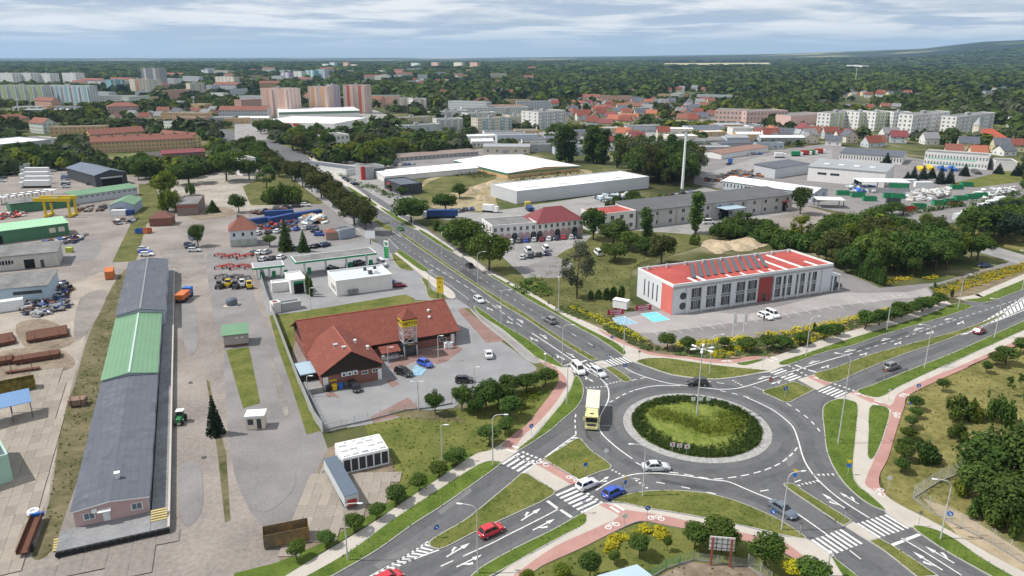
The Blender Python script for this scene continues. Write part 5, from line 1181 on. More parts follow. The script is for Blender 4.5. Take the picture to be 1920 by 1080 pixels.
gold=[([(1072,578),(1085,580),(1110,590),(1140,600),(1180,622),(1215,640),(1205,643),(1160,622),(1115,600)],1000,'yellow juniper streak beside the far footpath'),([(1262,645),(1330,638),(1400,630),(1405,637),(1340,646),(1275,652)],1100,'yellow juniper band behind two ball trees'),([(1335,660),(1395,650),(1410,655),(1370,668),(1340,672)],700,'yellow juniper patch near the far cycle path'),([(1420,628),(1480,618),(1600,594),(1690,574),(1740,560),(1735,566),(1680,584),(1600,604),(1500,626)],2400,'long yellow juniper band along the office car park'),([(1480,640),(1550,622),(1590,616),(1570,628),(1500,648)],700,'yellow juniper patch by the right footpath'),([(1752,545),(1800,531),(1900,500),(1925,494),(1925,506),(1850,532),(1800,548),(1770,554)],2600,'large yellow juniper bed at the far right'),([(1728,524),(1748,519),(1765,516),(1745,525)],260,'small yellow patch at the wood edge'),([(1640,530),(1690,522),(1720,520),(1680,532)],320,'yellow strip in front of the wood'),([(1128,1038),(1150,1012),(1190,996),(1230,990),(1262,1004),(1230,1008),(1180,1012),(1150,1030)],1500,'golden shrub bed on the bottom lawn'),([(965,756),(985,738),(1010,733),(1008,752),(985,775),(968,772)],520,'yellow shrub beside the red cycle path')]
for pts,n,lab in gold:foliage_bed('golden_shrub_bed',bedpx(pts),(.6,1.0),int(n*1.3),'gold' if 'beside the red' not in lab else 'lime',.16,lab,kind='stuff',clump=.75)
# office with red roof
of=Bld('office_building','white two storey office with bright red flat roof and solar panels',(1259,591),(1556,546),17.5,8.0,mat('office_white',(.62,.64,.67),.8,.04,.3),REDROOF,par=.45,trim=WHITEP)
w,d=of.w,of.d
of.panel('l',d-5.2,d-.02,.02,7.6,mat('coral_panel',(.62,.16,.13),.8,.06,.4),'red_wall_panel',.06)
for i in range(4):of.panel('l',3.6+i*2.1,4.1+i*2.1,1.5,6.2,FRAMED,'slot_window',.04)
of.panel('f',.02,w-.02,7.1,7.75,MGREY,'fascia_band',.1)
of.panel('f',w*.515,w*.60,.02,7.05,mat('brick_red_panel',(.30,.06,.05),.85,.1,.6),'red_entrance_panel',.14)
of.panel('f',w*.545,w*.565,.02,2.5,GLASS,'entrance_door',.16)
cols=[.13,.215,.305,.395,.455,.625,.69,.765,.85]
for k,fx in enumerate((.135,.225,.315,.405,.475,.63,.70,.785,.865)):
 x=w*fx;ww=3.2
 for z0,h in((.7,2.5),(4.1,2.6)):
  f,g_=winmesh(ww,h,FRAMEW,GLASS);o=obj('window',f,of.root,(x,-.001,z0));obj('pane',g_,o)
  for q in(1,2):MB().box(-ww/2+ww*q/3-.03,-ww/2+ww*q/3+.03,-.06,0,0,h).build('mullion',FRAMEW,o)
 of.panel('f',x-ww/2-.05,x+ww/2+.05,3.25,4.0,mat('grey_spandrel',(.20,.23,.25),.6,.05,1),'spandrel',.03)
for k in range(10):
 x=w*(.09+k*.0875)if k<5 else w*(.62+(k-5)*.08)
 of.boxon(x-.75,x-.25,-.45,0,.02,7.0,MATS['office_white'],'pilaster')
for z0 in(1.9,4.7):
 o=MB().lathe([(1.0,0),(1.0,.05),(.001,.06)],20).build('round_window',GLASS,of.root,loc=(3.3,-.01,z0+.2));o.rotation_euler=(math.pi/2,0,0)
pv=MB().box(-.5,.5,-.8,.8,0,.05).data('solar_panel',mat('solar_cells',(.075,.08,.09),.45,.2,6,spec=.35));fr=None
mi_=of.root.rotation_euler.z
for r in range(11):
 f0=G((1302+r*13.5,522-r*2.1),8.2);b0=G((1296+r*12.6,493-r*1.6),8.2);n_=9 if r else 7
 for j in range(n_):
  p=f0.lerp(b0,(j+.7)/(n_+.6));dxy=Vector((p.x,p.y))-Vector(of.root.location[:2]);lx=dxy.x*math.cos(mi_)+dxy.y*math.sin(mi_);ly=-dxy.x*math.sin(mi_)+dxy.y*math.cos(mi_)
  o=obj('solar_panel',pv,of.roof,(lx,ly,8.2));o.rotation_euler=(0,.09,math.atan2((b0-f0).y,(b0-f0).x)-mi_-math.pi/2);o.scale=(1.25,(f0-b0).length/n_/1.72,1)
for i in range(9):of.boxon(2.2+i*6.3,3.1+i*6.3,d-1.6,d-.8,7.9,8.9,STEEL,'roof_vent')
for(x0,x1,y0,y1)in((w*.14,w*.155,.8,5),(w*.19,w*.205,.8,6.5),(w*.70,w*.715,1,13),(w*.80,w*.818,1.0,16),(w*.90,w*.915,1,6),(w*.44,w*.45,.8,3.4),(w*.55,w*.56,.8,3.4),(w*.62,w*.63,.8,3.4),(w*.35,w*.36,.8,3.4)):
 of.boxon(x0,x1,y0,y1,7.9,8.12,WHITEP,'cable_tray')
for x in(w+.1,w+2.6):of.boxon(x,x+.3,-.6,-.3,0,4.6,WHITEP,'porch_post')
of.boxon(w-.3,w+3.0,-.7,2.4,4.6,4.85,LGREY,'porch_roof');of.boxon(w+.45,w+2.55,.4,.46,.1,4.4,GLASSB,'porch_glazing')
for i,(p,yw_,lab)in enumerate((((1154,592),10,'red promotional banner on the left by the worn blue bay'),((1206,584),10,'red promotional banner on the right by the turquoise bay'))):
 g=G(p);t=thing('banner',lab,'banner',(g.x,g.y,.05),math.radians(yw_),'red banners at the office')
 b_=MB().box(-2.3,2.3,-.03,.03,.25,1.75).build('cloth',mat('banner_red',(.42,.03,.06),.7,.06,.6),t)
 lettering('KUCHNIE',.72,WHITEP,b_,(0,-.035,1.28));lettering('NA WYMIAR',.52,WHITEP,b_,(0,-.035,.62))
 for x in(-2.3,2.3):MB().tube((x,0,0),(x,0,1.9),.04).build('post',STEEL,t)
g=G((1164,580));t=thing('trailer_stall','small white catering trailer beside the office','trailer',(g.x,g.y,.05),math.radians(-30))
MB().box(-2.0,2.0,-1.1,1.1,.5,2.7).build('body',WHITEP,t);MB().box(-2.1,2.1,-1.2,1.2,2.7,2.8).build('roof',WHITER,t);MB().box(2.0,2.03,-.8,.8,.9,2.3).build('hatch',LGREY,t);MB().box(-3.2,-2.0,-.08,.08,.5,.62).build('drawbar',DKSTEEL,t)
for y in(-1.0,1.0):MB().tube((.1,y-.1,.32),(.1,y+.1,.32),.32).build('wheel',BLACKP,t)
g=G((1437,602));
def person(p,label,top,legs,yaw=0,h=1.75):
 pass
 J=[(0,0,.95),(0,0,1.2),(0,0,1.42),(0,0,1.52),(0,0,1.64),(0,.01,1.72),(.10,0,.9),(.11,.02,.5),(.11,-.02,.07),(.12,-.16,.04),(-.10,0,.9),(-.12,-.05,.5),(-.14,.05,.07),(-.14,-.08,.04),(.20,0,1.40),(.25,.02,1.12),(.26,-.08,.88),(-.20,0,1.40),(-.25,.02,1.12),(-.25,-.1,.9)]
 E=[(0,1),(1,2),(2,3),(3,4),(4,5),(0,6),(6,7),(7,8),(8,9),(0,10),(10,11),(11,12),(12,13),(2,14),(14,15),(15,16),(2,17),(17,18),(18,19)]
 Rr=[.15,.15,.16,.065,.10,.085,.10,.075,.05,.045,.10,.075,.05,.045,.07,.055,.04,.07,.055,.04]
 me=bpy.data.meshes.new('person');me.from_pydata([tuple(c*h/1.75 for c in p_)for p_ in J],E,[]);g=G(p)
 o=obj('person',me,None,(g.x,g.y,.05),math.radians(yaw),label=label,cat='person')
 sk=o.modifiers.new('skin','SKIN');o.modifiers.new('sub','SUBSURF').render_levels=1
 for i,v in enumerate(me.skin_vertices[0].data):v.radius=(Rr[i],Rr[i]);v.use_root=(i==0)
 dg=bpy.context.evaluated_depsgraph_get();m2=bpy.data.meshes.new_from_object(o.evaluated_get(dg));o.modifiers.clear();o.data=m2
 for m_ in(top,legs,mat('skin',(.45,.26,.19),.7,0),mat('brown_hair',(.05,.03,.02),.9,0)):m2.materials.append(m_)
 m2.polygons.foreach_set('material_index',[(1 if pl.center.z<.95 else 0 if pl.center.z<1.46 and not(abs(pl.center.x)>.2 and pl.center.z<1.05)else 3 if pl.center.z>1.68 or(pl.center.z>1.58 and pl.center.y>.04)else 2)for pl in m2.polygons])
 return o
person((1432,602),'person in dark clothes standing by the white pickup',mat('dark_jacket',(.03,.03,.035),.9,0),mat('dark_trousers',(.035,.035,.045),.9,0),20)
# brick supermarket with sign tower
sm=Bld('supermarket','brick supermarket with red tiled gables and a sign tower',(605,732),(717,711),16.0,3.7,BRICKR,TILER,'gable',3.9,'y',.6)
x,y=0,12.6
mainw,maind=34.6,19.0
m2=MB();m2.prism([(x+.02,y),(x+mainw,y),(x+mainw,y+maind),(x+.02,y+maind)],0,3.5,top=False)
ym=y+maind/2;RH=4.4
m2.poly([(x+mainw,y,3.5),(x+mainw,y+maind,3.5),(x+mainw,ym,3.5+RH)]);m2.poly([(x+.02,y+maind,3.5),(x+.02,y,3.5),(x+.02,ym,3.5+RH)])
m2.build('main_wall',BRICKR,sm.root,uvm=True)
r2=MB();o_=.9;e_=RH/(maind/2)*o_
for q in([(x-.8,y-o_,3.5-e_),(x+mainw+.8,y-o_,3.5-e_),(x+mainw+.8,ym,3.5+RH),(x-.8,ym,3.5+RH)],[(x+mainw+.8,y+maind+o_,3.5-e_),(x-.8,y+maind+o_,3.5-e_),(x-.8,ym,3.5+RH),(x+mainw+.8,ym,3.5+RH)]):Bld.slab(r2,q,.16)
mr_=r2.build('main_roof',TILER,sm.root,uvm=True)
MB().tube((x-.85,ym,3.72+RH),(x+mainw+.85,ym,3.72+RH),.14,.14,6).build('ridge_tiles',mat('ridge_tile',(.36,.11,.07),.8,.1,1),mr_)
MB().tube((sm.w/2,-.65,3.7+4.05),(sm.w/2,15.2,3.7+4.05),.13,.13,6).build('ridge_tiles',MATS['ridge_tile'],sm.roof)
MB().add([(0,-.03,2.9),(sm.w,-.03,2.9),(sm.w,-.03,3.7),(sm.w/2,-.03,7.55),(0,-.03,3.7)],[(0,1,2,3,4)]).build('gable_boarding',DARKW,sm.root)
MB().box(sm.w+.03,mainw-.05,y-.04,y-.002,1.9,3.5).build('board_fascia',DARKW,sm.root)
MB().add([(x,y,2.9),(x,y+maind,2.9),(x,y+maind,3.5),(x,ym,3.45+RH),(x,y,3.5)],[(4,3,2,1,0)]).build('gable_boarding',DARKW,sm.root)
MB().box(sm.w-.9,sm.w-.05,-.06,0,.02,2.5).build('delivery_door',WHITEP,sm.root);MB().box(.2,1.3,-.06,0,.02,2.7).build('side_door',WHITEP,sm.root)
for xx in(9.0,11.2):f,g_=winmesh(1.2,.6,FRAMEW,GLASS);o=obj('window',f,sm.root,(xx,-.002,2.0));obj('pane',g_,o)
for i,xx in enumerate((4.0,5.2,6.4)):
 o=MB().box(xx,xx+1.05,-.45,-.02,2.35,3.15).build('air_conditioner',WHITEP,sm.root);f_=MB().lathe([(.3,0),(.3,.02),(.001,.03)],12).build('fan',DKSTEEL,o,loc=(xx+.52,-.451,2.75));f_.rotation_euler=(math.pi/2,0,0)
MB().box(1.5,3.0,-.05,0,1.6,1.95).build('yellow_sign',YELLOW,sm.root)
for xx,yy,zz in((4.6,6.5,5.6),(5.6,2.9,6.2)):o=MB().box(xx-.35,xx+.35,yy-.35,yy+.35,zz-.3,zz+1.3).build('roof_vent',STEEL,sm.root);MB().box(xx-.45,xx+.45,yy-.45,yy+.45,zz+1.3,zz+1.5).build('cowl',STEEL,o)
for xx,yy,zz in((9.2,8.0,6.1),(11.5,6.5,4.8),(30,19,6.4),(29.5,17,5.4)):MB().lathe([(.25,-.4),(.25,.45),(.4,.5),(.35,.7)],10,0,(xx,yy,zz)).build('roof_vent',WHITEP,sm.root)
MB().box(mainw-1.4,mainw-.5,y-.07,y-.01,.02,2.4).build('side_door',WHITEP,sm.root)
f,g_=winmesh(1.6,.8,FRAMEW,GLASS);o=obj('window',f,sm.root,(mainw-3.4,y-.003,1.0));obj('pane',g_,o)
MB().box(16.0,24.5,y-.06,y-.003,.2,2.4).build('shop_window',GLASS,sm.root)
MB().box(-3.4,-.05,3.5,9.5,0,2.6).build('annex_wall',DARKW,sm.root);MB().box(-3.7,.1,3.2,9.8,2.62,2.85).build('annex_roof',PBLUER,sm.root)
MB().box(-4.0,-.06,-1.0,3.3,0,1.1).build('loading_dock',CONC3,sm.root)
txw=[784,664];lx,ly=20.6,9.3
tw0=MB()
for xx in(0,3.0):
 for yy in(0,3.0):tw0.box(lx+xx-.13,lx+xx+.13,ly+yy-.13,ly+yy+.13,0,9.3)
for z0 in(3.3,5.2,7.0):
 for yy in(-.1,2.94):tw0.box(lx+.13,lx+2.87,ly+yy,ly+yy+.16,z0,z0+.14)
 for xx in(-.1,2.94):tw0.box(lx+xx,lx+xx+.16,ly+.13,ly+2.87,z0,z0+.14)
tw0.build('tower_frame',STEEL,sm.root)
for z0,z1 in((3.4,5.2),(5.3,7.0)):
 for yy in(0,3.0):
  MB().tube((lx,ly+yy,z0),(lx+3,ly+yy,z1),.06).build('tower_brace',STEEL,sm.root);MB().tube((lx+3,ly+yy,z0),(lx,ly+yy,z1),.06).build('tower_brace',STEEL,sm.root)
 for xx in(0,3.0):MB().tube((lx+xx,ly,z0),(lx+xx,ly+3,z1),.06).build('tower_brace',STEEL,sm.root)
sg=MB().box(lx-.25,lx+3.25,ly-.25,ly+3.25,7.3,8.9).build('tower_sign',mat('sign_yellow',(.68,.50,.03),.6,.04,1),sm.root)
lettering('NETTO',1.02,BLACKP,sg,(lx+1.5,ly-.28,8.05));o=lettering('NETTO',1.02,BLACKP,sg,(lx-.28,ly+1.5,8.05),-math.pi/2)
MB().box(lx-.29,lx+3.29,ly-.29,ly+3.29,8.9,9.2).build('tower_cornice',BLACKP,sm.root)
MB().add([(lx-.5,ly-.5,9.2),(lx+3.5,ly-.5,9.2),(lx+3.5,ly+3.5,9.2),(lx-.5,ly+3.5,9.2),(lx+1.5,ly+1.5,11.2)],[(0,1,4),(1,2,4),(2,3,4),(3,0,4),(3,2,1,0)]).build('tower_roof',TILER,sm.root,uvm=True)
MB().box(lx-.05,lx+3.05,ly+.3,ly+3.2,.02,2.7).build('entrance_porch',GLASS,sm.root);ps=MB().box(lx-.2,lx+3.2,ly-.2,ly+.1,2.72,3.25).build('porch_sign',DKSTEEL,sm.root);lettering('NETTO',.42,MATS['sign_yellow'],ps,(lx+1.5,ly-.22,2.98))
fr_=sm.root.matrix_basis
def sloc(x,y,z=0):
 a=sm.root.rotation_euler.z;L_=sm.root.location;return(L_.x+x*math.cos(a)-y*math.sin(a),L_.y+x*math.sin(a)+y*math.cos(a),z)
t=thing('trolley_shelter','trolley shelter with small tiled roof beside the sign tower','shelter',sloc(15.3,8.6,.08),sm.root.rotation_euler.z)
for xx in(0,3.9):
 for yy in(0,2.0):MB().box(xx,xx+.1,yy,yy+.1,0,2.1).build('post',DKSTEEL,t)
rr_=MB();Bld.slab(rr_,[(-.3,-.3,2.05),(4.3,-.3,2.05),(4.3,2.4,2.75),(-.3,2.4,2.75)],.12);rr_.build('roof',TILER,t,uvm=True);MB().box(.2,3.8,.5,1.8,.1,1.0).build('trolleys',STEEL,t)
for i,(c_,lab)in enumerate(((BLACKP,'black wheelie bin at the brick gable corner'),(YELLOW,'yellow wheelie bin at the brick gable corner'),(BLUEP3,'blue wheelie bin at the brick gable corner'),(DKSTEEL,'dark grey wheelie bin at the brick gable corner'))):
 t=thing('wheelie_bin',lab,'bin',sloc(1.0+i*1.25,-1.0,.08),sm.root.rotation_euler.z,'bins at the supermarket');q=MB();q.add([(-.4,-.35,.08),(.4,-.35,.08),(.4,.35,.08),(-.4,.35,.08),(-.5,-.45,1.1),(.5,-.45,1.1),(.5,.45,1.1),(-.5,.45,1.1)],[(0,3,2,1),(0,1,5,4),(1,2,6,5),(2,3,7,6),(3,0,4,7),(4,5,6,7)]);q.build('body',c_,t);MB().box(-.53,.53,-.48,.5,1.1,1.2).build('lid',c_,t)
 for xx in(-.4,.4):MB().tube((xx-.05,.3,.1),(xx+.05,.3,.1),.1).build('wheel',BLACKP,t)
for i in range(2):
 g=G((838+i*6,653));t=thing('gas_bottle_cage',['left','right'][i]+' white gas bottle cage at the supermarket front','cage',(g.x,g.y,.08),sm.root.rotation_euler.z,'gas cages');MB().box(-.6,.6,-.4,.4,.05,1.3).build('cage',WHITEP,t);MB().box(-.65,.65,-.45,.45,1.3,1.4).build('lid',LGREY,t)
fence([(606,808),(640,800),(690,789),(760,770),(800,766),(848,757)],1.6,'thin wire fence along the front of the supermarket car park')
fence([(478,482),(500,560),(530,640),(560,720),(590,790),(606,812)],2.2,'long grey fence between yard and supermarket','solid',2.5,mat('fence_grey',(.34,.35,.34),.8,.12,.8))
fence([(548,690),(572,725),(612,810)],1.3,'low dark kerb fence beside the supermarket drive')
fence([(608,812),(650,803)],1.8,'metal gate across the supermarket back drive','bars',3)
# hoarding and green fence at the bottom
g=G((1350,1062));t=thing('hoarding','white hoarding seen from behind on two rusty red posts','billboard',(g.x,g.y,.05),math.radians(-8))
hh=HT((1350,1062),1010)
for xx in(-1.25,1.25):MB().box(xx-.12,xx+.12,-.12,.12,0,hh).build('post',mat('red_oxide_paint',(.30,.085,.06),.8,.12,1),t)
bd=MB().box(-1.65,1.65,.13,.2,hh-2.0,hh+.1).build('board',WHITEP,t)
for z0 in(hh-1.7,hh-1.0,hh-.3):MB().box(-1.65,1.65,.07,.13,z0,z0+.08).build('rail',DKSTEEL,bd)
for xx in(-.7,0,.7):MB().box(xx-.04,xx+.04,.06,.125,hh-2.0,hh).build('batten',DKSTEEL,bd)
GM=mat('green_mesh',(.05,.22,.14),.7,.1,1)
fence([(1215,1088),(1248,1068),(1274,1059),(1301,1051)],1.5,'green mesh fence left of the hoarding','mesh',2.5,GM)
fence([(1301,1051),(1345,1057),(1402,1063)],1.3,'grey mesh fence under the hoarding')
fence([(1402,1063),(1425,1080),(1445,1098)],2.0,'grey mesh fence running out of the bottom edge')
fence([(1712,935),(1740,957),(1800,990),(1860,1020),(1925,1062)],2.4,'wire mesh fence along the sandy strip at lower right')
fence([(1712,935),(1760,905),(1790,893),(1860,850)],2.4,'tall wire mesh fence across the dry meadow')
hb=Bld('small_kiosk','kiosk with pale blue ribbed roof cut off by the bottom edge',(1168,1174),(1238,1152),6.0,2.6,WHITE,PBLUER,'gable',.8,'x',.3)
# long warehouse with loading platform
A_=G((145,1000));a1=math.atan2(*(Vector((G((243,490),5.0).x,G((243,490),5.0).y))-Vector((G((137,957),3.7).x,G((137,957),3.7).y))).yx);rzW=a1-math.pi/2
wh=thing('warehouse','long low warehouse with dark, green and dark roof sections','building',(A_.x,A_.y,.05),rzW)
PALE=mat('pale_blue_render',(.42,.47,.52),.85,.08,.3)
RIDGE=mat('pale_ridge_strip',(.40,.50,.46),.6,.05,.5)
for nm,y0,y1,w0,H,rh,rm in(('near',0,47.5,9.6,3.6,.55,FELT),('middle',47.55,87,9.7,4.0,.8,GREENR),('far',87.05,140,10.6,4.7,1.0,FELT)):
 x0=0;m_=MB();m_.prism([(x0,y0),(x0+w0,y0),(x0+w0,y1),(x0,y1)],0,H,top=False)
 for y in(y0,y1):q=[(x0,y,H),(x0+w0,y,H),(x0+w0/2,y,H+rh)];m_.poly(q if y==y0 else q[::-1])
 m_.build('wall',PALE,wh);r_=MB();o=.35
 for q in([(x0-o,y1,H-.04),(x0-o,y0-.3,H-.04),(x0+w0/2,y0-.3,H+rh),(x0+w0/2,y1,H+rh)],[(x0+w0+o,y0-.3,H-.04),(x0+w0+o,y1,H-.04),(x0+w0/2,y1,H+rh),(x0+w0/2,y0-.3,H+rh)]):Bld.slab(r_,q,.12)
 rf=r_.build('roof',rm,wh,uvm=True)
 if nm!='near':MB().box(x0+w0/2-.2,x0+w0/2+.2,y0,y1-.1,H+rh+.10,H+rh+.2).build('ridge_strip',RIDGE if nm=='middle' else PLASTIC,rf)
 for k in range(int((y1-y0)/8)):MB().box(x0+w0,x0+w0+.06,y0+2+k*8,y0+5+k*8,1.0,3.3).build('loading_door',LGREY if k%2 else PLASTIC,wh)
MB().add([(0,-.02,0),(9.6,-.02,0),(9.6,-.02,3.6),(4.8,-.02,4.1),(0,-.02,3.6)],[(0,1,2,3,4)]).build('front_wall',PINKW,wh)
MB().add([(-.4,-.36,3.5),(4.8,-.36,4.1),(10,-.36,3.5),(10,-.36,3.72),(4.8,-.36,4.3),(-.4,-.36,3.72)],[(0,1,4,5),(1,2,3,4)]).build('verge_board',WHITEP,wh)
for xx,n_ in((1.9,2),(8.1,2)):
 f,g_=winmesh(1.4,.95,FRAMEW,GLASSB);o=obj('window',f,wh,(xx,-.025,1.9));obj('pane',g_,o)
MB().box(3.6,4.5,-.08,-.02,1.05,3.0).build('door',WHITEP,wh);MB().box(3.1,4.8,-1.0,-.02,3.0,3.1).build('door_canopy',WHITEP,wh);MB().box(2.3,3.0,-.4,-.02,2.85,3.4).build('air_conditioner',WHITEP,wh)
MB().box(5.1,5.7,6,6.6,3.9,5.0).build('chimney',WHITE,wh);MB().box(5.0,5.8,5.9,6.7,5.0,5.15).build('chimney_cap',WHITEP,wh)
PLAT=mat('platform_slab',(.16,.165,.175),.9,.2,.3,col2=(.28,.28,.285),fine=2)
p_=MB();p_.box(9.9,12.4,-5.2,141,0,1.0);p_.box(-1.9,9.85,-5.2,-.1,0,1.0);p_.build('loading_platform',PLAT,wh)
MB().box(12.1,12.42,-5.2,141,1.0,1.06).build('platform_edge',BEIGE,wh)
ty=MB().tube((0,-.12,0),(0,.12,0),.45,.45,10).data('tyre_buffer',BLACKP)
for i in range(16):obj('tyre_buffer',ty,wh,(-1.6+i*.9,-5.32,.5))
for x0 in(-2.6,9.9):
 for k in range(5):MB().box(x0,x0+2.2,(-3.6 if x0<0 else -3.0)+k*.42,(-3.6 if x0<0 else -3.0)+.34+k*.42,(.1 if x0<0 else 1.02)+k*.15,(.1 if x0<0 else 1.02)+.1+k*.15).build('pallet_board',mat('yellow_timber',(.50,.40,.18),.85,.15,1),wh)
# concrete slabs, one by one
def slabs(poly,o,d,lx,ly,m,label,most=300):
 P=[tuple(p)for p in W2(poly)];O,D=G(o),G(d)-G(o);u=Vector((D.x,D.y)).normalized();v=Vector((-u.y,u.x))
 root=thing('concrete_paving',None,None,(O.x,O.y,0),math.atan2(u.y,u.x));root['kind']='structure';root['label']=label
 me=MB().box(.014,lx-.014,.014,ly-.014,0,.03).data('slab',m);R_=range(-40,41);c=[]
 for i in R_:
  for j in R_:
   q=Vector((O.x,O.y))+u*((i+.5)*lx)+v*((j+.5)*ly);c.append((q.x,q.y,i,j))
 C=np.array(c);ok=C[inpoly(C[:,:2],P)];ok=ok[np.argsort(ok[:,1])][:most]
 for x,y,i,j in ok:obj('slab',me,root,((i*lx),j*ly,Z[0]+.004+RNG.random()*.02)).rotation_euler=(RNG.normal()*.004,RNG.normal()*.004,RNG.normal()*.006)
slabs([(578,885),(606,878),(760,880),(735,920),(660,985),(610,1015),(515,1052),(540,990)],(520,1045),(548,975),3.0,1.5,CONC2,'cracked pale concrete slabs under the skip and modules')
slabs([(60,700),(120,690),(112,800),(88,900),(60,1000),(30,1080),(-10,1085),(-10,830),(45,760)],(60,1000),(88,900),3.0,1.5,CONC2,'worn concrete slab lane at the left edge',260)
slabs([(112,1044),(320,995),(300,1085),(60,1085)],(110,1060),(160,1050),3.0,3.0,CONC,'large concrete slabs in front of the warehouse')
# yard objects
def ST(name,label,cat,p,yaw,parts,group=None,z=.06):
 pass
 g=G(p);t=thing(name,label,cat,(g.x,g.y,z),math.radians(yaw),group)
 for nme,m_,bxs in parts:
  q=MB()
  for b in bxs:q.box(*b)
  q.build(nme,m_,t,uvm=True)
 return t
skip((538,1014),yaw_px((499,1022),(577,1006)),6.2,2.3,2.3,mat('flaking_skip_paint',(.10,.14,.13),.85,.4,.35,col2=(.36,.20,.06),fine=1.2),'rusty open skip with flaking green and yellow paint')
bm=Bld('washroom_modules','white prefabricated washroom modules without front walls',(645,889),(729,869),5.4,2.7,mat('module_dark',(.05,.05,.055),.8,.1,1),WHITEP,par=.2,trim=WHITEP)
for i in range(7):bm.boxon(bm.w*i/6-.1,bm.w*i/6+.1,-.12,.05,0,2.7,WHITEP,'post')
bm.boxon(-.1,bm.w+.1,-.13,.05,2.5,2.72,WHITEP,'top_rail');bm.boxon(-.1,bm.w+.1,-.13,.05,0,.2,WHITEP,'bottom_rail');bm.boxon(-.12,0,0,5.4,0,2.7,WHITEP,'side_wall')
for i in range(5):
 for j in range(3):bm.boxon(bm.w*(i+.15)/5,bm.w*(i+.78)/5,.5+j*1.6,1.7+j*1.6,2.7,3.0+.1*((i+j)%3),WHITEP,'wrapped_basin')
q0,q1=G((619,857),2.5),G((659,928),2.5);tl_=(q1-q0).length/2;pc=(q0+q1)/2
ST('semi_trailer','long low grey roofed semi trailer parked beside the washroom modules','trailer',PX((pc.x,pc.y,0)),math.degrees(math.atan2(*(q0-q1).yx)),[('body',LGREY,[(-tl_,tl_,-1.1,1.1,.6,2.42)]),('roof',mat('slate_tarpaulin',(.10,.13,.17),.7,.08,.6),[(-tl_,tl_,-1.12,1.12,2.42,2.5)]),('tail_panel',REDP,[(-tl_-.1,-tl_,-.7,.7,.7,1.7)]),('chassis',DKSTEEL,[(-tl_+.3,tl_-.3,-.5,.5,.3,.6)])]+[('wheel',BLACKP,[(x,x+.9,y,y+.3,0,.85)])for x in(-tl_+.8,-tl_+2)for y in(-1.08,.78)])
ST('cabin','small cream cabin with glazed front and flat roof','cabin',(482,800),8,[('wall',CREAM,[(-1.6,1.6,-1.2,1.2,0,2.5)]),('roof',WHITEP,[(-1.8,1.8,-1.4,1.4,2.5,2.85)]),('window',GLASS,[(-1.3,-.3,-1.23,-1.2,1.0,2.1)]),('door',FRAMED,[(.3,1.1,-1.23,-1.2,.1,2.1)])])
tree_px('spruce',(405,815),742,'dark fir tree standing alone in the yard',None,'blue',30)
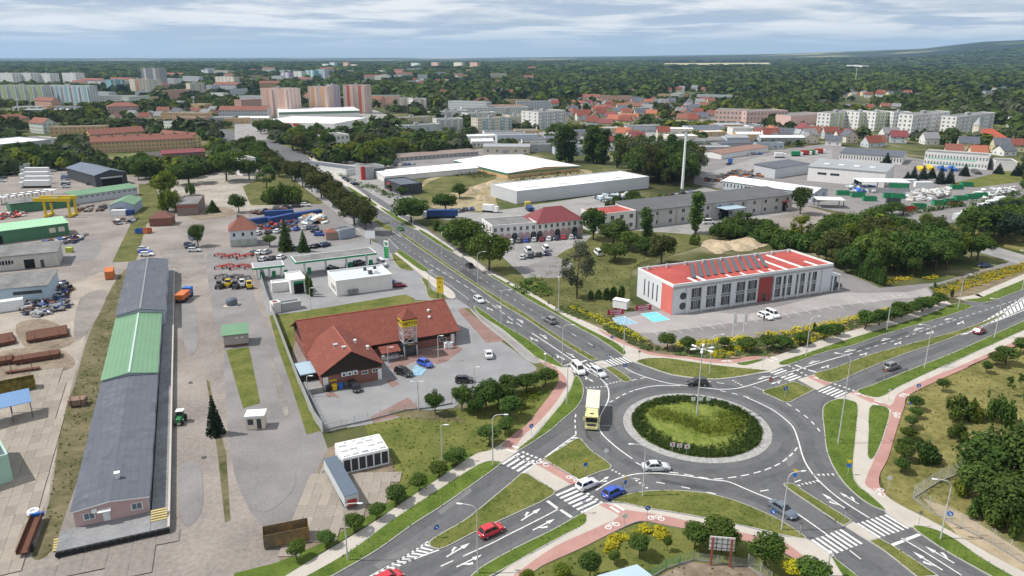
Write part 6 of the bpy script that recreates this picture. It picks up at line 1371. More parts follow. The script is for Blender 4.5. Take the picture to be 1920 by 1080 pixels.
for nme,a,b,dp,H,wm,rm,rf,rh,lab in(('store_hut',(421,652),(466,647),4.8,3.0,mat('grey_block',(.36,.33,.31),.9,.12,.5),GREENR,'shed',.7,'small grey hut with green sloping roof in the yard'),('fuel_shop',(632,556),(736,542),11.5,4.3,WHITE,LGREY,'flat',.7,'white flat roofed fuel station shop'),('car_wash',(547,552),(576,548),9,3.9,WHITE,WHITER,'flat',.2,'white car wash with dark open bay'),('tank_cabin',(511,549),(545,545),3.2,2.5,WHITE,WHITER,'flat',.1,'white equipment cabin beside the car wash'),('store_box',(514,588),(528,585),2.6,2.5,WHITE,mat('oxide_red_roof',(.26,.07,.045),.8,.15,1),'flat',.05,'white box with red roof at the fuel station fence'),('store_box',(529,585),(565,579),2.6,1.9,MGREY,GREYR,'flat',.05,'grey box with ribbed roof behind the supermarket lawn'),('mint_building',(-45,925),(26,902),12,4.6,mat('mint_render',(.35,.52,.43),.85,.08,.4),FELT,'flat',.15,'mint green building with dark roof cut by the left edge'),('blue_hall',(-30,578),(94,566),14,4.8,mat('powder_blue_render',(.40,.50,.58),.85,.08,.4),FELTG,'shed',.6,'pale blue hall with grey roof and a row of small windows'),('grey_hall',(-30,512),(111,498),13,4.6,mat('shabby_render',(.50,.48,.45),.9,.15,.4),FELTG,'shed',.8,'shabby white hall with weathered grey roof'),('green_hall',(-30,462),(131,440),10,4.6,GREENW,mat('pale_green_roof',(.30,.52,.33),.6,.06,.3),'shed',.8,'dark green hall with pale green roof and two yellow windows'),('green_hall',(22,401),(137,387),9,4.2,GREENW,FELTG,'shed',.6,'low green hall with grey roof behind the yellow gantry'),('long_shed',(138,384),(259,366),7,3.8,LGREY,GREENR,'shed',1.2,'long narrow shed with green roof on the left'),('small_hall',(207,402),(253,400),15,3.8,mat('lilac_cladding',(.36,.42,.52),.8,.08,.4),GREENR,'gable',1.8,'grey blue gabled hall with green roof'),('dark_hall',(181,351),(240,344),42,6,DGREY,mat('slate_roof',(.115,.14,.185),.6,.1,.3),'gable',2.2,'dark gabled hall with blue grey roof'),('brick_hut',(281,425),(323,423),7,3.4,mat('old_brick',(.20,.09,.065),.9,.15,1),mat('brown_tiles',(.16,.07,.055),.85,.15,.6),'hip',2.2,'old brick hut with brown pyramid roof'),('brick_workshop',(333,405),(373,403),22,4.6,mat('grey_brick',(.22,.18,.16),.9,.15,.8),FELTG,'flat',.2,'workshop with grey roof behind the brick hut'),('house',(433,464),(483,460),9,6.2,mat('two_tone_render',(.56,.58,.62),.85,.08,.4),TILEO,'hip',4.4,'white house with steep orange hipped roof in the yard'),('gate_house',(612,451),(636,449),5,3,mat('brown_block',(.30,.22,.18),.9,.1,.6),TILEO,'hip',1.0,'small gate house with orange roof at the car yard'),('gate_house',(637,450),(667,443),5,3.2,mat('grey_blue_block',(.30,.34,.40),.9,.1,.6),FELTG,'flat',.2,'grey flat roofed annex beside the gate house')):
 b_=Bld(nme,lab,a,b,dp,H,wm,rm,rf,rh,'y' if dp>13 and rf=='gable' else 'x')
 if nme=='fuel_shop':
  for i in range(2):b_.boxon(b_.w*.64+i*1.7,b_.w*.64+i*1.7+1.1,3.5,4.6,4.25,5.3,WHITEP if i else DKSTEEL,'roof_unit')
  for i in range(2):b_.boxon(b_.w*.62+i*3,b_.w*.62+i*3+.8,8,8.8,4.25,5.2,DKSTEEL,'roof_vent')
  for i in range(2):b_.panel('f',3.2+i*1.6,4.5+i*1.6,.5,1.6,PLASTIC,'cooling_unit',.8)
  for i in range(3):b_.panel('l',5+i*2,6+i*2,1,2.4,GLASS,'window',.05)
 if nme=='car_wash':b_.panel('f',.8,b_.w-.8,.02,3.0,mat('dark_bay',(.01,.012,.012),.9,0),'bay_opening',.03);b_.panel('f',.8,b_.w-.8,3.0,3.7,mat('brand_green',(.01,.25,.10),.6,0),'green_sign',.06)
 if nme=='store_hut':
  for i in range(2):b_.panel('f',2.6+i*1.2,3.2+i*1.2,2.0,2.3,WHITEP,'window',.05)
  b_.panel('f',0,b_.w,0,.5,mat('brown_base',(.13,.07,.05),.9,.1,1),'plinth',.04)
 if nme=='blue_hall':b_.wins('f',7,1,1.0,.8,2.9,x0=8,x1=b_.w-2,fm=FRAMED)
 if nme=='grey_hall':b_.wins('f',4,1,1.6,1.2,2.0,x0=b_.w*.25,x1=b_.w-13);b_.panel('f',b_.w-9.5,b_.w-6.6,.02,3.0,MATS['dark_bay'],'gate',.04);b_.panel('f',b_.w-5,b_.w-4,.02,2.5,FRAMED,'door',.04)
 if nme=='green_hall' and b[0]==131:
  for i in range(2):b_.panel('f',b_.w-6.5+i*3,b_.w-4.4+i*3,1.6,3.4,CREAM,'window',.06)
  b_.panel('f',.5,6,.02,3,MATS['dark_bay'],'gate',.05)
 if nme=='long_shed':b_.wins('f',12,1,1.4,.7,2.4,sep=False)
 if nme=='small_hall':b_.panel('f',2.5,5.5,.02,2.8,PLASTIC,'gate',.05)
 if nme=='dark_hall':b_.panel('f',3,b_.w-3,.02,3.6,MATS['dark_bay'],'gate',.05);b_.panel('f',2.5,b_.w-2.5,4.0,4.6,LGREY,'canopy',.9)
 if nme=='house':b_.wins('f',3,2,1.0,1.3,1.0,2.8);b_.wins('l',3,2,1.0,1.3,1.0,2.8);b_.panel('f',0,b_.w,0,2.6,mat('green_grey_render',(.34,.36,.33),.85,.1,.4),'ground_storey',.03);b_.boxon(3,4,4.2,5,7,11,BRICKR,'chimney')
 if nme=='brick_workshop':b_.panel('f',0,b_.w,3.2,4.2,mat('brick_band',(.26,.10,.08),.9,.1,1),'brick_band',.05)
def canopy(label,a,b,c,H,edge,top_,nposts):
 A,B,C=G(a,H),G(b,H),G(c,H);d=B-A;w_=math.hypot(d.x,d.y);n=Vector((-d.y,d.x,0)).normalized();dp=(C-B).dot(n)
 t=thing('fuel_canopy',label,'canopy',(A.x,A.y,.06),math.atan2(d.y,d.x),'fuel station canopies')
 MB().box(0,w_,0,dp,H-.7,H-.01).build('deck',WHITEP,t);MB().box(.3,w_-.3,.3,dp-.3,H,H+.02).build('roof',top_,t)
 MB().box(-.06,w_+.06,-.06,0,H-.62,H-.1).build('fascia',edge,t);MB().box(w_,w_+.06,0,dp,H-.62,H-.1).build('fascia',edge,t);MB().box(-.06,0,0,dp,H-.62,H-.1).build('fascia',edge,t)
 for i in range(nposts):x=w_*(.13+.78*i/max(1,nposts-1));MB().box(x-.3,x+.3,dp/2-.3,dp/2+.3,0,H-.7).build('column',WHITEP,t);MB().box(x+.8,x+1.9,dp/2-.35,dp/2+.35,.15,1.9).build('fuel_pump',MATS['brand_green'],t)
 return t,w_
BG=MATS['brand_green']
t,w_=canopy('long fuel station canopy with green edge over the pumps',(554,492),(706,474),(696,463.5),5.2,BG,FELTG,4);lettering('bp',.55,WHITEP,t,(w_*.86,-.08,4.85))
canopy('short gas filling canopy with green edge',(474,503),(533,497),(527,488),4.4,BG,GREYR,3)
g=G((726,488));hh=HT((726,488),452);t=thing('price_totem','tall green and white fuel price totem','sign',(g.x,g.y,.06),math.radians(-25))
MB().box(-.9,.9,-.25,.25,0,hh).build('body',WHITEP,t);q=MB().box(-.85,.85,-.28,-.25,hh*.12,hh*.70).build('price_panel',BG,t)
for i in range(4):lettering(['5.89','6.19','6.05','2.99'][i],.62,mat('price_digits',(.25,.75,.2),.5,0),q,(.25,-.29,hh*(.62-i*.125)))
o=MB().lathe([(.62,0),(.62,.03),(.001,.04)],16).build('emblem',BG,t,loc=(0,-.25,hh*.86));o.rotation_euler=(math.pi/2,0,0);lettering('bp',.5,WHITEP,t,(0,-.32,hh*.86))
g=G((826,561));hh=HT((826,561),519);t=thing('sign_board','tall yellow sign board on two black posts by the avenue','sign',(g.x,g.y,.06),math.radians(-12))
for x in(-.75,.75):MB().box(x-.08,x+.08,-.08,.08,0,hh).build('post',BLACKP,t)
q=MB().box(-1.0,1.0,-.12,-.08,1.9,hh).build('panel',MATS['sign_yellow'],t);lettering('NETTO',.5,BLACKP,q,(0,-.13,hh-.45));lettering('7-22',.5,BLACKP,q,(0,-.13,hh-1.6));lettering('P',.9,BLACKP,q,(-.2,-.13,hh-3.2))
ST('advert_board','white advertising board on a post beside the avenue trees','billboard',(695,458),-10,[('post',DKSTEEL,[(-.12,.12,-.12,.12,0,3)]),('board',WHITEP,[(-1.9,1.9,-.15,-.1,2.2,5)])])
gt=G((110,408));hh=HT((110,408),374);t=thing('gantry_crane','yellow portal gantry crane in the left yard','crane',(gt.x,gt.y,.06),.05)
for x in(-5,5):
 for y in(0,5):MB().box(x-.4,x+.4,y-.35,y+.35,0,hh).build('leg',YELLOW,t)
 MB().box(x-.45,x+.45,-1,6,.3,1.1).build('bogie_beam',YELLOW,t)
for y in(-.01,5):MB().box(-9,6,y-.5,y+.5,hh-.9,hh+.6).build('girder',YELLOW,t)
MB().box(-3,-.5,.6,4.4,hh-1.6,hh+.4).build('trolley',DKSTEEL,t)
g=G((0,800));t=thing('blue_shelter','open shelter with blue ribbed roof at the left edge','shelter',(g.x,g.y,.06),math.radians(yaw_px((0,797),(60,783))))
r_=MB();Bld.slab(r_,[(-4,0,3.4),(5.6,0,3.4),(5.6,5.2,4.2),(-4,5.2,4.2)],.1);r_.build('roof',BLUER,t,uvm=True)
for x in(-1,2.2,5.3):
 for y in(.2,5.0):MB().box(x-.07,x+.07,y-.07,y+.07,0,3.4 if y<1 else 4.1).build('post',DKSTEEL,t)
skip((22,735),yaw_px((-20,742),(66,725)),8.5,2.4,2.4,mat('black_skip',(.03,.03,.028),.8,.2,1,col2=(.25,.2,.03)),'black and yellow open skip above the blue shelter')
def stack(p,q,n,rows,m_,label,r=.12,name='rail_stack'):
 A,B=G(p),G(q);d=B-A;L_=d.length;t=thing(name,label,'steel stack' if m_ is RUST else 'timber stack',(A.x,A.y,.1),math.atan2(d.y,d.x),'stacks of rusty rails')
 me=MB().box(0,L_,-r,r,0,r*1.8).data('beam',m_)
 for j in range(rows):
  for i in range(n):obj('beam',me,t,(RNG.normal()*.12,i*r*2.3+RNG.normal()*.02,.25+j*r*1.9))
 for x in(L_*.15,L_*.85):MB().box(x-.12,x+.12,-.2,n*r*2.3,0,.24).build('bearer',CONC3,t)
 for x in(L_*.2,L_*.8):MB().box(x-.05,x+.05,-.35,-.25,0,2.2).build('stake',RUST,t)
stack((-20,655),(30,645),26,3,RUST,'rusty rail stack cut by the left edge, rear row');stack((52,645),(128,632),26,3,RUST,'longest rusty rail stack on the left');stack((-20,690),(24,683),12,4,RUST,'rusty rail stack cut by the left edge, front row');stack((27,686),(113,672),12,4,RUST,'rusty rail stack in the front row');stack((10,703),(75,694),4,1,RUST,'few loose rusty rails with yellow trestles')
stack((130,765),(160,762),6,4,mat('old_timber',(.22,.15,.11),.9,.25,1.5),'stack of old timber sleepers on the moss strip',.16,'timber_stack')
ST('flat_trailer','long rusty steel trough on a trailer at lower left','trailer',(58,1010),yaw_px((45,1042),(70,978)),[('trough',RUST,[(-4.5,4.5,-.75,-.65,.6,1.3),(-4.5,4.5,.65,.75,.6,1.3),(-4.5,4.5,-.65,.65,.6,.7)]),('headboard',BLUEP3,[(4.5,4.9,-.9,.9,.5,1.2)]),('wheel',BLACKP,[(-3.6,-2.8,-1.0,-.75,0,.8)]),('wheel',BLACKP,[(-3.6,-2.8,.75,1.0,0,.8)]),('wheel',BLACKP,[(2.8,3.6,.75,1.0,0,.8)])])
g=G((64,967));t=thing('tyre_pile','white painted tyre pile at the head of the rusty trough','tyres',(g.x,g.y,.1))
for i in range(3):MB().lathe([(.45,0),(.8,.03),(.85,.14),(.8,.25),(.45,.28),(.45,.02)],14,0,(0,0,i*.29)).build('tyre',WHITEP if i else BLACKP,t)
container((10,583),yaw_px((-30,590),(40,580)),9,2.9,2.5,WHITEP,'white container in front of the pale blue hall');container((207,520),yaw_px((205,531),(209,508)),6,2.6,2.4,ORANGE,'orange red container at the yard crossing')
container((224,404),5,6,2.4,2.4,WHITEP,'white container in front of the green roofed gabled hall');container((244,403),0,3.2,2.2,2.4,BLUEC,'small blue container in front of the gabled hall');container((131,473),0,2,1.7,1.6,mat('lime_paint',(.42,.5,.08),.7,.1,1),'lime green square bin on the left yard',name='lime_bin',cat='bin')
for i,(p,q)in enumerate((((488,405),(560,401)),((463,421),(500,416)),((503,418),(552,408)),((560,407),(596,402)))):container(((p[0]+q[0])/2,(p[1]+q[1])/2+3),yaw_px(p,q),12,2.7,2.5,BLUEC,f'{ORD(i)} blue shipping container in the scrap car yard','blue containers in the car yard')
skip((263,437),0,3,1.6,2,BLUEP3,'small blue skip beside the brick hut');skip((277,437),80,3,1.8,2,ORANGE,'small orange skip beside the brick hut')
ST('tipper_truck','orange tipper truck parked at the warehouse platform','truck',(346,562),92,[('tipper_body',ORANGE,[(-3.5,1.8,-1.2,1.2,1.0,2.4)]),('cab',BLUEP3,[(2.0,3.9,-1.15,1.15,.5,2.8)]),('windscreen',CGLASS,[(3.9,3.93,-1,1,1.6,2.5)]),('chassis',DKSTEEL,[(-3.4,3.8,-.5,.5,.5,.95)])]+[('wheel',BLACKP,[(x,x+1,y,y+.3,0,1)])for x in(-3,-1.8,2.4)for y in(-1.2,.9)])
g=G((339,792));t=thing('tractor','small green tractor with white cab roof','tractor',(g.x,g.y,.06),math.radians(-80))
MB().box(.1,1.6,-.4,.4,.6,1.3).build('bonnet',paint('green'),t);MB().box(-1.0,.1,-.65,.65,.7,1.4).build('body',paint('green'),t);MB().box(-.95,.05,-.6,.6,1.4,2.2).build('cab',CGLASS,t);MB().box(-1.05,.2,-.7,.7,2.2,2.32).build('cab_roof',WHITEP,t)
for x,r,y in((-.6,.65,.8),(-.6,.65,-.8),(1.2,.4,.65),(1.2,.4,-.65)):MB().tube((x,y-.15,r),(x,y+.15,r),r,r,12).build('wheel',BLACKP,t)
g=G((435,572));t=thing('water_tank','dark grey plastic tank on the yard','tank',(g.x,g.y,.06));MB().lathe([(1.4,0),(1.5,.3),(1.5,1.5),(1.2,1.9),(.3,2.05)],16).build('tank',mat('slate_plastic',(.10,.12,.15),.6,.1,1),t,smooth=True);MB().box(-1.9,1.9,-1.9,1.9,-.03,.02).build('base',BEIGE,t)
def implement(p,yaw,m_,label,s=1.0):
 g=G(p);t=thing('farm_implement',label,'farm machine',(g.x,g.y,.06),math.radians(yaw),'farm implements for sale',s)
 q=MB();q.box(-1.6,1.6,-.08,.08,.7,.86);q.box(-1.6,1.6,.9,1.06,.7,.86);q.box(-.1,.1,-.9,1.6,.72,.88);q.tube((-.5,-.9,.8),(0,-.3,1.6),.06);q.tube((.5,-.9,.8),(0,-.3,1.6),.06);q.build('frame',m_,t)
 tn=MB().path([(0,0,.7),(0,.2,.35),(0,0,0)],[.05,.05,.03],5).data('tine',m_)
 for i in range(7):obj('tine',tn,t,(-1.5+i*.5,(i%2),0))
 for x in(-1.7,1.7):MB().tube((x-.12,.4,.4),(x+.12,.4,.4),.4).build('wheel',BLACKP,t)
for i in range(14):
 p=(412+(i%5)*14+(i//5)*2,482+(i//5)*20+(i%2)*3);implement(p,20*(i%4),REDP if i<10 else DKSTEEL,f'{ORD(i)} {"red" if i < 10 else "dark"} farm implement from the back in the machine display',1.1)
def loader(p,yaw,m_,label):
 ST('loader',label,'machine',p,yaw,[('body',m_,[(-1.2,1.0,-.7,.7,.6,1.4)]),('cab',CGLASS,[(-.5,.4,-.6,.6,1.4,2.3)]),('cab_roof',m_,[(-.6,.5,-.65,.65,2.3,2.4)]),('boom',m_,[(1.0,2.2,-.15,.15,.8,1.0)]),('bucket',DKSTEEL,[(2.1,2.6,-.8,.8,.2,.9)])]+[('wheel',BLACKP,[(x,x+.8,y,y+.3,0,.8)])for x in(-1.1,.3)for y in(-.95,.65)],'small machines for sale')
for i,(x,m_,c)in enumerate(((412,DKSTEEL,'black'),(429,YELLOW,'yellow'),(443,DKSTEEL,'dark grey'),(455,WHITEP,'white'),(468,YELLOW,'second yellow'))):loader((x,541-i%2*3),80+9*i,m_,f'{c} small loader in the front row of the machine display')
def heap(label,pts,h,n,mats_,size=.45,name='scrap_heap'):
 P=[tuple(p)for p in W2(pts)];C=scatter(P,n);q=MB();ce=np.mean(np.array(P),0)
 for x,y in C:
  s=size*(.4+1.1*RNG.random());z=h*RNG.random()*max(.15,1-math.hypot(x-ce[0],y-ce[1])/(1.2*math.sqrt(abs(area(P)))));a=RNG.random()*6.28;b=RNG.normal()*.5
  M_=Matrix.Translation((x,y,z+s*.3))@Matrix.Rotation(a,4,'Z')@Matrix.Rotation(b,4,'X');l=s*(1+2*RNG.random()**3)
  q.add([M_@Vector(v)for v in((-l,-s,-s*.5),(l,-s,-s*.5),(l,s,-s*.5),(-l,s,-s*.5),(-l,-s,s*.5),(l,-s,s*.5),(l,s,s*.5),(-l,s,s*.5))],[(0,3,2,1),(4,5,6,7),(0,1,5,4),(1,2,6,5),(2,3,7,6),(3,0,4,7)],int(RNG.integers(len(mats_))))
 return q.build(name,mats_,label=label,kind='stuff')
SC=[DKSTEEL,STEEL,RUST,CONC3,BLUEC,BLACKP]
heap('mixed scrap heap beside the pale blue hall',[(42,590),(50,570),(100,565),(125,562),(130,580),(70,595)],1.4,170,SC);heap('scrap and pallets at the corner of the pale blue hall',[(98,535),(120,528),(135,540),(130,560),(105,562)],1.2,110,SC)
heap('machine parts beside the dark green hall',[(82,455),(125,448),(165,440),(150,455),(90,465)],1.2,90,[BLUEC,DKSTEEL,RUST,STEEL]);heap('scrap along the gabled hall',[(210,415),(262,410),(250,420),(215,422)],.8,60,SC);heap('red machinery parts on the left yard',[(0,412),(50,406),(48,398),(0,400)],1.5,60,[REDP,DKSTEEL,WHITEP]);heap('dark scrap under the sheds',[(140,392),(200,382),(200,395),(150,400)],.6,60,[RUST,DKSTEEL])
heap('white bags and pallets in the car yard',[(565,412),(600,405),(612,420),(570,424)],2.4,60,[WHITEP,PBLUER,mat('cardboard',(.45,.30,.16),.9,.1,1)],.8);heap('scrapped machines in the car yard',[(480,424),(560,415),(560,425),(490,432)],1.5,110,[REDP,DKSTEEL,RUST,BLUEC]);heap('dark scrap pieces in the car yard',[(470,398),(540,390),(540,396),(480,404)],1.2,70,[DKSTEEL,BLACKP,RUST])
heap('wooden crates and pallets on the left yard edge',[(352,442),(370,436),(376,448),(360,452)],1.2,40,[REDP,BLUEP3,DKSTEEL])
CC=['silver','black','white','grey','blue','silver','darkred','white','navy'];CK=['hatch','sedan','wagon','suv','hatch']
carrow((270,470),(276,480),3,5,['silver','blue','white'],CK,'the short row left of the warehouse end','cars by the warehouse');carrow((356,461),(365,472),3,5,['navy','black','silver'],CK,'the short row by the blue tank','cars by the house')
carrow((485,440),(590,428),7,85,CC,CK,'the back row of the car yard','cars in the car yard');carrow((588,430),(600,442),3,8,['slate','black','blue'],CK,'the row before the gate house','cars in the car yard');carrow((520,393),(574,387),4,5,['grey','navy','black','white'],CK,'the row under the rough grass','cars in the car yard');carrow((476,477),(500,475),3,80,['slate','white','silver'],CK,'the fenced row behind the gas canopy','cars behind the fuel station');carrow((560,468),(610,462),4,60,['grey','white','black','navy'],CK,'the row behind the fuel canopy','cars behind the fuel station');carrow((494,489),(528,485),3,80,['silver','black','white'],CK,'the row above the gas canopy','cars behind the fuel station')
for p,yw_,c,k,lab in(((738,534),10,'blue','hatch','blue car at the fuel shop side'),((749,538),10,'darkred','hatch','dark red car at the fuel shop side'),((624,508),60,'black','suv','black car at the left fuel pump'),((660,500),50,'black','wagon','dark car at the middle fuel pump'),((673,496),50,'grey','suv','dark car at the right fuel pump'),((641,440),20,'grey','hatch','dark car behind the gate house annex')):car(k,p,yw_,c,lab,'cars at the fuel station')
car('van',(716,498),-60,'white','white minibus beside the price totem')
lq=MB().box(-6.5,6.5,-1.25,1.25,1.1,3.9).data('box_body',WHITEP);lc=MB().box(-9,-6.9,-1.2,1.2,.5,3.0).data('cab',WHITEP);lw=MB().box(-8,6,-1.1,1.1,.1,1.0).data('running_gear',BLACKP)
for i in range(5):
 g=G((72+(i%2)*2-i,352-i*8.4));t=thing('lorry',f'{ORD(i)} white lorry from the front in the left lorry park','truck',(g.x,g.y,.06),math.radians(4),'white lorries in the left park');obj('box_body',lq,t);obj('cab',lc,t);obj('running_gear',lw,t)
carrow((124,352),(122,330),6,5,CC,CK,'the left column beside the white lorries','cars in the left lot');carrow((170,347),(165,330),5,5,['black','navy','grey','silver','black'],CK,'the column beside the dark hall','cars in the left lot');carrow((5,341),(6,335),2,5,CC,CK,'the pair at the left edge','cars in the left lot');carrow((100,322),(140,316),5,60,CC,CK,'the back row of the left lot','cars in the left lot')
g=G((0,388));
for i in range(7):ST('glass_canopy',f'{ORD(i)} white glazed canopy bay from the left below the lorry park','canopy',(6+i*14.5,383-i*2.2),4,[('roof',WHITER,[(-3,3,-2.5,2.5,3.4,3.6)]),('post',DKSTEEL,[(-2.8,-2.6,-2.3,-2.1,0,3.4)]),('post',DKSTEEL,[(2.6,2.8,-2.3,-2.1,0,3.4)])],'glazed canopy bays')
# halls and blocks of the middle distance and the town
def mk(name,label,a,b,dp,top,wall,roofm,roof='flat',rh=1.0,ridge='x',win=None,group=None,cat='building',par=.4):
 pass
 H=HT(a,top)if top>60 else top
 B_=Bld(name,label,a,b,dp,H,wall,roofm,roof,rh,ridge,.4,False,par,cat,group)
 if win:
  st,nf,ns=win;dz=H/st;sep=nf*st<=36 and a[1]>300
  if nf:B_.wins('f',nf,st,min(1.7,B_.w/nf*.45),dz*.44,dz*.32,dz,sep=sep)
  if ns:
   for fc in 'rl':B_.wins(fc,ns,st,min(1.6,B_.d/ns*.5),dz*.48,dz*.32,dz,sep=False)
 return B_
b_=mk('white_office_wing','white two storey wing with arched ground floor windows',(923,457),(1006,450),13,425,WHITE,FELTG,win=(2,7,3))
b2=mk('white_office_wing','white two storey building with maroon hipped roof',(1006.5,450),(1093,440),13,419,WHITE,MAROON,'hip',4.4,win=(2,8,0))
for B_,n in((b_,7),(b2,8)):
 for i in range(n):
  x=B_.w*(i+.5)/n;o=MB();o.box(x-1.15,x+1.15,-.09,0,.05,2.3);o.lathe([(1.15,0),(1.15,.09),(.01,.09)],14,0,(0,0,0))if 0 else None
  o.prism([(x+1.15*math.cos(t),2.31+1.15*math.sin(t))for t in np.linspace(0,math.pi,9)],0,.09)if 0 else o.add([(x+1.15*math.cos(t),-.09,2.31+1.15*math.sin(t))for t in np.linspace(0,math.pi,9)],[tuple(range(8,-1,-1))])
  o.build('arched_bay',PINKW if i%3 else GLASS,B_.root)
mk('link_building','white building with bright red flat roof beside the poplar',(1120,438),(1191,429),12,404,WHITE,REDROOF,win=(2,4,0))
hl=mk('long_hall','long grey two storey hall with dark sloping roof',(1195,429),(1484,394),16,397,mat('hall_grey',(.47,.45,.44),.9,.1,.2),mat('hall_felt',(.105,.105,.11),.9,.2,.2),'shed',1.2,win=(2,13,0))
hl.panel('f',hl.w*.93,hl.w*.96,.02,4,MATS['dark_bay'],'gate',.06);hl.panel('f',hl.w*.50,hl.w*.56,.02,5,MATS['dark_bay'],'gate',.06);hl.boxon(hl.w*.47,hl.w*.60,-7,-.1,5.2,5.4,PBLUER,'canopy');hl.boxon(hl.w*.92,hl.w*.97,-1.5,-.1,4.3,4.5,REDP,'gate_canopy')
for i in range(9):hl.boxon(hl.w*i/9+.5,hl.w*i/9+.8,-.3,0,0,hl.H-.3,MATS['hall_grey'],'downpipe_pilaster')
for(nm,lab,a,b,dp,tp,wl_,rm,rf,rh,rg,wn_)in(('big_hall','large pale grey flat roofed hall behind the maroon roof',(969,383),(1216,353),24,360,mat('pale_cladding',(.50,.52,.54),.6,.04,.2),WHITER,'flat',0,'x',None),('ochre_hall','ochre hall with broad white roof',(952,335),(1087,321),62,325,OCHRE,WHITER,'gable',1.5,'y',None),('market_hall','long hall with bright white roof beside the avenue',(722,341),(897,324),22,331,WHITE,WHITER,'gable',1.2,'x',None),('dark_pavilion','black flat roofed pavilion at the avenue',(752,366),(792,362),22,348,DGREY,mat('pavilion_roof',(.10,.115,.14),.7,.1,.3),'flat',0,'x',None),('entrance_block','grey block with black glazed corner and red portal',(686,337),(722,333),12,315,MGREY,FELTG,'flat',0,'x',None),('garage_row','low white garage row with dark roof up the avenue',(650,330),(681,325),46,319,WHITE,FELT,'flat',0,'x',None),('store_row','long low row with brown roof behind the market hall',(733,304),(897,291),14,297,MGREY,mat('brown_felt',(.22,.17,.15),.9,.15,.2),'shed',.6,'x',(1,20,0)),('lattice_house','white house with open lattice front among trees',(606,277),(656,273),20,256,WHITE,FELTG,'flat',0,'x',(2,6,3)),('hypermarket','white hypermarket with red signs on its long wall',(475,243),(628,247),70,229,WHITE,WHITER,'flat',0,'x',None),('hypermarket','hypermarket upper hall with green roof band',(524,228),(676,224),60,211,WHITE,WHITER,'flat',0,'x',None),('white_depot','big white depot hall with grey roof on the right',(1513,339),(1657,352),(1702,342),312,WHITE,GREYR,'shed',1.2,'x',None),('depot_office','white depot office with green window rows',(1731,310),(1850,319),16,286,WHITE,FELTG,'flat',0,'x',(2,20,3)),('depot_hall','white depot hall with dark roof and window strip',(1573,301),(1690,309),24,287,WHITE,FELT,'shed',1,'x',(1,22,0)),('dark_garage','grey garage with dark roof left of the white depot',(1452,335),(1516,325),14,316,LGREY,FELT,'shed',.8,'x',None),('white_shed','long low shed with white roof above the grey hall',(1354,354),(1522,379),15,339,PALE,WHITER,'gable',1.6,'x',(1,24,2)),('brown_shed','shed with brown roof beyond the pale mast',(1352,299),(1440,285),16,289,WHITE,mat('brown_roof',(.24,.14,.11),.8,.1,.3),'gable',1.2,'x',None),('white_annex','white annex right of the depot office',(1864,320),(1905,322),16,303,WHITE,FELTG,'flat',0,'x',None),('tenement','long ochre tenement with red roof and chimneys',(173,288),(364,279),12,267,OCHRE,TILEO,'gable',3.6,'x',(3,26,0)),('tenement','rear ochre tenement with red roof',(172,270),(273,262),12,253,OCHRE,TILEO,'gable',3.6,'x',(3,14,0)),('tenement','yellow gabled end house of the tenement court',(362,277),(379,275),40,259,mat('yellow_render',(.60,.48,.22),.85,.08,.4),TILEO,'gable',3.6,'y',(3,2,6)),('brick_barracks','brown brick block with maroon roof before the tenement',(306,305),(386,300),12,289,mat('barrack_brick',(.24,.12,.10),.9,.12,.6),MAROON,'gable',1.6,'x',(2,9,0)),('grey_house','grey house with dark roof beside the brick block',(255,304),(305,302),14,295,MGREY,mat('dark_tiles',(.09,.075,.08),.8,.1,.4),'gable',2,'x',None),('white_villa','white villa half hidden by trees',(455,330),(482,327),12,299,WHITE,FELTG,'flat',0,'x',(2,3,2)),('left_market','low hall with white roof at the left edge',(-30,297),(98,283),40,275,MGREY,WHITER,'flat',0,'x',None),('school','pink school with orange roof left of centre',(203,214),(262,212),20,200,PINKW,TILEO,'hip',4,'x',(3,10,0)),('tenement','orange roofed block at the left edge',(-20,240),(58,234),14,226,OCHRE,TILEO,'hip',4,'x',(2,10,0)),('pink_school','pink school block on the right',(1339,233),(1397,235),30,207,mat('rose_render',(.60,.42,.38),.85,.06,.4),FELTG,'flat',0,'x',(3,8,4)),('pink_school','wide pink school block further right',(1398,236),(1475,233),25,210,MATS['rose_render'],FELTG,'flat',0,'x',(3,12,4)),('pink_hall','pink sports hall with grey roof',(1481,238),(1552,233),30,218,MATS['rose_render'],FELTG,'flat',0,'x',None)):
 B_=mk(nm,lab,a,b,dp,tp,wl_,rm,rf,rh,rg,wn_)
 if nm=='big_hall':
  for i in range(4):B_.boxon(B_.w*(.12+.22*i),B_.w*(.12+.22*i)+7,7,11,B_.H,B_.H+.35,WHITEP,'roof_light')
 if nm=='entrance_block':B_.panel('f',B_.w*.45,B_.w,.02,B_.H-1,GLASS,'glazed_corner',.1);B_.boxon(-2.2,-.3,0,1.5,0,B_.H+.8,REDP,'red_portal')
 if nm=='dark_pavilion':B_.wins('f',2,1,1.4,2,1.5,x0=B_.w*.4,x1=B_.w*.6,fm=FRAMED);B_.panel('l',4,8,1,4,REDP,'red_window_frame',.1)
 if nm=='garage_row':B_.wins('l',9,1,3,2.2,.1,sep=False,gm=WHITEP)
 if nm=='hypermarket' and 'red signs' in lab:[B_.panel('f',B_.w*(.28+.11*i),B_.w*(.36+.11*i),4,6.5,REDP,'sign',.1)for i in range(3)];B_.panel('f',B_.w*.78,B_.w,.02,1.2,REDP,'red_plinth',.1)
 if 'green roof band' in lab:B_.panel('f',0,B_.w,B_.H-2.2,B_.H,GREENR,'green_band',.15);B_.panel('r',0,B_.d,B_.H-2.2,B_.H,GREENR,'green_band',.15)
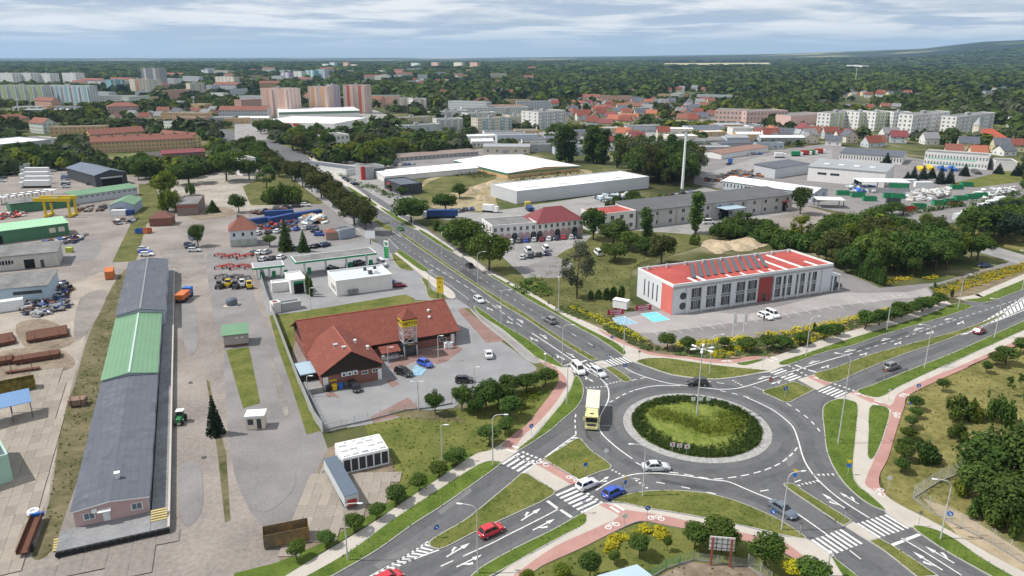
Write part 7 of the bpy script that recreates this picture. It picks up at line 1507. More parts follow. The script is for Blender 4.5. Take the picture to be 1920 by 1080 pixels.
 if nm=='white_depot':B_.panel('f',B_.w*.62,B_.w*.72,.02,4,MATS['dark_bay'],'gate',.06);[B_.panel('f',B_.w*x,B_.w*(x+.12),4,5.2,GLASS,'window_strip',.06)for x in(.13,.30)];[B_.boxon(B_.w*(.15+.2*i),B_.w*(.15+.2*i)+3,8,10,B_.H+.6,B_.H+1.2,WHITEP,'roof_light')for i in range(4)]
 if nm=='depot_office':[B_.panel('f',B_.w*.05,B_.w*.82,z,z+.9,mat('mint_panel',(.35,.60,.48),.7,.05,.4),'green_band',.02)for z in(1.2,4.4)]
 if nm in('tenement',)and 'long' in lab:[B_.boxon(B_.w*(i+.5)/8,B_.w*(i+.5)/8+1,5,6,B_.H+2,B_.H+5,BRICKR,'chimney')for i in range(8)]
 if nm=='ochre_hall':B_.panel('l',0,B_.d,B_.H-1.2,B_.H-.1,mat('dark_green_fascia',(.05,.2,.13),.7,.05,1),'fascia',.12);B_.panel('f',0,B_.w,B_.H-.8,B_.H-.1,MATS['dark_green_fascia'],'fascia',.12)
GRN,TEAL,SALM,APR=mat('pale_green_render',(.56,.60,.55),.85,.05,.3),mat('teal_render',(.22,.42,.46),.85,.05,.3),mat('salmon_render',(.55,.33,.25),.85,.05,.3),mat('apricot_render',(.62,.33,.14),.85,.05,.3)
LIMEW,REDW,LILAC=mat('lime_render',(.45,.55,.22),.85,.05,.3),mat('brick_red_render',(.45,.12,.09),.85,.05,.3),mat('lilac_render',(.40,.36,.46),.85,.05,.3)
for i,(lab,a,b,dp,tp,st,wl_,sc)in enumerate((('long pale green high rise slab at the far left',(5,198),(88,196),12,160,11,GRN,LIMEW),('long grey blue high rise slab right of the green one',(89,197),(173,197),12,160,11,mat('ice_render',(.52,.56,.58),.85,.05,.3),TEAL),('white tower block at the left horizon, first of four',(-4,162),(27,162),20,137,11,WHITE,GRN),('white tower block at the left horizon, second of four',(34,162),(61,162),20,137,11,WHITE,GRN),('white tower block at the left horizon, third of four',(71,162),(97,162),20,138,11,WHITE,GRN),('white tower block at the left horizon, fourth of four',(120,162),(145,162),20,137,11,WHITE,GRN),('tall grey hotel tower on the left skyline',(269,172),(304,171),22,128,16,MGREY,WHITE),('orange and cream tower block before the hotel',(256,180),(282,178),18,149,11,CREAM,APR),('cream and green tower block before the hotel',(283,181),(307,178),18,151,11,CREAM,GRN),('teal tower block left of the hotel',(212,178),(238,176),18,150,11,TEAL,GRN),('cream tower block with dark side right of the hotel',(359,184),(386,182),16,157,11,CREAM,MGREY),('distant cream block pair right of the hotel',(405,161),(440,161),14,144,8,CREAM,WHITE),('thin grey tower on the left skyline',(379,148),(392,148),14,131,10,PALE,WHITE),('brown and cream tower block by the hypermarket',(493,219),(546,219),20,166,11,mat('pinkish_render',(.62,.47,.40),.85,.05,.3),SALM),('orange striped tower block behind the hypermarket',(581,217),(618,216),18,163,11,MATS['pinkish_render'],APR),('grey tower block between orange and red ones',(625,210),(638,209),18,160,11,LILAC,LGREY),('red striped tower block behind the hypermarket',(646,213),(689,212),18,160,11,MATS['pinkish_render'],REDW),('lilac block on the skyline',(527,152),(543,152),14,136,8,LILAC,WHITE),('pale green block on the skyline',(551,152),(567,152),14,134,8,GRN,WHITE),('teal block on the skyline',(574,152),(590,152),14,132,8,TEAL,WHITE),('grey green block on the skyline',(595,152),(610,152),14,130,8,PALE,TEAL),('tiny white tower far behind the red striped one',(605,131),(615,131),14,120,10,WHITE,GRN),('tiny grey tower far behind the red striped one',(619,131),(628,131),14,117,10,PALE,WHITE),('orange tower on the far skyline',(644,131),(653,131),14,117,11,SALM,CREAM),('cream slab on the far skyline',(654,130),(669,130),14,121,8,CREAM,WHITE),('white tower left of the far skyline row',(771,131),(784,131),14,118,11,WHITE,TEAL),('pink tower in the far skyline row',(809,132),(821,132),14,117,11,SALM,WHITE),('cream tower in the far skyline row',(851,132),(866,132),14,117,11,CREAM,WHITE),('brown tower right in the far skyline row',(881,134),(895,134),14,117,11,SALM,CREAM),('mint five storey block with windows beside the avenue',(754,256),(827,251),12,237,5,GRN,LGREY),('yellow end block behind the mint one',(742,238),(818,234),12,222,5,mat('butter_render',(.60,.54,.32),.85,.05,.3),CREAM),('white balcony block right of the mint one',(819,246),(868,244),12,224,5,WHITE,MGREY),('long grey white block behind the balcony block',(812,226),(880,222),12,211,5,WHITE,LGREY),('cream and teal five storey block in the centre',(896,251),(960,247),12,223,5,CREAM,TEAL),('long white block behind the cream and teal one',(866,220),(990,218),12,203,5,WHITE,LGREY),('white block with dark balconies in the centre',(877,235),(930,232),12,213,5,WHITE,MGREY),('cream block at the left of the white cube',(955,240),(988,238),12,217,5,CREAM,GRN),('white five storey cube block right of centre',(1009,243),(1060,238),22,211,5,WHITE,LGREY),('white and lime block at the left of the right estate',(1553,247),(1600,240),12,213,5,WHITE,LIMEW),('white balcony block with lime gable in the right estate',(1607,245),(1637,243),14,211,5,WHITE,LIMEW),('second white balcony block with lime gable',(1638,246),(1668,244),14,211,5,WHITE,LIMEW),('white block in the middle of the right estate',(1671,246),(1705,246),14,211,5,WHITE,MGREY),('white end block of the right estate',(1706,256),(1775,247),12,216,5,WHITE,LGREY),('white block behind the church',(1788,256),(1860,245),12,220,5,WHITE,LGREY),('white block at the right picture edge',(1902,240),(1935,240),12,218,5,WHITE,CREAM),('low white hospital wing in the far wood',(1535,129),(1585,129),30,124,3,WHITE,LGREY),('white hospital tower in the far wood',(1586,133),(1615,133),30,122,7,WHITE,LGREY),('cream house pair in the trees behind the hypermarket',(746,202),(772,202),14,184,4,CREAM,WHITE),('white house pair in the trees behind the hypermarket',(775,204),(800,203),14,186,4,WHITE,SALM),('white flat block in the left trees',(318,205),(348,203),16,192,4,WHITE,MGREY),('white low block in the left trees',(434,192),(464,190),16,182,3,WHITE,CREAM),('low white school in the left trees',(372,190),(405,192),16,182,3,WHITE,MGREY),('white house near the park',(751,163),(777,162),20,153,3,WHITE,LGREY))):
 if st>5:b=(b[0],b[1]+(b[0]-a[0])*.035)
 B_=mk('apartment_block',lab,a,b,dp,tp,wl_,FELTG,'flat',group='apartment blocks',win=(st,max(3,int((b[0]-a[0])/(4 if a[1]>170 else 3))),3))
 n=2 if B_.w<45 else 5
 for k in range(n):x=B_.w*(k+.32)/n;B_.panel('f',x,x+B_.w*.24/n,.5,B_.H-.1,sc,'colour_stripe',.06)
 if a[1]>195 and st==5:
  for k in range(4):
   for f_ in range(4):x=B_.w*(k+.62)/4;B_.boxon(x,x+2.6,-1.1,-.08,2.9+f_*B_.H/5,3.9+f_*B_.H/5,sc if k%2 else LGREY,'balcony')
 elif a[1]>195:
  for k in range(n):x=B_.w*(k+.72)/n;B_.boxon(x,x+2.2,-1.0,-.08,2,B_.H-1,wl_,'balcony_stack')
 B_.boxon(B_.w*.4,B_.w*.5,B_.d*.4,B_.d*.6,B_.H,B_.H+2.2,MGREY,'lift_house')
g=mk('church','cream church with tall tower and bright red roof',(1840,276),(1885,271),16,262,CREAM,mat('church_red',(.50,.11,.06),.7,.06,.4),'hip',6.5,win=(1,5,0),cat='church')
th=HT((1836,274),234);g.boxon(-4.5,-.2,2,6.5,0,th,CREAM,'tower');MB().add([(-4.8,1.7,th),(.1,1.7,th),(.1,6.8,th),(-4.8,6.8,th),(-2.35,4.2,th+6)],[(0,1,4),(1,2,4),(2,3,4),(3,0,4)]).build('spire',MGREY,g.root);g.boxon(-9,-4.6,1,9,0,8,CREAM,'front_wall');g.boxon(-7.2,-6.8,.9,.99,3,7,BLACKP,'cross');g.boxon(-8,-6,.9,.99,5.4,5.8,BLACKP,'cross_arm')
gm=G((1279,354));mh=HT((1279,354),248);t=thing('telecom_mast','tall pale tubular mast in the middle of the wood','mast',(gm.x,gm.y,0));MB().path([(0,0,0),(0,0,mh*.5),(0,0,mh)],[.75,.6,.42],12).build('pole',WHITEP,t,smooth=True)
for i in range(3):MB().box(-.9+i*.7,-.5+i*.7,-.7,-.45,mh-1.8,mh+.6).build('antenna',LGREY,t)
for i,(p,yt)in enumerate((((1602,165),128),((36,213),186),((365,207),181),((183,172),152))):g=G(p);h=HT(p,yt);t=thing('lattice_mast',f'{["slim mast on the right in front of the white hospital", "slim mast at the far left", "slim mast before the cream tower block", "slim mast right of the pale slabs"][i]}','mast',(g.x,g.y,0));MB().path([(0,0,0),(0,0,h)],[1.0,.5],6).build('pole',LAMPG,t);MB().box(-1.6,1.6,-1.6,1.6,h-2,h).build('head',LAMPG,t)
RF=[TILEO,MAROON,TILER,mat('rust_tiles',(.34,.12,.07),.85,.1,.4),FELT,mat('grey_tiles',(.20,.20,.21),.85,.1,.4)];RN=['orange','maroon','red','rust red','dark','grey']
def houses(poly,n,where,seed):
 r=np.random.default_rng(seed);P=[tuple(p)for p in W2(poly)];A2=np.array(P);lo,hi=A2.min(0),A2.max(0);k=0;tries=0;hs=[]
 while k<n and tries<4000:
  tries+=1;q=lo+r.random(2)*(hi-lo)
  if not inpoly(q[None],P)[0]or any(math.hypot(q[0]-f[0],q[1]-f[1])<14 for f in FOOT):continue
  ri=int(r.choice(6,p=[.2,.12,.2,.14,.17,.17]));w_,d_,H=9+4*r.random(),8+3*r.random(),3.5+2.5*r.random();a_=r.choice([.1,1.67,-.35])+r.normal()*.1;px=PX((q[0],q[1],0));p2=PX((q[0]+w_*math.cos(a_),q[1]+w_*math.sin(a_),0))
  B_=Bld('house',f'small {RN[ri]} roofed house {where}',px,p2,d_,H,[WHITE,CREAM,LGREY,MATS['butter_render']][int(r.integers(4))],RF[ri],'gable',3+r.random()*1.5,'x',.5,cat='house',group=f'{RN[ri]} roofed houses {where}')
  for fc in 'flr':B_.wins(fc,2,1+(H>5),1.2,1.2,1,2.6,sep=False)
  B_.boxon(2,2.8,d_/2+.6,d_/2+1.4,H+1,H+5,BRICKR,'chimney');k+=1;hs.append(B_.root)
 number_across(hs)
houses([(1040,232),(1060,212),(1130,203),(1320,205),(1335,232),(1230,240),(1100,240)],62,'in the estate beyond the poplars',3);houses([(1440,262),(1560,252),(1720,268),(1800,275),(1800,285),(1700,278),(1500,276)],14,'in front of the white estate',5);houses([(1520,178),(1700,176),(1700,182),(1520,186)],22,'at the far meadow edge',8);houses([(1790,174),(1925,166),(1925,180),(1800,182)],20,'in the woods at the far right',9);houses([(1540,205),(1680,203),(1680,209),(1545,211)],9,'behind the right estate',11);houses([(1000,200),(1040,196),(1060,205),(1000,208)],5,'left of the estate',12);houses([(590,158),(930,150),(960,160),(700,168),(590,166)],26,'around the far park',13);houses([(1235,172),(1360,166),(1360,170),(1240,176)],9,'alone in the far wood',14);houses([(1700,300),(1925,275),(1925,285),(1880,300)],6,'behind the depot office',15);houses([(20,175),(480,150),(520,160),(250,172),(60,182)],22,'among the left towers',16);houses([(1080,262),(1240,256),(1240,275),(1090,278)],8,'in the low commercial area',17)
for i,(x0,x1,y,h)in enumerate(((915,955,132,10),(958,1000,131,12),(1003,1040,130,9),(1055,1088,129,11),(1096,1118,130,7),(1125,1195,131,8),(700,740,130,8),(300,342,150,14),(170,210,154,9),(1080,1100,121,9))):mk('housing_strip',f'{ORD(i)} pale row of distant housing on the skyline',(x0,y),(x1,y),30,h,CREAM if i%2 else WHITE,TILEO if i in(0,7)else FELTG,'gable' if i in(0,7)else 'flat',5,win=(3,20,0),group='distant housing rows')
# depot details
for i,(p,yw_,m_,c)in enumerate((((1580,366),-8,GREENC,'bright green'),((1608,370),-8,GREENC,'green'),((1630,377),-8,GREENC,'teal green'),((1668,371),-8,GREENC,'long green'),((1683,372),-8,GREENC,'dark green'),((1674,381),-8,DGREY,'black'),((1793,355),0,GREENC,'single green'),((1812,350),0,GREENC,'back green'),((1800,376),5,GREENC,'front green'),((1822,373),5,GREENC,'middle green'),((1838,370),5,GREENC,'right green'),((1760,385),5,GREENC,'light green'),((1780,382),5,GREENC,'low green'),((1722,391),5,GREENC,'left green'),((1702,396),5,REDP,'red'),((1790,387),5,RUST,'rusty'))):skip(p,yw_,6,2.2,2.3,m_,f'{c} open skip in the recycling depot','skips in the recycling depot')
heap('white bulk bags stacked in the depot',[(1690,368),(1740,355),(1785,352),(1780,368),(1740,378),(1700,378)],1.8,330,[LGREY,CONC3,mat('off_white_bag',(.5,.48,.44),.9,.1,1)],.55,'bag_stack');heap('white bales along the depot hedge',[(1815,365),(1900,352),(1905,362),(1850,372)],2.0,170,[WHITEP,LGREY,CONC3],.6,'bag_stack');heap('sorted waste beside the depot canopy',[(1585,352),(1640,350),(1638,362),(1592,362)],2.4,160,[WHITEP,LGREY,PLASTIC,BLUEP3],.6);heap('rubble and machines left of the white shed',[(1320,340),(1380,325),(1440,318),(1440,330),(1360,345)],2,160,[CONC3,RUST,DKSTEEL,ORANGE],.8);heap('scrap beside the long hall',[(1240,372),(1300,358),(1310,368),(1250,380)],1.6,80,SC,.6);heap('roof sheets and pallets behind the big hall front',[(1120,372),(1180,366),(1190,376),(1130,382)],1.8,80,[WHITEP,DKSTEEL,PBLUER,STEEL],.8)
for i,(x,y,m_,c)in enumerate(((1735,322,YELLOW,'yellow'),(1752,320,YELLOW,'second yellow'),(1775,322,BLUEP3,'blue'),(1795,322,BLUEP3,'second blue'),(1815,327,DKSTEEL,'dark'),(1840,328,DKSTEEL,'second dark'))):
 g=G((x,y));t=thing('pipe_stack',f'{c} pipe stack in front of the depot office','pipes',(g.x,g.y,.1),1.2,'pipe stacks');me=MB().tube((0,0,0),(14,0,0),.45,.45,8).data('pipe',m_)
 for k in range(7):obj('pipe',me,t,(0,(k%4)*.95+(k//4)*.47,.45+(k//4)*.8))
ST('depot_canopy','white canopy with green banner beside the white depot','canopy',(1650,358),-8,[('roof',WHITER,[(-12,12,-6,6,5.2,5.5)]),('wall',MGREY,[(-11.8,11.8,-5.9,-5.7,0,2.4)]),('banner',GREENC,[(2,11,-6,-5.92,2.6,5)])]+[('post',DKSTEEL,[(x,x+.3,y,y+.3,0,5.2)])for x in(-11.5,0,11.2)for y in(-5.6,5.3)])
ST('depot_canopy','small white canopy at the end of the white shed','canopy',(1553,388),-8,[('roof',WHITER,[(-6,6,-4,4,3.6,3.9)])]+[('post',DKSTEEL,[(x,x+.3,y,y+.3,0,3.6)])for x in(-5.6,5.3)for y in(-3.6,3.3)])
for i,(x,y)in enumerate(((1690,331),(1720,336))):container((x+10,y+15),0,9,2.8,2.5,WHITEP,['left','right'][i]+' white cabin in the depot yard','depot cabins')
for i in range(6):container((1800+i*15,412-i*6.4),25,7,2.8,2.6,WHITEP if i else LGREY,f'{ORD(i)} white caravan cabin along the depot lane','cabins along the depot lane')
TR=MB().box(-4,3,-1.2,1.2,.9,3.2)
for i,(x,y,c)in enumerate(((1462,296,'white'),(1493,293,'green'),(1510,291,'red'),(1521,290,'second green'),(1536,288,'second red'))):ST('refuse_truck',f'{c} refuse truck in the row behind the dark garage','truck',(x,y),-5,[('body',{'white':WHITEP,'green':GREENC,'red':REDP}[c.split()[-1]],[(-3.5,2,-1.2,1.2,.9,3.4)]),('cab',WHITEP,[(2.2,4,-1.15,1.15,.5,2.8)]),('wheels',BLACKP,[(-3,3.6,-1.1,1.1,.05,.8)])],'refuse trucks')
ST('lorry','blue lorry trailer by the avenue trees','truck',(832,409),4,[('body',BLUEC,[(-7,6,-1.25,1.25,1,3.6)]),('cab',WHITEP,[(-9,-7.2,-1.2,1.2,.5,3)]),('wheels',BLACKP,[(-8,5,-1.1,1.1,.05,.95)])]);ST('lorry','white lorry behind the arched building','truck',(918,398),-20,[('body',WHITEP,[(-3,2,-1.2,1.2,.9,3.4)]),('cab',WHITEP,[(2.2,4,-1.15,1.15,.5,2.8)]),('wheels',BLACKP,[(-3,3.6,-1.1,1.1,.05,.8)])]);ST('lorry','yellow lorry cab behind the arched building','truck',(990,392),100,[('cab',paint('brightyellow'),[(0,2,-1.2,1.2,.5,3.2)]),('body',BLUEC,[(-7,-.2,-1.2,1.2,.9,2)]),('wheels',BLACKP,[(-6,1.8,-1.1,1.1,.05,.8)])]);ST('lorry','blue lorry cab on the bare ground beyond the mast','truck',(1368,308),60,[('cab',BLUEP3,[(0,2.2,-1.2,1.2,.5,3.4)]),('chassis',BLACKP,[(-5,1.8,-1,1,.05,1)])])
carrow((930,458),(1085,446),12,80,CC+['red'],CK,'the row before the arched building','cars before the arched building');carrow((980,485),(1025,478),4,80,['silver','black','black','navy'],CK,'the short row on the gravel lot','cars on the gravel lot');carrow((745,374),(762,379),4,10,['white','silver','white','darkred'],CK,'the row before the black pavilion','cars at the pavilion');carrow((648,336),(668,347),5,10,['navy','grey','black','silver','black'],CK,'the row at the avenue shops','cars at the avenue shops');carrow((735,312),(775,309),6,80,CC,CK,'the row behind the white market hall','cars behind the market hall');carrow((770,232),(840,226),10,80,CC,CK,'the hypermarket front row','cars at the hypermarket');carrow((760,238),(815,233),8,80,CC[3:],CK,'the hypermarket second row','cars at the hypermarket');carrow((1380,292),(1425,290),5,20,CC,CK,'the row before the brown shed','cars at the brown shed');carrow((1170,268),(1260,264),12,80,CC,CK,'the row in the commercial area','cars in the commercial area');carrow((835,398),(885,394),5,80,CC,CK,'the row beside the blue lorry','cars by the blue lorry')
for i,(x,y)in enumerate(((990,474),(1023,470),(1121,478))):car('van',(x,y),100,'white',['left','middle','lone right'][i]+' white camper van on the gravel lot','camper vans')
car('van',(1328,420),10,'white','white van before the long hall gate');car('hatch',(637,318),30,'blue','bright blue car at the garage row')
r5=np.random.default_rng(31)
def low_halls(poly,n,where):
 P=[tuple(p)for p in W2(poly)];k=0;t_=0
 while k<n and t_<3000:
  t_+=1;q=scatter(P,1)[0]
  if any(math.hypot(q[0]-f[0],q[1]-f[1])<26 for f in FOOT):continue
  w_,d_,H=14+22*r5.random(),9+9*r5.random(),3.5+2*r5.random();a_=.12+r5.normal()*.12;c=int(r5.integers(5))
  B_=Bld('low_hall',f'{ORD(k)} low {["white", "grey", "cream", "pale", "ochre"][c]} hall {where}',PX((q[0],q[1],0)),PX((q[0]+w_*math.cos(a_),q[1]+w_*math.sin(a_),0)),d_,H,[WHITE,MGREY,CREAM,PALE,OCHRE][c],[WHITER,FELTG,GREYR,FELT][k%4],'flat' if k%3 else 'gable',1.2,group='low halls '+where)
  B_.wins('f',5,1,1.6,1.4,1.2,sep=False);B_.panel('f',w_*.42,w_*.55,.02,2.6,MGREY,'gate',.07);k+=1
low_halls([(1000,252),(1420,243),(1430,282),(1290,292),(1140,296),(1000,290)],24,'in the commercial area');low_halls([(860,262),(990,255),(1000,290),(900,288)],9,'behind the white roofs');low_halls([(380,228),(470,225),(470,232),(390,238)],3,'beside the hypermarket');low_halls([(0,208),(160,202),(200,212),(20,222)],6,'below the pale slabs')
def town(poly,n,where,st=(3,5)):
 P=[tuple(p)for p in W2(poly)];k=t_=0
 while k<n and t_<3000:
  t_+=1;q=scatter(P,1)[0]
  if any(math.hypot(q[0]-f[0],q[1]-f[1])<45 for f in FOOT):continue
  f_=int(r5.integers(st[0],st[1]+1));w_,d_,H=22+34*r5.random(),12,3*f_;a_=r5.choice([-.25,.1,-.5,1.2])+r5.normal()*.08;c=int(r5.integers(6));gb=k%5==0
  B_=Bld('town_block',f'{ORD(k)} {["white", "cream", "pale green", "ochre", "grey", "salmon"][c]} town block {where}',PX((q[0],q[1],0)),PX((q[0]+w_*math.cos(a_),q[1]+w_*math.sin(a_),0)),d_,H,[WHITE,CREAM,GRN,OCHRE,LGREY,SALM][c],TILEO if gb else FELTG,'gable' if gb else 'flat',4,group='town blocks '+where)
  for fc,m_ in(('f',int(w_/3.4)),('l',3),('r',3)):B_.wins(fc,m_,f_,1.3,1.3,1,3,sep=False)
  k+=1
town([(20,190),(300,176),(500,170),(560,182),(480,205),(330,215),(200,200),(60,205)],24,'among the left trees');town([(20,166),(480,150),(600,146),(620,156),(300,170)],24,'below the left skyline',(3,6));town([(600,150),(950,142),(1000,150),(760,166),(620,164)],18,'around the central park');town([(20,250),(150,238),(160,262),(40,275)],4,'near the left edge',(2,3));town([(820,205),(1000,198),(1040,208),(860,212)],7,'behind the white estate',(3,4));town([(280,230),(440,215),(450,232),(300,250)],5,'before the hypermarket',(2,3));town([(1010,190),(1060,186),(1330,182),(1330,190),(1060,195)],6,'at the edge of the far wood',(2,3));town([(380,142),(600,137),(600,143),(390,148)],12,'on the left skyline',(4,8));town([(560,190),(760,184),(760,196),(700,200),(560,205)],7,'beside the striped towers',(2,4));town([(620,140),(1000,134),(1000,139),(640,146)],16,'on the far skyline',(3,7))
houses([(700,172),(1000,166),(1000,178),(720,184)],16,'in the green belt',41);houses([(180,222),(440,208),(440,218),(200,232)],14,'behind the tenement court',42);houses([(1060,196),(1330,192),(1330,202),(1060,205)],24,'at the wood edge',43);houses([(1400,255),(1560,250),(1560,262),(1420,270)],10,'below the pink school',44)
def mounds(label,spots):
 x0,y0,_=spots[0];g=G((x0,y0));t=thing('sand_heap',label,'sand heap',(g.x,g.y,.05))
 for x,y,r in spots:
  q=G((x,y))-g;m_=MB();n=14;pr=[(1,0),(.8,.18),(.5,.42),(.2,.6),(.02,.66)]
  V=[(q.x+r*a*(1+.22*math.sin(3*t_+x)+.1*math.sin(7*t_+y))*math.cos(t_),q.y+r*1.3*a*(1+.2*math.sin(2*t_+y))*math.sin(t_),r*.62*b*(1+.25*math.sin(5*t_+x)))for a,b in pr for t_ in np.linspace(0,6.2832,n,endpoint=False)]
  m_.add(V,[(j*n+i,j*n+(i+1)%n,(j+1)*n+(i+1)%n,(j+1)*n+i)for j in range(4)for i in range(n)]);m_.build('mound',SAND,t,smooth=True)
mounds('pale sand heaps behind the red roofed office',[(1330,460,3),(1352,463,4),(1375,460,4),(1402,457,5),(1428,453,3),(1390,466,4),(1345,471,3)]);mounds('low sand humps on the bare plot',[(900,352,4),(880,360,5),(925,346,5),(905,372,4)])
# trees of the middle distance, one by one
for i,(x,y,yt,w)in enumerate(((568,350,300,40),(585,360,308,36),(603,372,318,44),(625,388,335,46),(645,405,352,46),(665,422,363,54),(686,438,372,46),(553,340,300,34))):tree_px('wide',(x,y),yt,f'{ORD(i)} big avenue tree on the left side of the avenue','avenue trees','olive',w)
for x,y,yt,w,k,lf,lab in((870,470,408,70,'wide','mid','broad tree before the white arched wing'),(917,508,434,74,'wide','mid','broad tree over the white board at the avenue'),(842,450,420,34,'round','dark','dark plum tree beside the avenue'),(862,440,412,30,'spruce','blue','bluish spruce beside the avenue'),(818,432,412,14,'thuja','dark','small thuja at the blue lorry'),(772,417,368,62,'wide','dark','wide dark tree beside the avenue car park'),(835,396,363,42,'round','dark','dark tree above the blue lorry'),(862,372,342,28,'round','dark','lone dark tree on the bare plot'),(1082,560,452,58,'airy','grey','tall airy tree alone on the green plot'),(1112,450,388,42,'wide','dark','tall dark tree before the maroon roof'),(1150,462,408,52,'round','dark','dark tree right of the maroon roof'),(1210,462,388,26,'poplar','dark','slim tree at the corner of the long hall'),(1304,438,358,32,'poplar','mid','dense poplar before the long hall'),(1302,458,436,22,'shrub','mid','bush at the foot of the dense poplar'),(1152,490,455,44,'round','mid','green tree on the plot left of the office'),(1240,495,440,44,'round','olive','olive tree behind the office corner'),(1210,478,445,40,'round','dark','dark tree behind the green plot'),(1178,470,432,36,'round','mid','leafy tree at the white camper'),(1500,402,348,32,'round','dark','lone tree at the right end of the long hall'),(1498,460,400,36,'airy','lime','pale yellowish tree behind the office'),(1393,440,395,44,'airy','dark','loose tree before the long hall canopy'),(372,462,420,26,'round','dark','dark tree beside the blue tank'),(537,470,410,27,'spruce','dark','tall dark spruce before the fuel station'),(570,472,432,21,'spruce','dark','shorter dark spruce before the fuel station'),(506,462,440,18,'ball','mid','small round tree by the orange roofed house'),(448,398,362,30,'round','dark','dark tree on the sandy plot'),(400,398,375,22,'spruce','dark','small conifer near the workshop'),(500,352,308,32,'airy','mid','loose tree near the avenue bend'),(525,382,340,50,'shrub','mid','big bush on the rough plot'),(548,380,345,44,'shrub','mid','second big bush on the rough plot'),(508,378,350,36,'shrub','mid','third big bush on the rough plot'),(310,372,318,48,'round','lime','bright lime tree before the workshop'),(316,398,350,26,'shrub','lime','lime bush beside the workshop'),(282,345,298,40,'round','dark','dark tree right of the dark hall'),(355,345,303,62,'wide','dark','wide dark tree behind the workshop'),(425,340,282,54,'wide','mid','tall loose tree behind the sandy plot'),(358,365,340,16,'shrub','mid','small bush beside the workshop roof'),(690,310,272,34,'willow','lime','weeping willow near the shops'),(667,302,265,34,'wide','lime','lime tree left of the willow'),(712,300,258,42,'wide','lime','round lime tree behind the shops'),(745,292,255,34,'wide','lime','round bright tree right of the willow'),(690,286,248,44,'wide','olive','tall olive tree behind the white lattice house'),(1165,562,535,13,'thuja','dark','thuja nearest the office white wall'),(1150,562,537,13,'thuja','dark','second thuja from the office white wall'),(1137,561,540,12,'thuja','dark','third thuja from the office white wall'),(1122,561,543,12,'thuja','dark','fourth thuja from the office white wall'),(1108,561,545,12,'thuja','dark','fifth thuja from the office white wall'),(1752,541,528,5,'thuja','dark','small cone left in the yellow bed'),(1784,557,541,6,'thuja','dark','small cone right in the yellow bed'),(1526,622,604,6,'thuja','dark','small cone in the long juniper bed'),(578,552,514,9,'thuja','dark','dark thuja right of the car wash'),(584,556,520,9,'thuja','dark','second dark thuja right of the car wash'),(735,358,345,16,'ball','dark','small round tree at the pavilion corner'),(754,366,350,22,'ball','dark','round tree before the black pavilion'),(25,556,545,34,'shrub','lime','bright bush before the pale blue hall'),(1672,404,378,46,'round','dark','dark conifer like tree above the wood')):tree_px(k,(x,y),yt,lab,None,lf,w)
for i in range(9):tree_px('thuja',(1606+i*6.2,517+i*2.4),492+i*1.6,f'{ORD(i)} dark columnar thuja from the left in the row right of the office','thuja row right of the office','dark',9)
def grove(poly,n,h,label,group,kinds,leafs,seed,wide=(.9,1.3),gap=2.5):
 r=np.random.default_rng(seed);P=[tuple(p)for p in W2(poly)];A2=np.array(P);lo,hi=A2.min(0),A2.max(0);got=[];k=0
 while len(got)<n and k<6000:
  k+=1;q=lo+r.random(2)*(hi-lo)
  if inpoly(q[None],P)[0]and all((q[0]-a)**2+(q[1]-b)**2>gap**2 for a,b in got):got.append((q[0],q[1]))
 ts=[tree(kinds[int(r.integers(len(kinds)))],(q[0],q[1],0),h[0]+(h[1]-h[0])*r.random(),label,group,leafs[int(r.integers(len(leafs)))],wide[0]+(wide[1]-wide[0])*r.random())for q in got]
 if n<31:number_across(ts)
grove([(1510,478),(1560,505),(1610,520),(1655,530),(1720,520),(1790,505),(1840,492),(1790,468),(1700,452),(1600,445),(1530,450)],84,(5.5,14),'dark broadleaf tree in the dense wood right of the office','wood right of the office',['round','wide','round','airy','wide'],['dark','mid','mid','olive','dark','lime'],21)
grove([(1330,450),(1400,432),(1500,452),(1520,470),(1480,472),(1400,452)],26,(4,7),'low green tree between the sand and the long hall','scrub behind the office',['round','shrub'],['mid','dark'],22)
grove([(1790,455),(1870,425),(1925,410),(1925,468),(1850,462)],26,(10,14),'dark pine like tree at the right edge above the lane','trees above the lane',['pine','wide','round'],['dark','blue','mid'],23)
grove([(1130,395),(1160,385),(1240,385),(1320,385),(1320,392),(1240,398),(1140,405)],14,(5,8),'dark bushy tree between the big hall and the long hall','bushes behind the long hall',['round'],['dark'],24,gap=4)
grove([(1180,340),(1230,345),(1300,350),(1310,330),(1240,312),(1180,318)],30,(14,22),'grey green airy tree in the wood around the pale mast','wood around the pale mast',['airy','wide'],['grey','olive','dark'],25,gap=5)
for i,(x,y,yt)in enumerate(((1050,305,234),(1060,302,232),(1070,304,236),(1104,306,240),(1113,305,233),(1122,307,235),(1132,309,240),(1157,315,250),(1200,320,262),(1226,322,268),(1254,330,250),(1262,340,262),(1290,335,262))):tree_px('poplar',(x,y),yt,f'{ORD(i)} tall poplar from the left behind the white roofs','poplars behind the white roofs','dark',25)
for i,(x,y,yt)in enumerate(((1662,309,286),(1651,309,302),(1700,342,322),(1712,338,312),(1730,336,310),(1746,334,314),(1762,345,310),(1780,344,312),(1808,330,307),(1872,326,306),(1905,330,305),(1915,328,300))):tree_px('spruce',(x,y),yt,f'{ORD(i)} dark spruce from the left around the depot office','spruces at the depot','blue',17)
hp=[G((1688,405)),G((1760,393)),G((1840,382)),G((1912,364))]
foliage_bed('depot_hedge',[(p.x,p.y-1.2)for p in hp]+[(p.x,p.y+1.2)for p in hp[::-1]],(2.2,3.2),1500,'dark',.3,'long dark hedge along the front of the depot yard','hedge',clump=1.0)
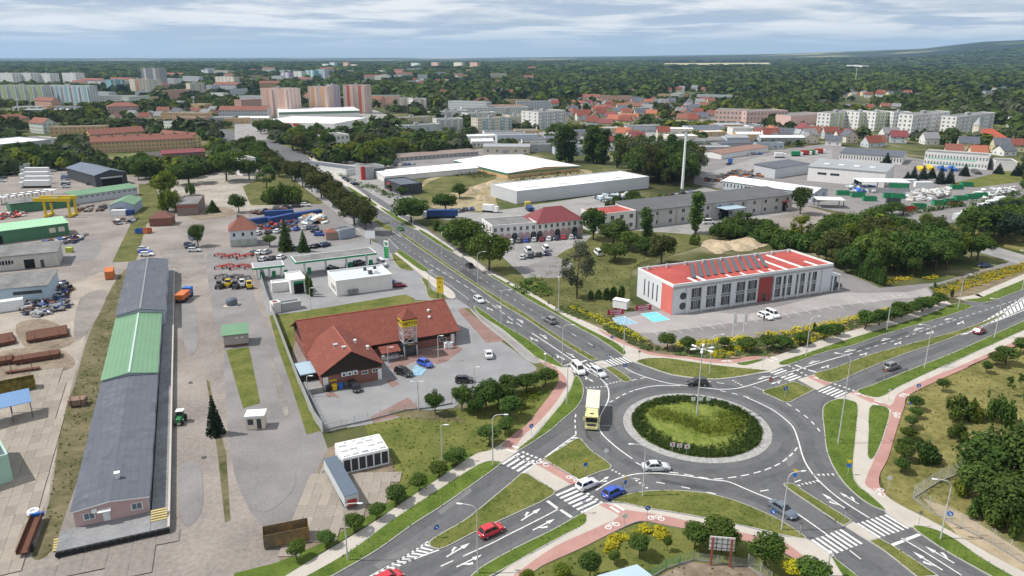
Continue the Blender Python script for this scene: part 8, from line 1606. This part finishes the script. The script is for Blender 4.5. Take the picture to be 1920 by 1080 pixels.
for pts,n,lf,lab in(([(690,345),(720,358),(770,378),(762,384),(715,365),(690,352)],800,'mid','green hedge between avenue and pavilion lot'),([(600,300),(650,330),(690,350),(683,355),(640,332),(600,308)],700,'mid','hedge along the avenue shops'),([(828,440),(850,436),(880,462),(870,470),(845,458)],700,'mid','shrubs under the avenue spruce'),([(960,545),(990,525),(1020,530),(1035,552),(1010,556)],600,'mid','wild bushes beside the avenue footpath'),([(850,330),(900,322),(930,330),(900,335)],500,'olive','weeds along the white market hall'),([(955,340),(1010,328),(1085,322),(1085,328),(1000,340)],700,'olive','weeds along the ochre hall'),([(10,312),(60,305),(100,302),(100,312),(20,320)],900,'dark','dark hedge behind the lorry park')):
 foliage_bed('hedge',bedpx(pts),(1.0,1.8),n,lf,.3,lab,'hedge',clump=1.1)
grove([(520,264),(600,258),(622,285),(592,298),(548,284)],26,(9,15),'tall tree in the park clump right of the upper avenue','park clump by the upper avenue',['wide','round'],['mid','dark','olive'],26,gap=5)
grove([(400,318),(470,285),(512,298),(500,332),(440,338)],13,(8,13),'leafy tree left of the upper avenue','trees left of the upper avenue',['wide','airy','round'],['mid','dark'],27,gap=6)
grove([(0,296),(110,288),(165,298),(160,312),(0,316)],22,(7,12),'dark tree behind the lorry park','trees behind the lorry park',['wide','round','airy'],['dark','mid'],28,gap=5)
grove([(440,275),(500,303),(540,330),(552,340),(528,338),(470,305)],14,(9,13),'avenue tree on the left verge of the upper avenue','left verge of the upper avenue',['wide','round'],['mid','olive'],33,gap=5)
grove([(470,246),(540,266),(600,298),(612,304),(565,268),(500,243)],16,(9,14),'avenue tree on the right verge of the upper avenue','right verge of the upper avenue',['wide','round'],['mid','dark','lime'],34,gap=5)
tree_px('wide',(468,338),297,'loose tree standing before the white villa',None,'mid',44)
grove([(240,300),(275,305),(290,330),(300,345),(262,342)],9,(6,11),'green tree beside the dark hall','trees beside the dark hall',['wide','round'],['mid','dark'],29,gap=4)
# grass tufts on the verges
def tufts(polys,per,leaf,size,label):
 C=[]
 for P,h in polys:n=max(4,int(abs(area(P))*per));C.append(np.column_stack([scatter(P,n),np.full(n,h+.03)]))
 C=np.vstack(C);C=C[(np.sin(C[:,0]*.6)*np.sin(C[:,1]*.7+C[:,0]*.2)+RNG.normal(size=len(C))*.5)>-.3]
 V,F=leaves(C,np.full(len(C),.06),len(C),size,RNG,(1,1,1),.2,-.1);V[:,2]=np.maximum(V[:,2],.02)
 obj('grass_tufts',npmesh('grass_tufts',V,F,LEAF[leaf]),kind='stuff',label=label)
tufts(TUFT,5,'tuft',.09,'grass tufts on the verges and islands')
tufts([([tuple(p)for p in W2([(1720,700),(1852,672),(1925,645),(2000,640),(2000,1000),(1800,960),(1690,940),(1660,890),(1690,780)])],.05)],2.2,'drytuft',.16,'dry grass tufts in the right meadow');tufts([([tuple(p)for p in W2(q)],.1)for q in([(225,515),(262,500),(222,640),(150,890),(95,1035),(80,985),(115,790)],[(1060,587),(960,535),(1110,445),(1280,430),(1180,560)],[(684,797),(905,760),(1040,700),(925,845),(765,940)],[(1185,985),(1403,1017),(1500,1057),(1400,1080),(1000,1080)])],1.5,'tuft',.14,'weeds and grass on the rough plots')
# woods, parks and gardens further off
def far_trees():
 r=np.random.default_rng(5);tmpl=[]
 for k in range(5):
  def T(nq,s):
   u=r.normal(size=(nq,3));u[:,2]=np.abs(u[:,2])*.9+.05*r.normal(size=nq);u/=np.linalg.norm(u,axis=1)[:,None]
   P=u*np.array([.5,.5,.62])*(.75+.35*r.random(nq))[:,None];P[:,2]+=.28
   nn=u+r.normal(size=(nq,3))*.35;nn/=np.linalg.norm(nn,axis=1)[:,None];t=np.cross(nn,r.normal(size=(nq,3)));t/=np.linalg.norm(t,axis=1)[:,None];b=np.cross(nn,t);q=s*(.7+.6*r.random(nq))[:,None]
   return np.stack([P-t*q-b*q,P+t*q-b*q,P+t*q+b*q,P-t*q+b*q],1).reshape(-1,3)
  tmpl.append((T(60,.13),T(30,.175),T(14,.28)))
 polys=[p for nme,p in OPEN if nme!='rough_ground']
 cl=[W2(q)for q in([(450,232),(560,212),(700,205),(790,222),(770,240),(600,255),(450,245)],[(150,288),(400,275),(400,312),(250,312),(150,300)],[(1380,280),(1560,276),(1925,290),(1925,400),(1300,350)],[(690,320),(900,288),(1095,290),(1230,330),(1300,400),(1240,500),(960,540),(700,400)],[(1490,195),(1660,188),(1665,197),(1500,204)],[(1235,120),(1455,120),(1455,128),(1235,128)],[(1690,400),(1925,395),(1925,520),(1690,520)],[(392,243),(425,241),(600,300),(560,335),(400,256)])]
 sets=[]
 for(d0,d1,gap,sz,lev,cov,tag_)in((330,620,7.5,(7,13),0,.60,'leafy trees standing between the halls and yards'),(620,1050,9.5,(9,16),1,.62,'green belt of trees among the apartment blocks'),(1050,2600,12.5,(5.5,20),1,.77,'broad woods and parks beyond the town'),(2600,6000,34,(30,52),2,.74,'distant forest reaching towards the horizon')):
  R_=d1*1.25;nx=int(2*R_*.8/gap);ny=int((d1-d0*.8)/gap)
  X,Y=np.meshgrid(np.linspace(-R_*.8,R_*.8,nx),np.linspace(d0*.8,d1,ny));P=np.column_stack([X.ravel(),Y.ravel()])+r.normal(size=(nx*ny,2))*gap*.42
  D=P[:,1];ok=(D>d0)&(D<d1)&(np.abs(P[:,0])<D*.76+30)
  P=P[ok];f=lambda s,a,b:np.sin(P[:,0]/s+a+1.7*np.sin(P[:,1]/s*.7+b))*np.sin(P[:,1]/s*.9+b+1.3*np.sin(P[:,0]/s*.6+a))
  nz=.5+.30*f(38 if d0<1000 else 260,1,2)+.26*f(17 if d0<1000 else 60,3,1)+.12*r.random(len(P));P=P[nz<(cov*1.0+.02)]
  bad=np.zeros(len(P),bool);cap=np.full(len(P),99.0)
  for q in(polys+cl if d0<3000 else cl[-3:]):bad|=inpoly(P,q)
  for x,y,rz,w_,d_,H in FOOT:
   c,s=math.cos(rz),math.sin(rz);lx=(P[:,0]-x)*c+(P[:,1]-y)*s;ly=-(P[:,0]-x)*s+(P[:,1]-y)*c
   front=8
   if y<2600:fz=(lx>-8)&(lx<w_+8)&(ly<-4)&(ly>-y*.16);cap[fz]=np.minimum(cap[fz],3.2+.2*H*(H>20)-ly[fz]*66/y)
   bad|=(lx>-5)&(lx<w_+5)&(ly>-front*(1+y/1500))&(ly<d_+5)
  P=P[~bad];h=np.minimum(sz[0]+(sz[1]-sz[0])*r.random(len(P)),cap[~bad]);wd=h*(.85+.45*r.random(len(P)))if d0<1000 else h*(1.05+.5*r.random(len(P)))
  if d0>2000:h=h*.42
  sets.append((P,h,wd,lev,tag_))
 P,h,wd,lev,lab=sets[0];o=np.argsort(P[:,1]);near=o[:90]
 number_across([tree(['round','wide','airy','round'][i%4],(P[i,0],P[i,1],0),h[i],'leafy tree among the halls and yards in the middle distance','trees among the halls',['mid','dark','olive','grey'][i%4],1.1)for i in near])
 keep=o[90:];sets[0]=(P[keep],h[keep],wd[keep],0,lab)
 for P,h,wd,lev,lab in sets:
  V=[];which=r.integers(5,size=len(P));ang=r.random(len(P))*6.28;mi=[]
  pal=np.digitize(r.random(len(P))+.25*np.sin(P[:,0]/130)*np.sin(P[:,1]/170),[.12,.62,.85])
  for k in range(5):
   m_=which==k;T_=tmpl[k][lev];c,s=np.cos(ang[m_])[:,None],np.sin(ang[m_])[:,None]
   z0=np.array([hill(x,y)for x,y in P[m_]])[:,None]
   v=np.stack([(T_[None,:,0]*c-T_[None,:,1]*s)*wd[m_][:,None]+P[m_][:,:1],(T_[None,:,0]*s+T_[None,:,1]*c)*wd[m_][:,None]+P[m_][:,1:],np.maximum(T_[None,:,2],0)*h[m_][:,None]+z0],2)
   V.append(v.reshape(-1,3));mi.append(np.repeat(pal[m_],len(T_)//4))
  V=np.vstack(V);obj('wood',npmesh('wood',V,np.arange(len(V)).reshape(-1,4),[LEAF['lime'],LEAF['far'],LEAF['dark'],LEAF['grey']]if lab[0]in 'lg' else[LEAF['mid'],LEAF['far'],LEAF['dark'],LEAF['blue']],np.concatenate(mi)),kind='stuff',label=lab)
far_trees()
# summer haze
vm=bpy.data.materials.new('haze_air');vm.use_nodes=True;vt=vm.node_tree;vt.nodes.clear()
vo=vt.nodes.new('ShaderNodeOutputMaterial');vp=vt.nodes.new('ShaderNodeVolumePrincipled')
vp.inputs['Color'].default_value=(.44,.68,1,1);vp.inputs['Density'].default_value=4.2e-5;vp.inputs['Anisotropy'].default_value=.1
vt.links.new(vp.outputs[0],vo.inputs['Volume'])
MB().box(-20500,20500,-20500,20500,-1.5,420).build('haze',vm,kind='stuff',label='thin summer haze over the whole town')
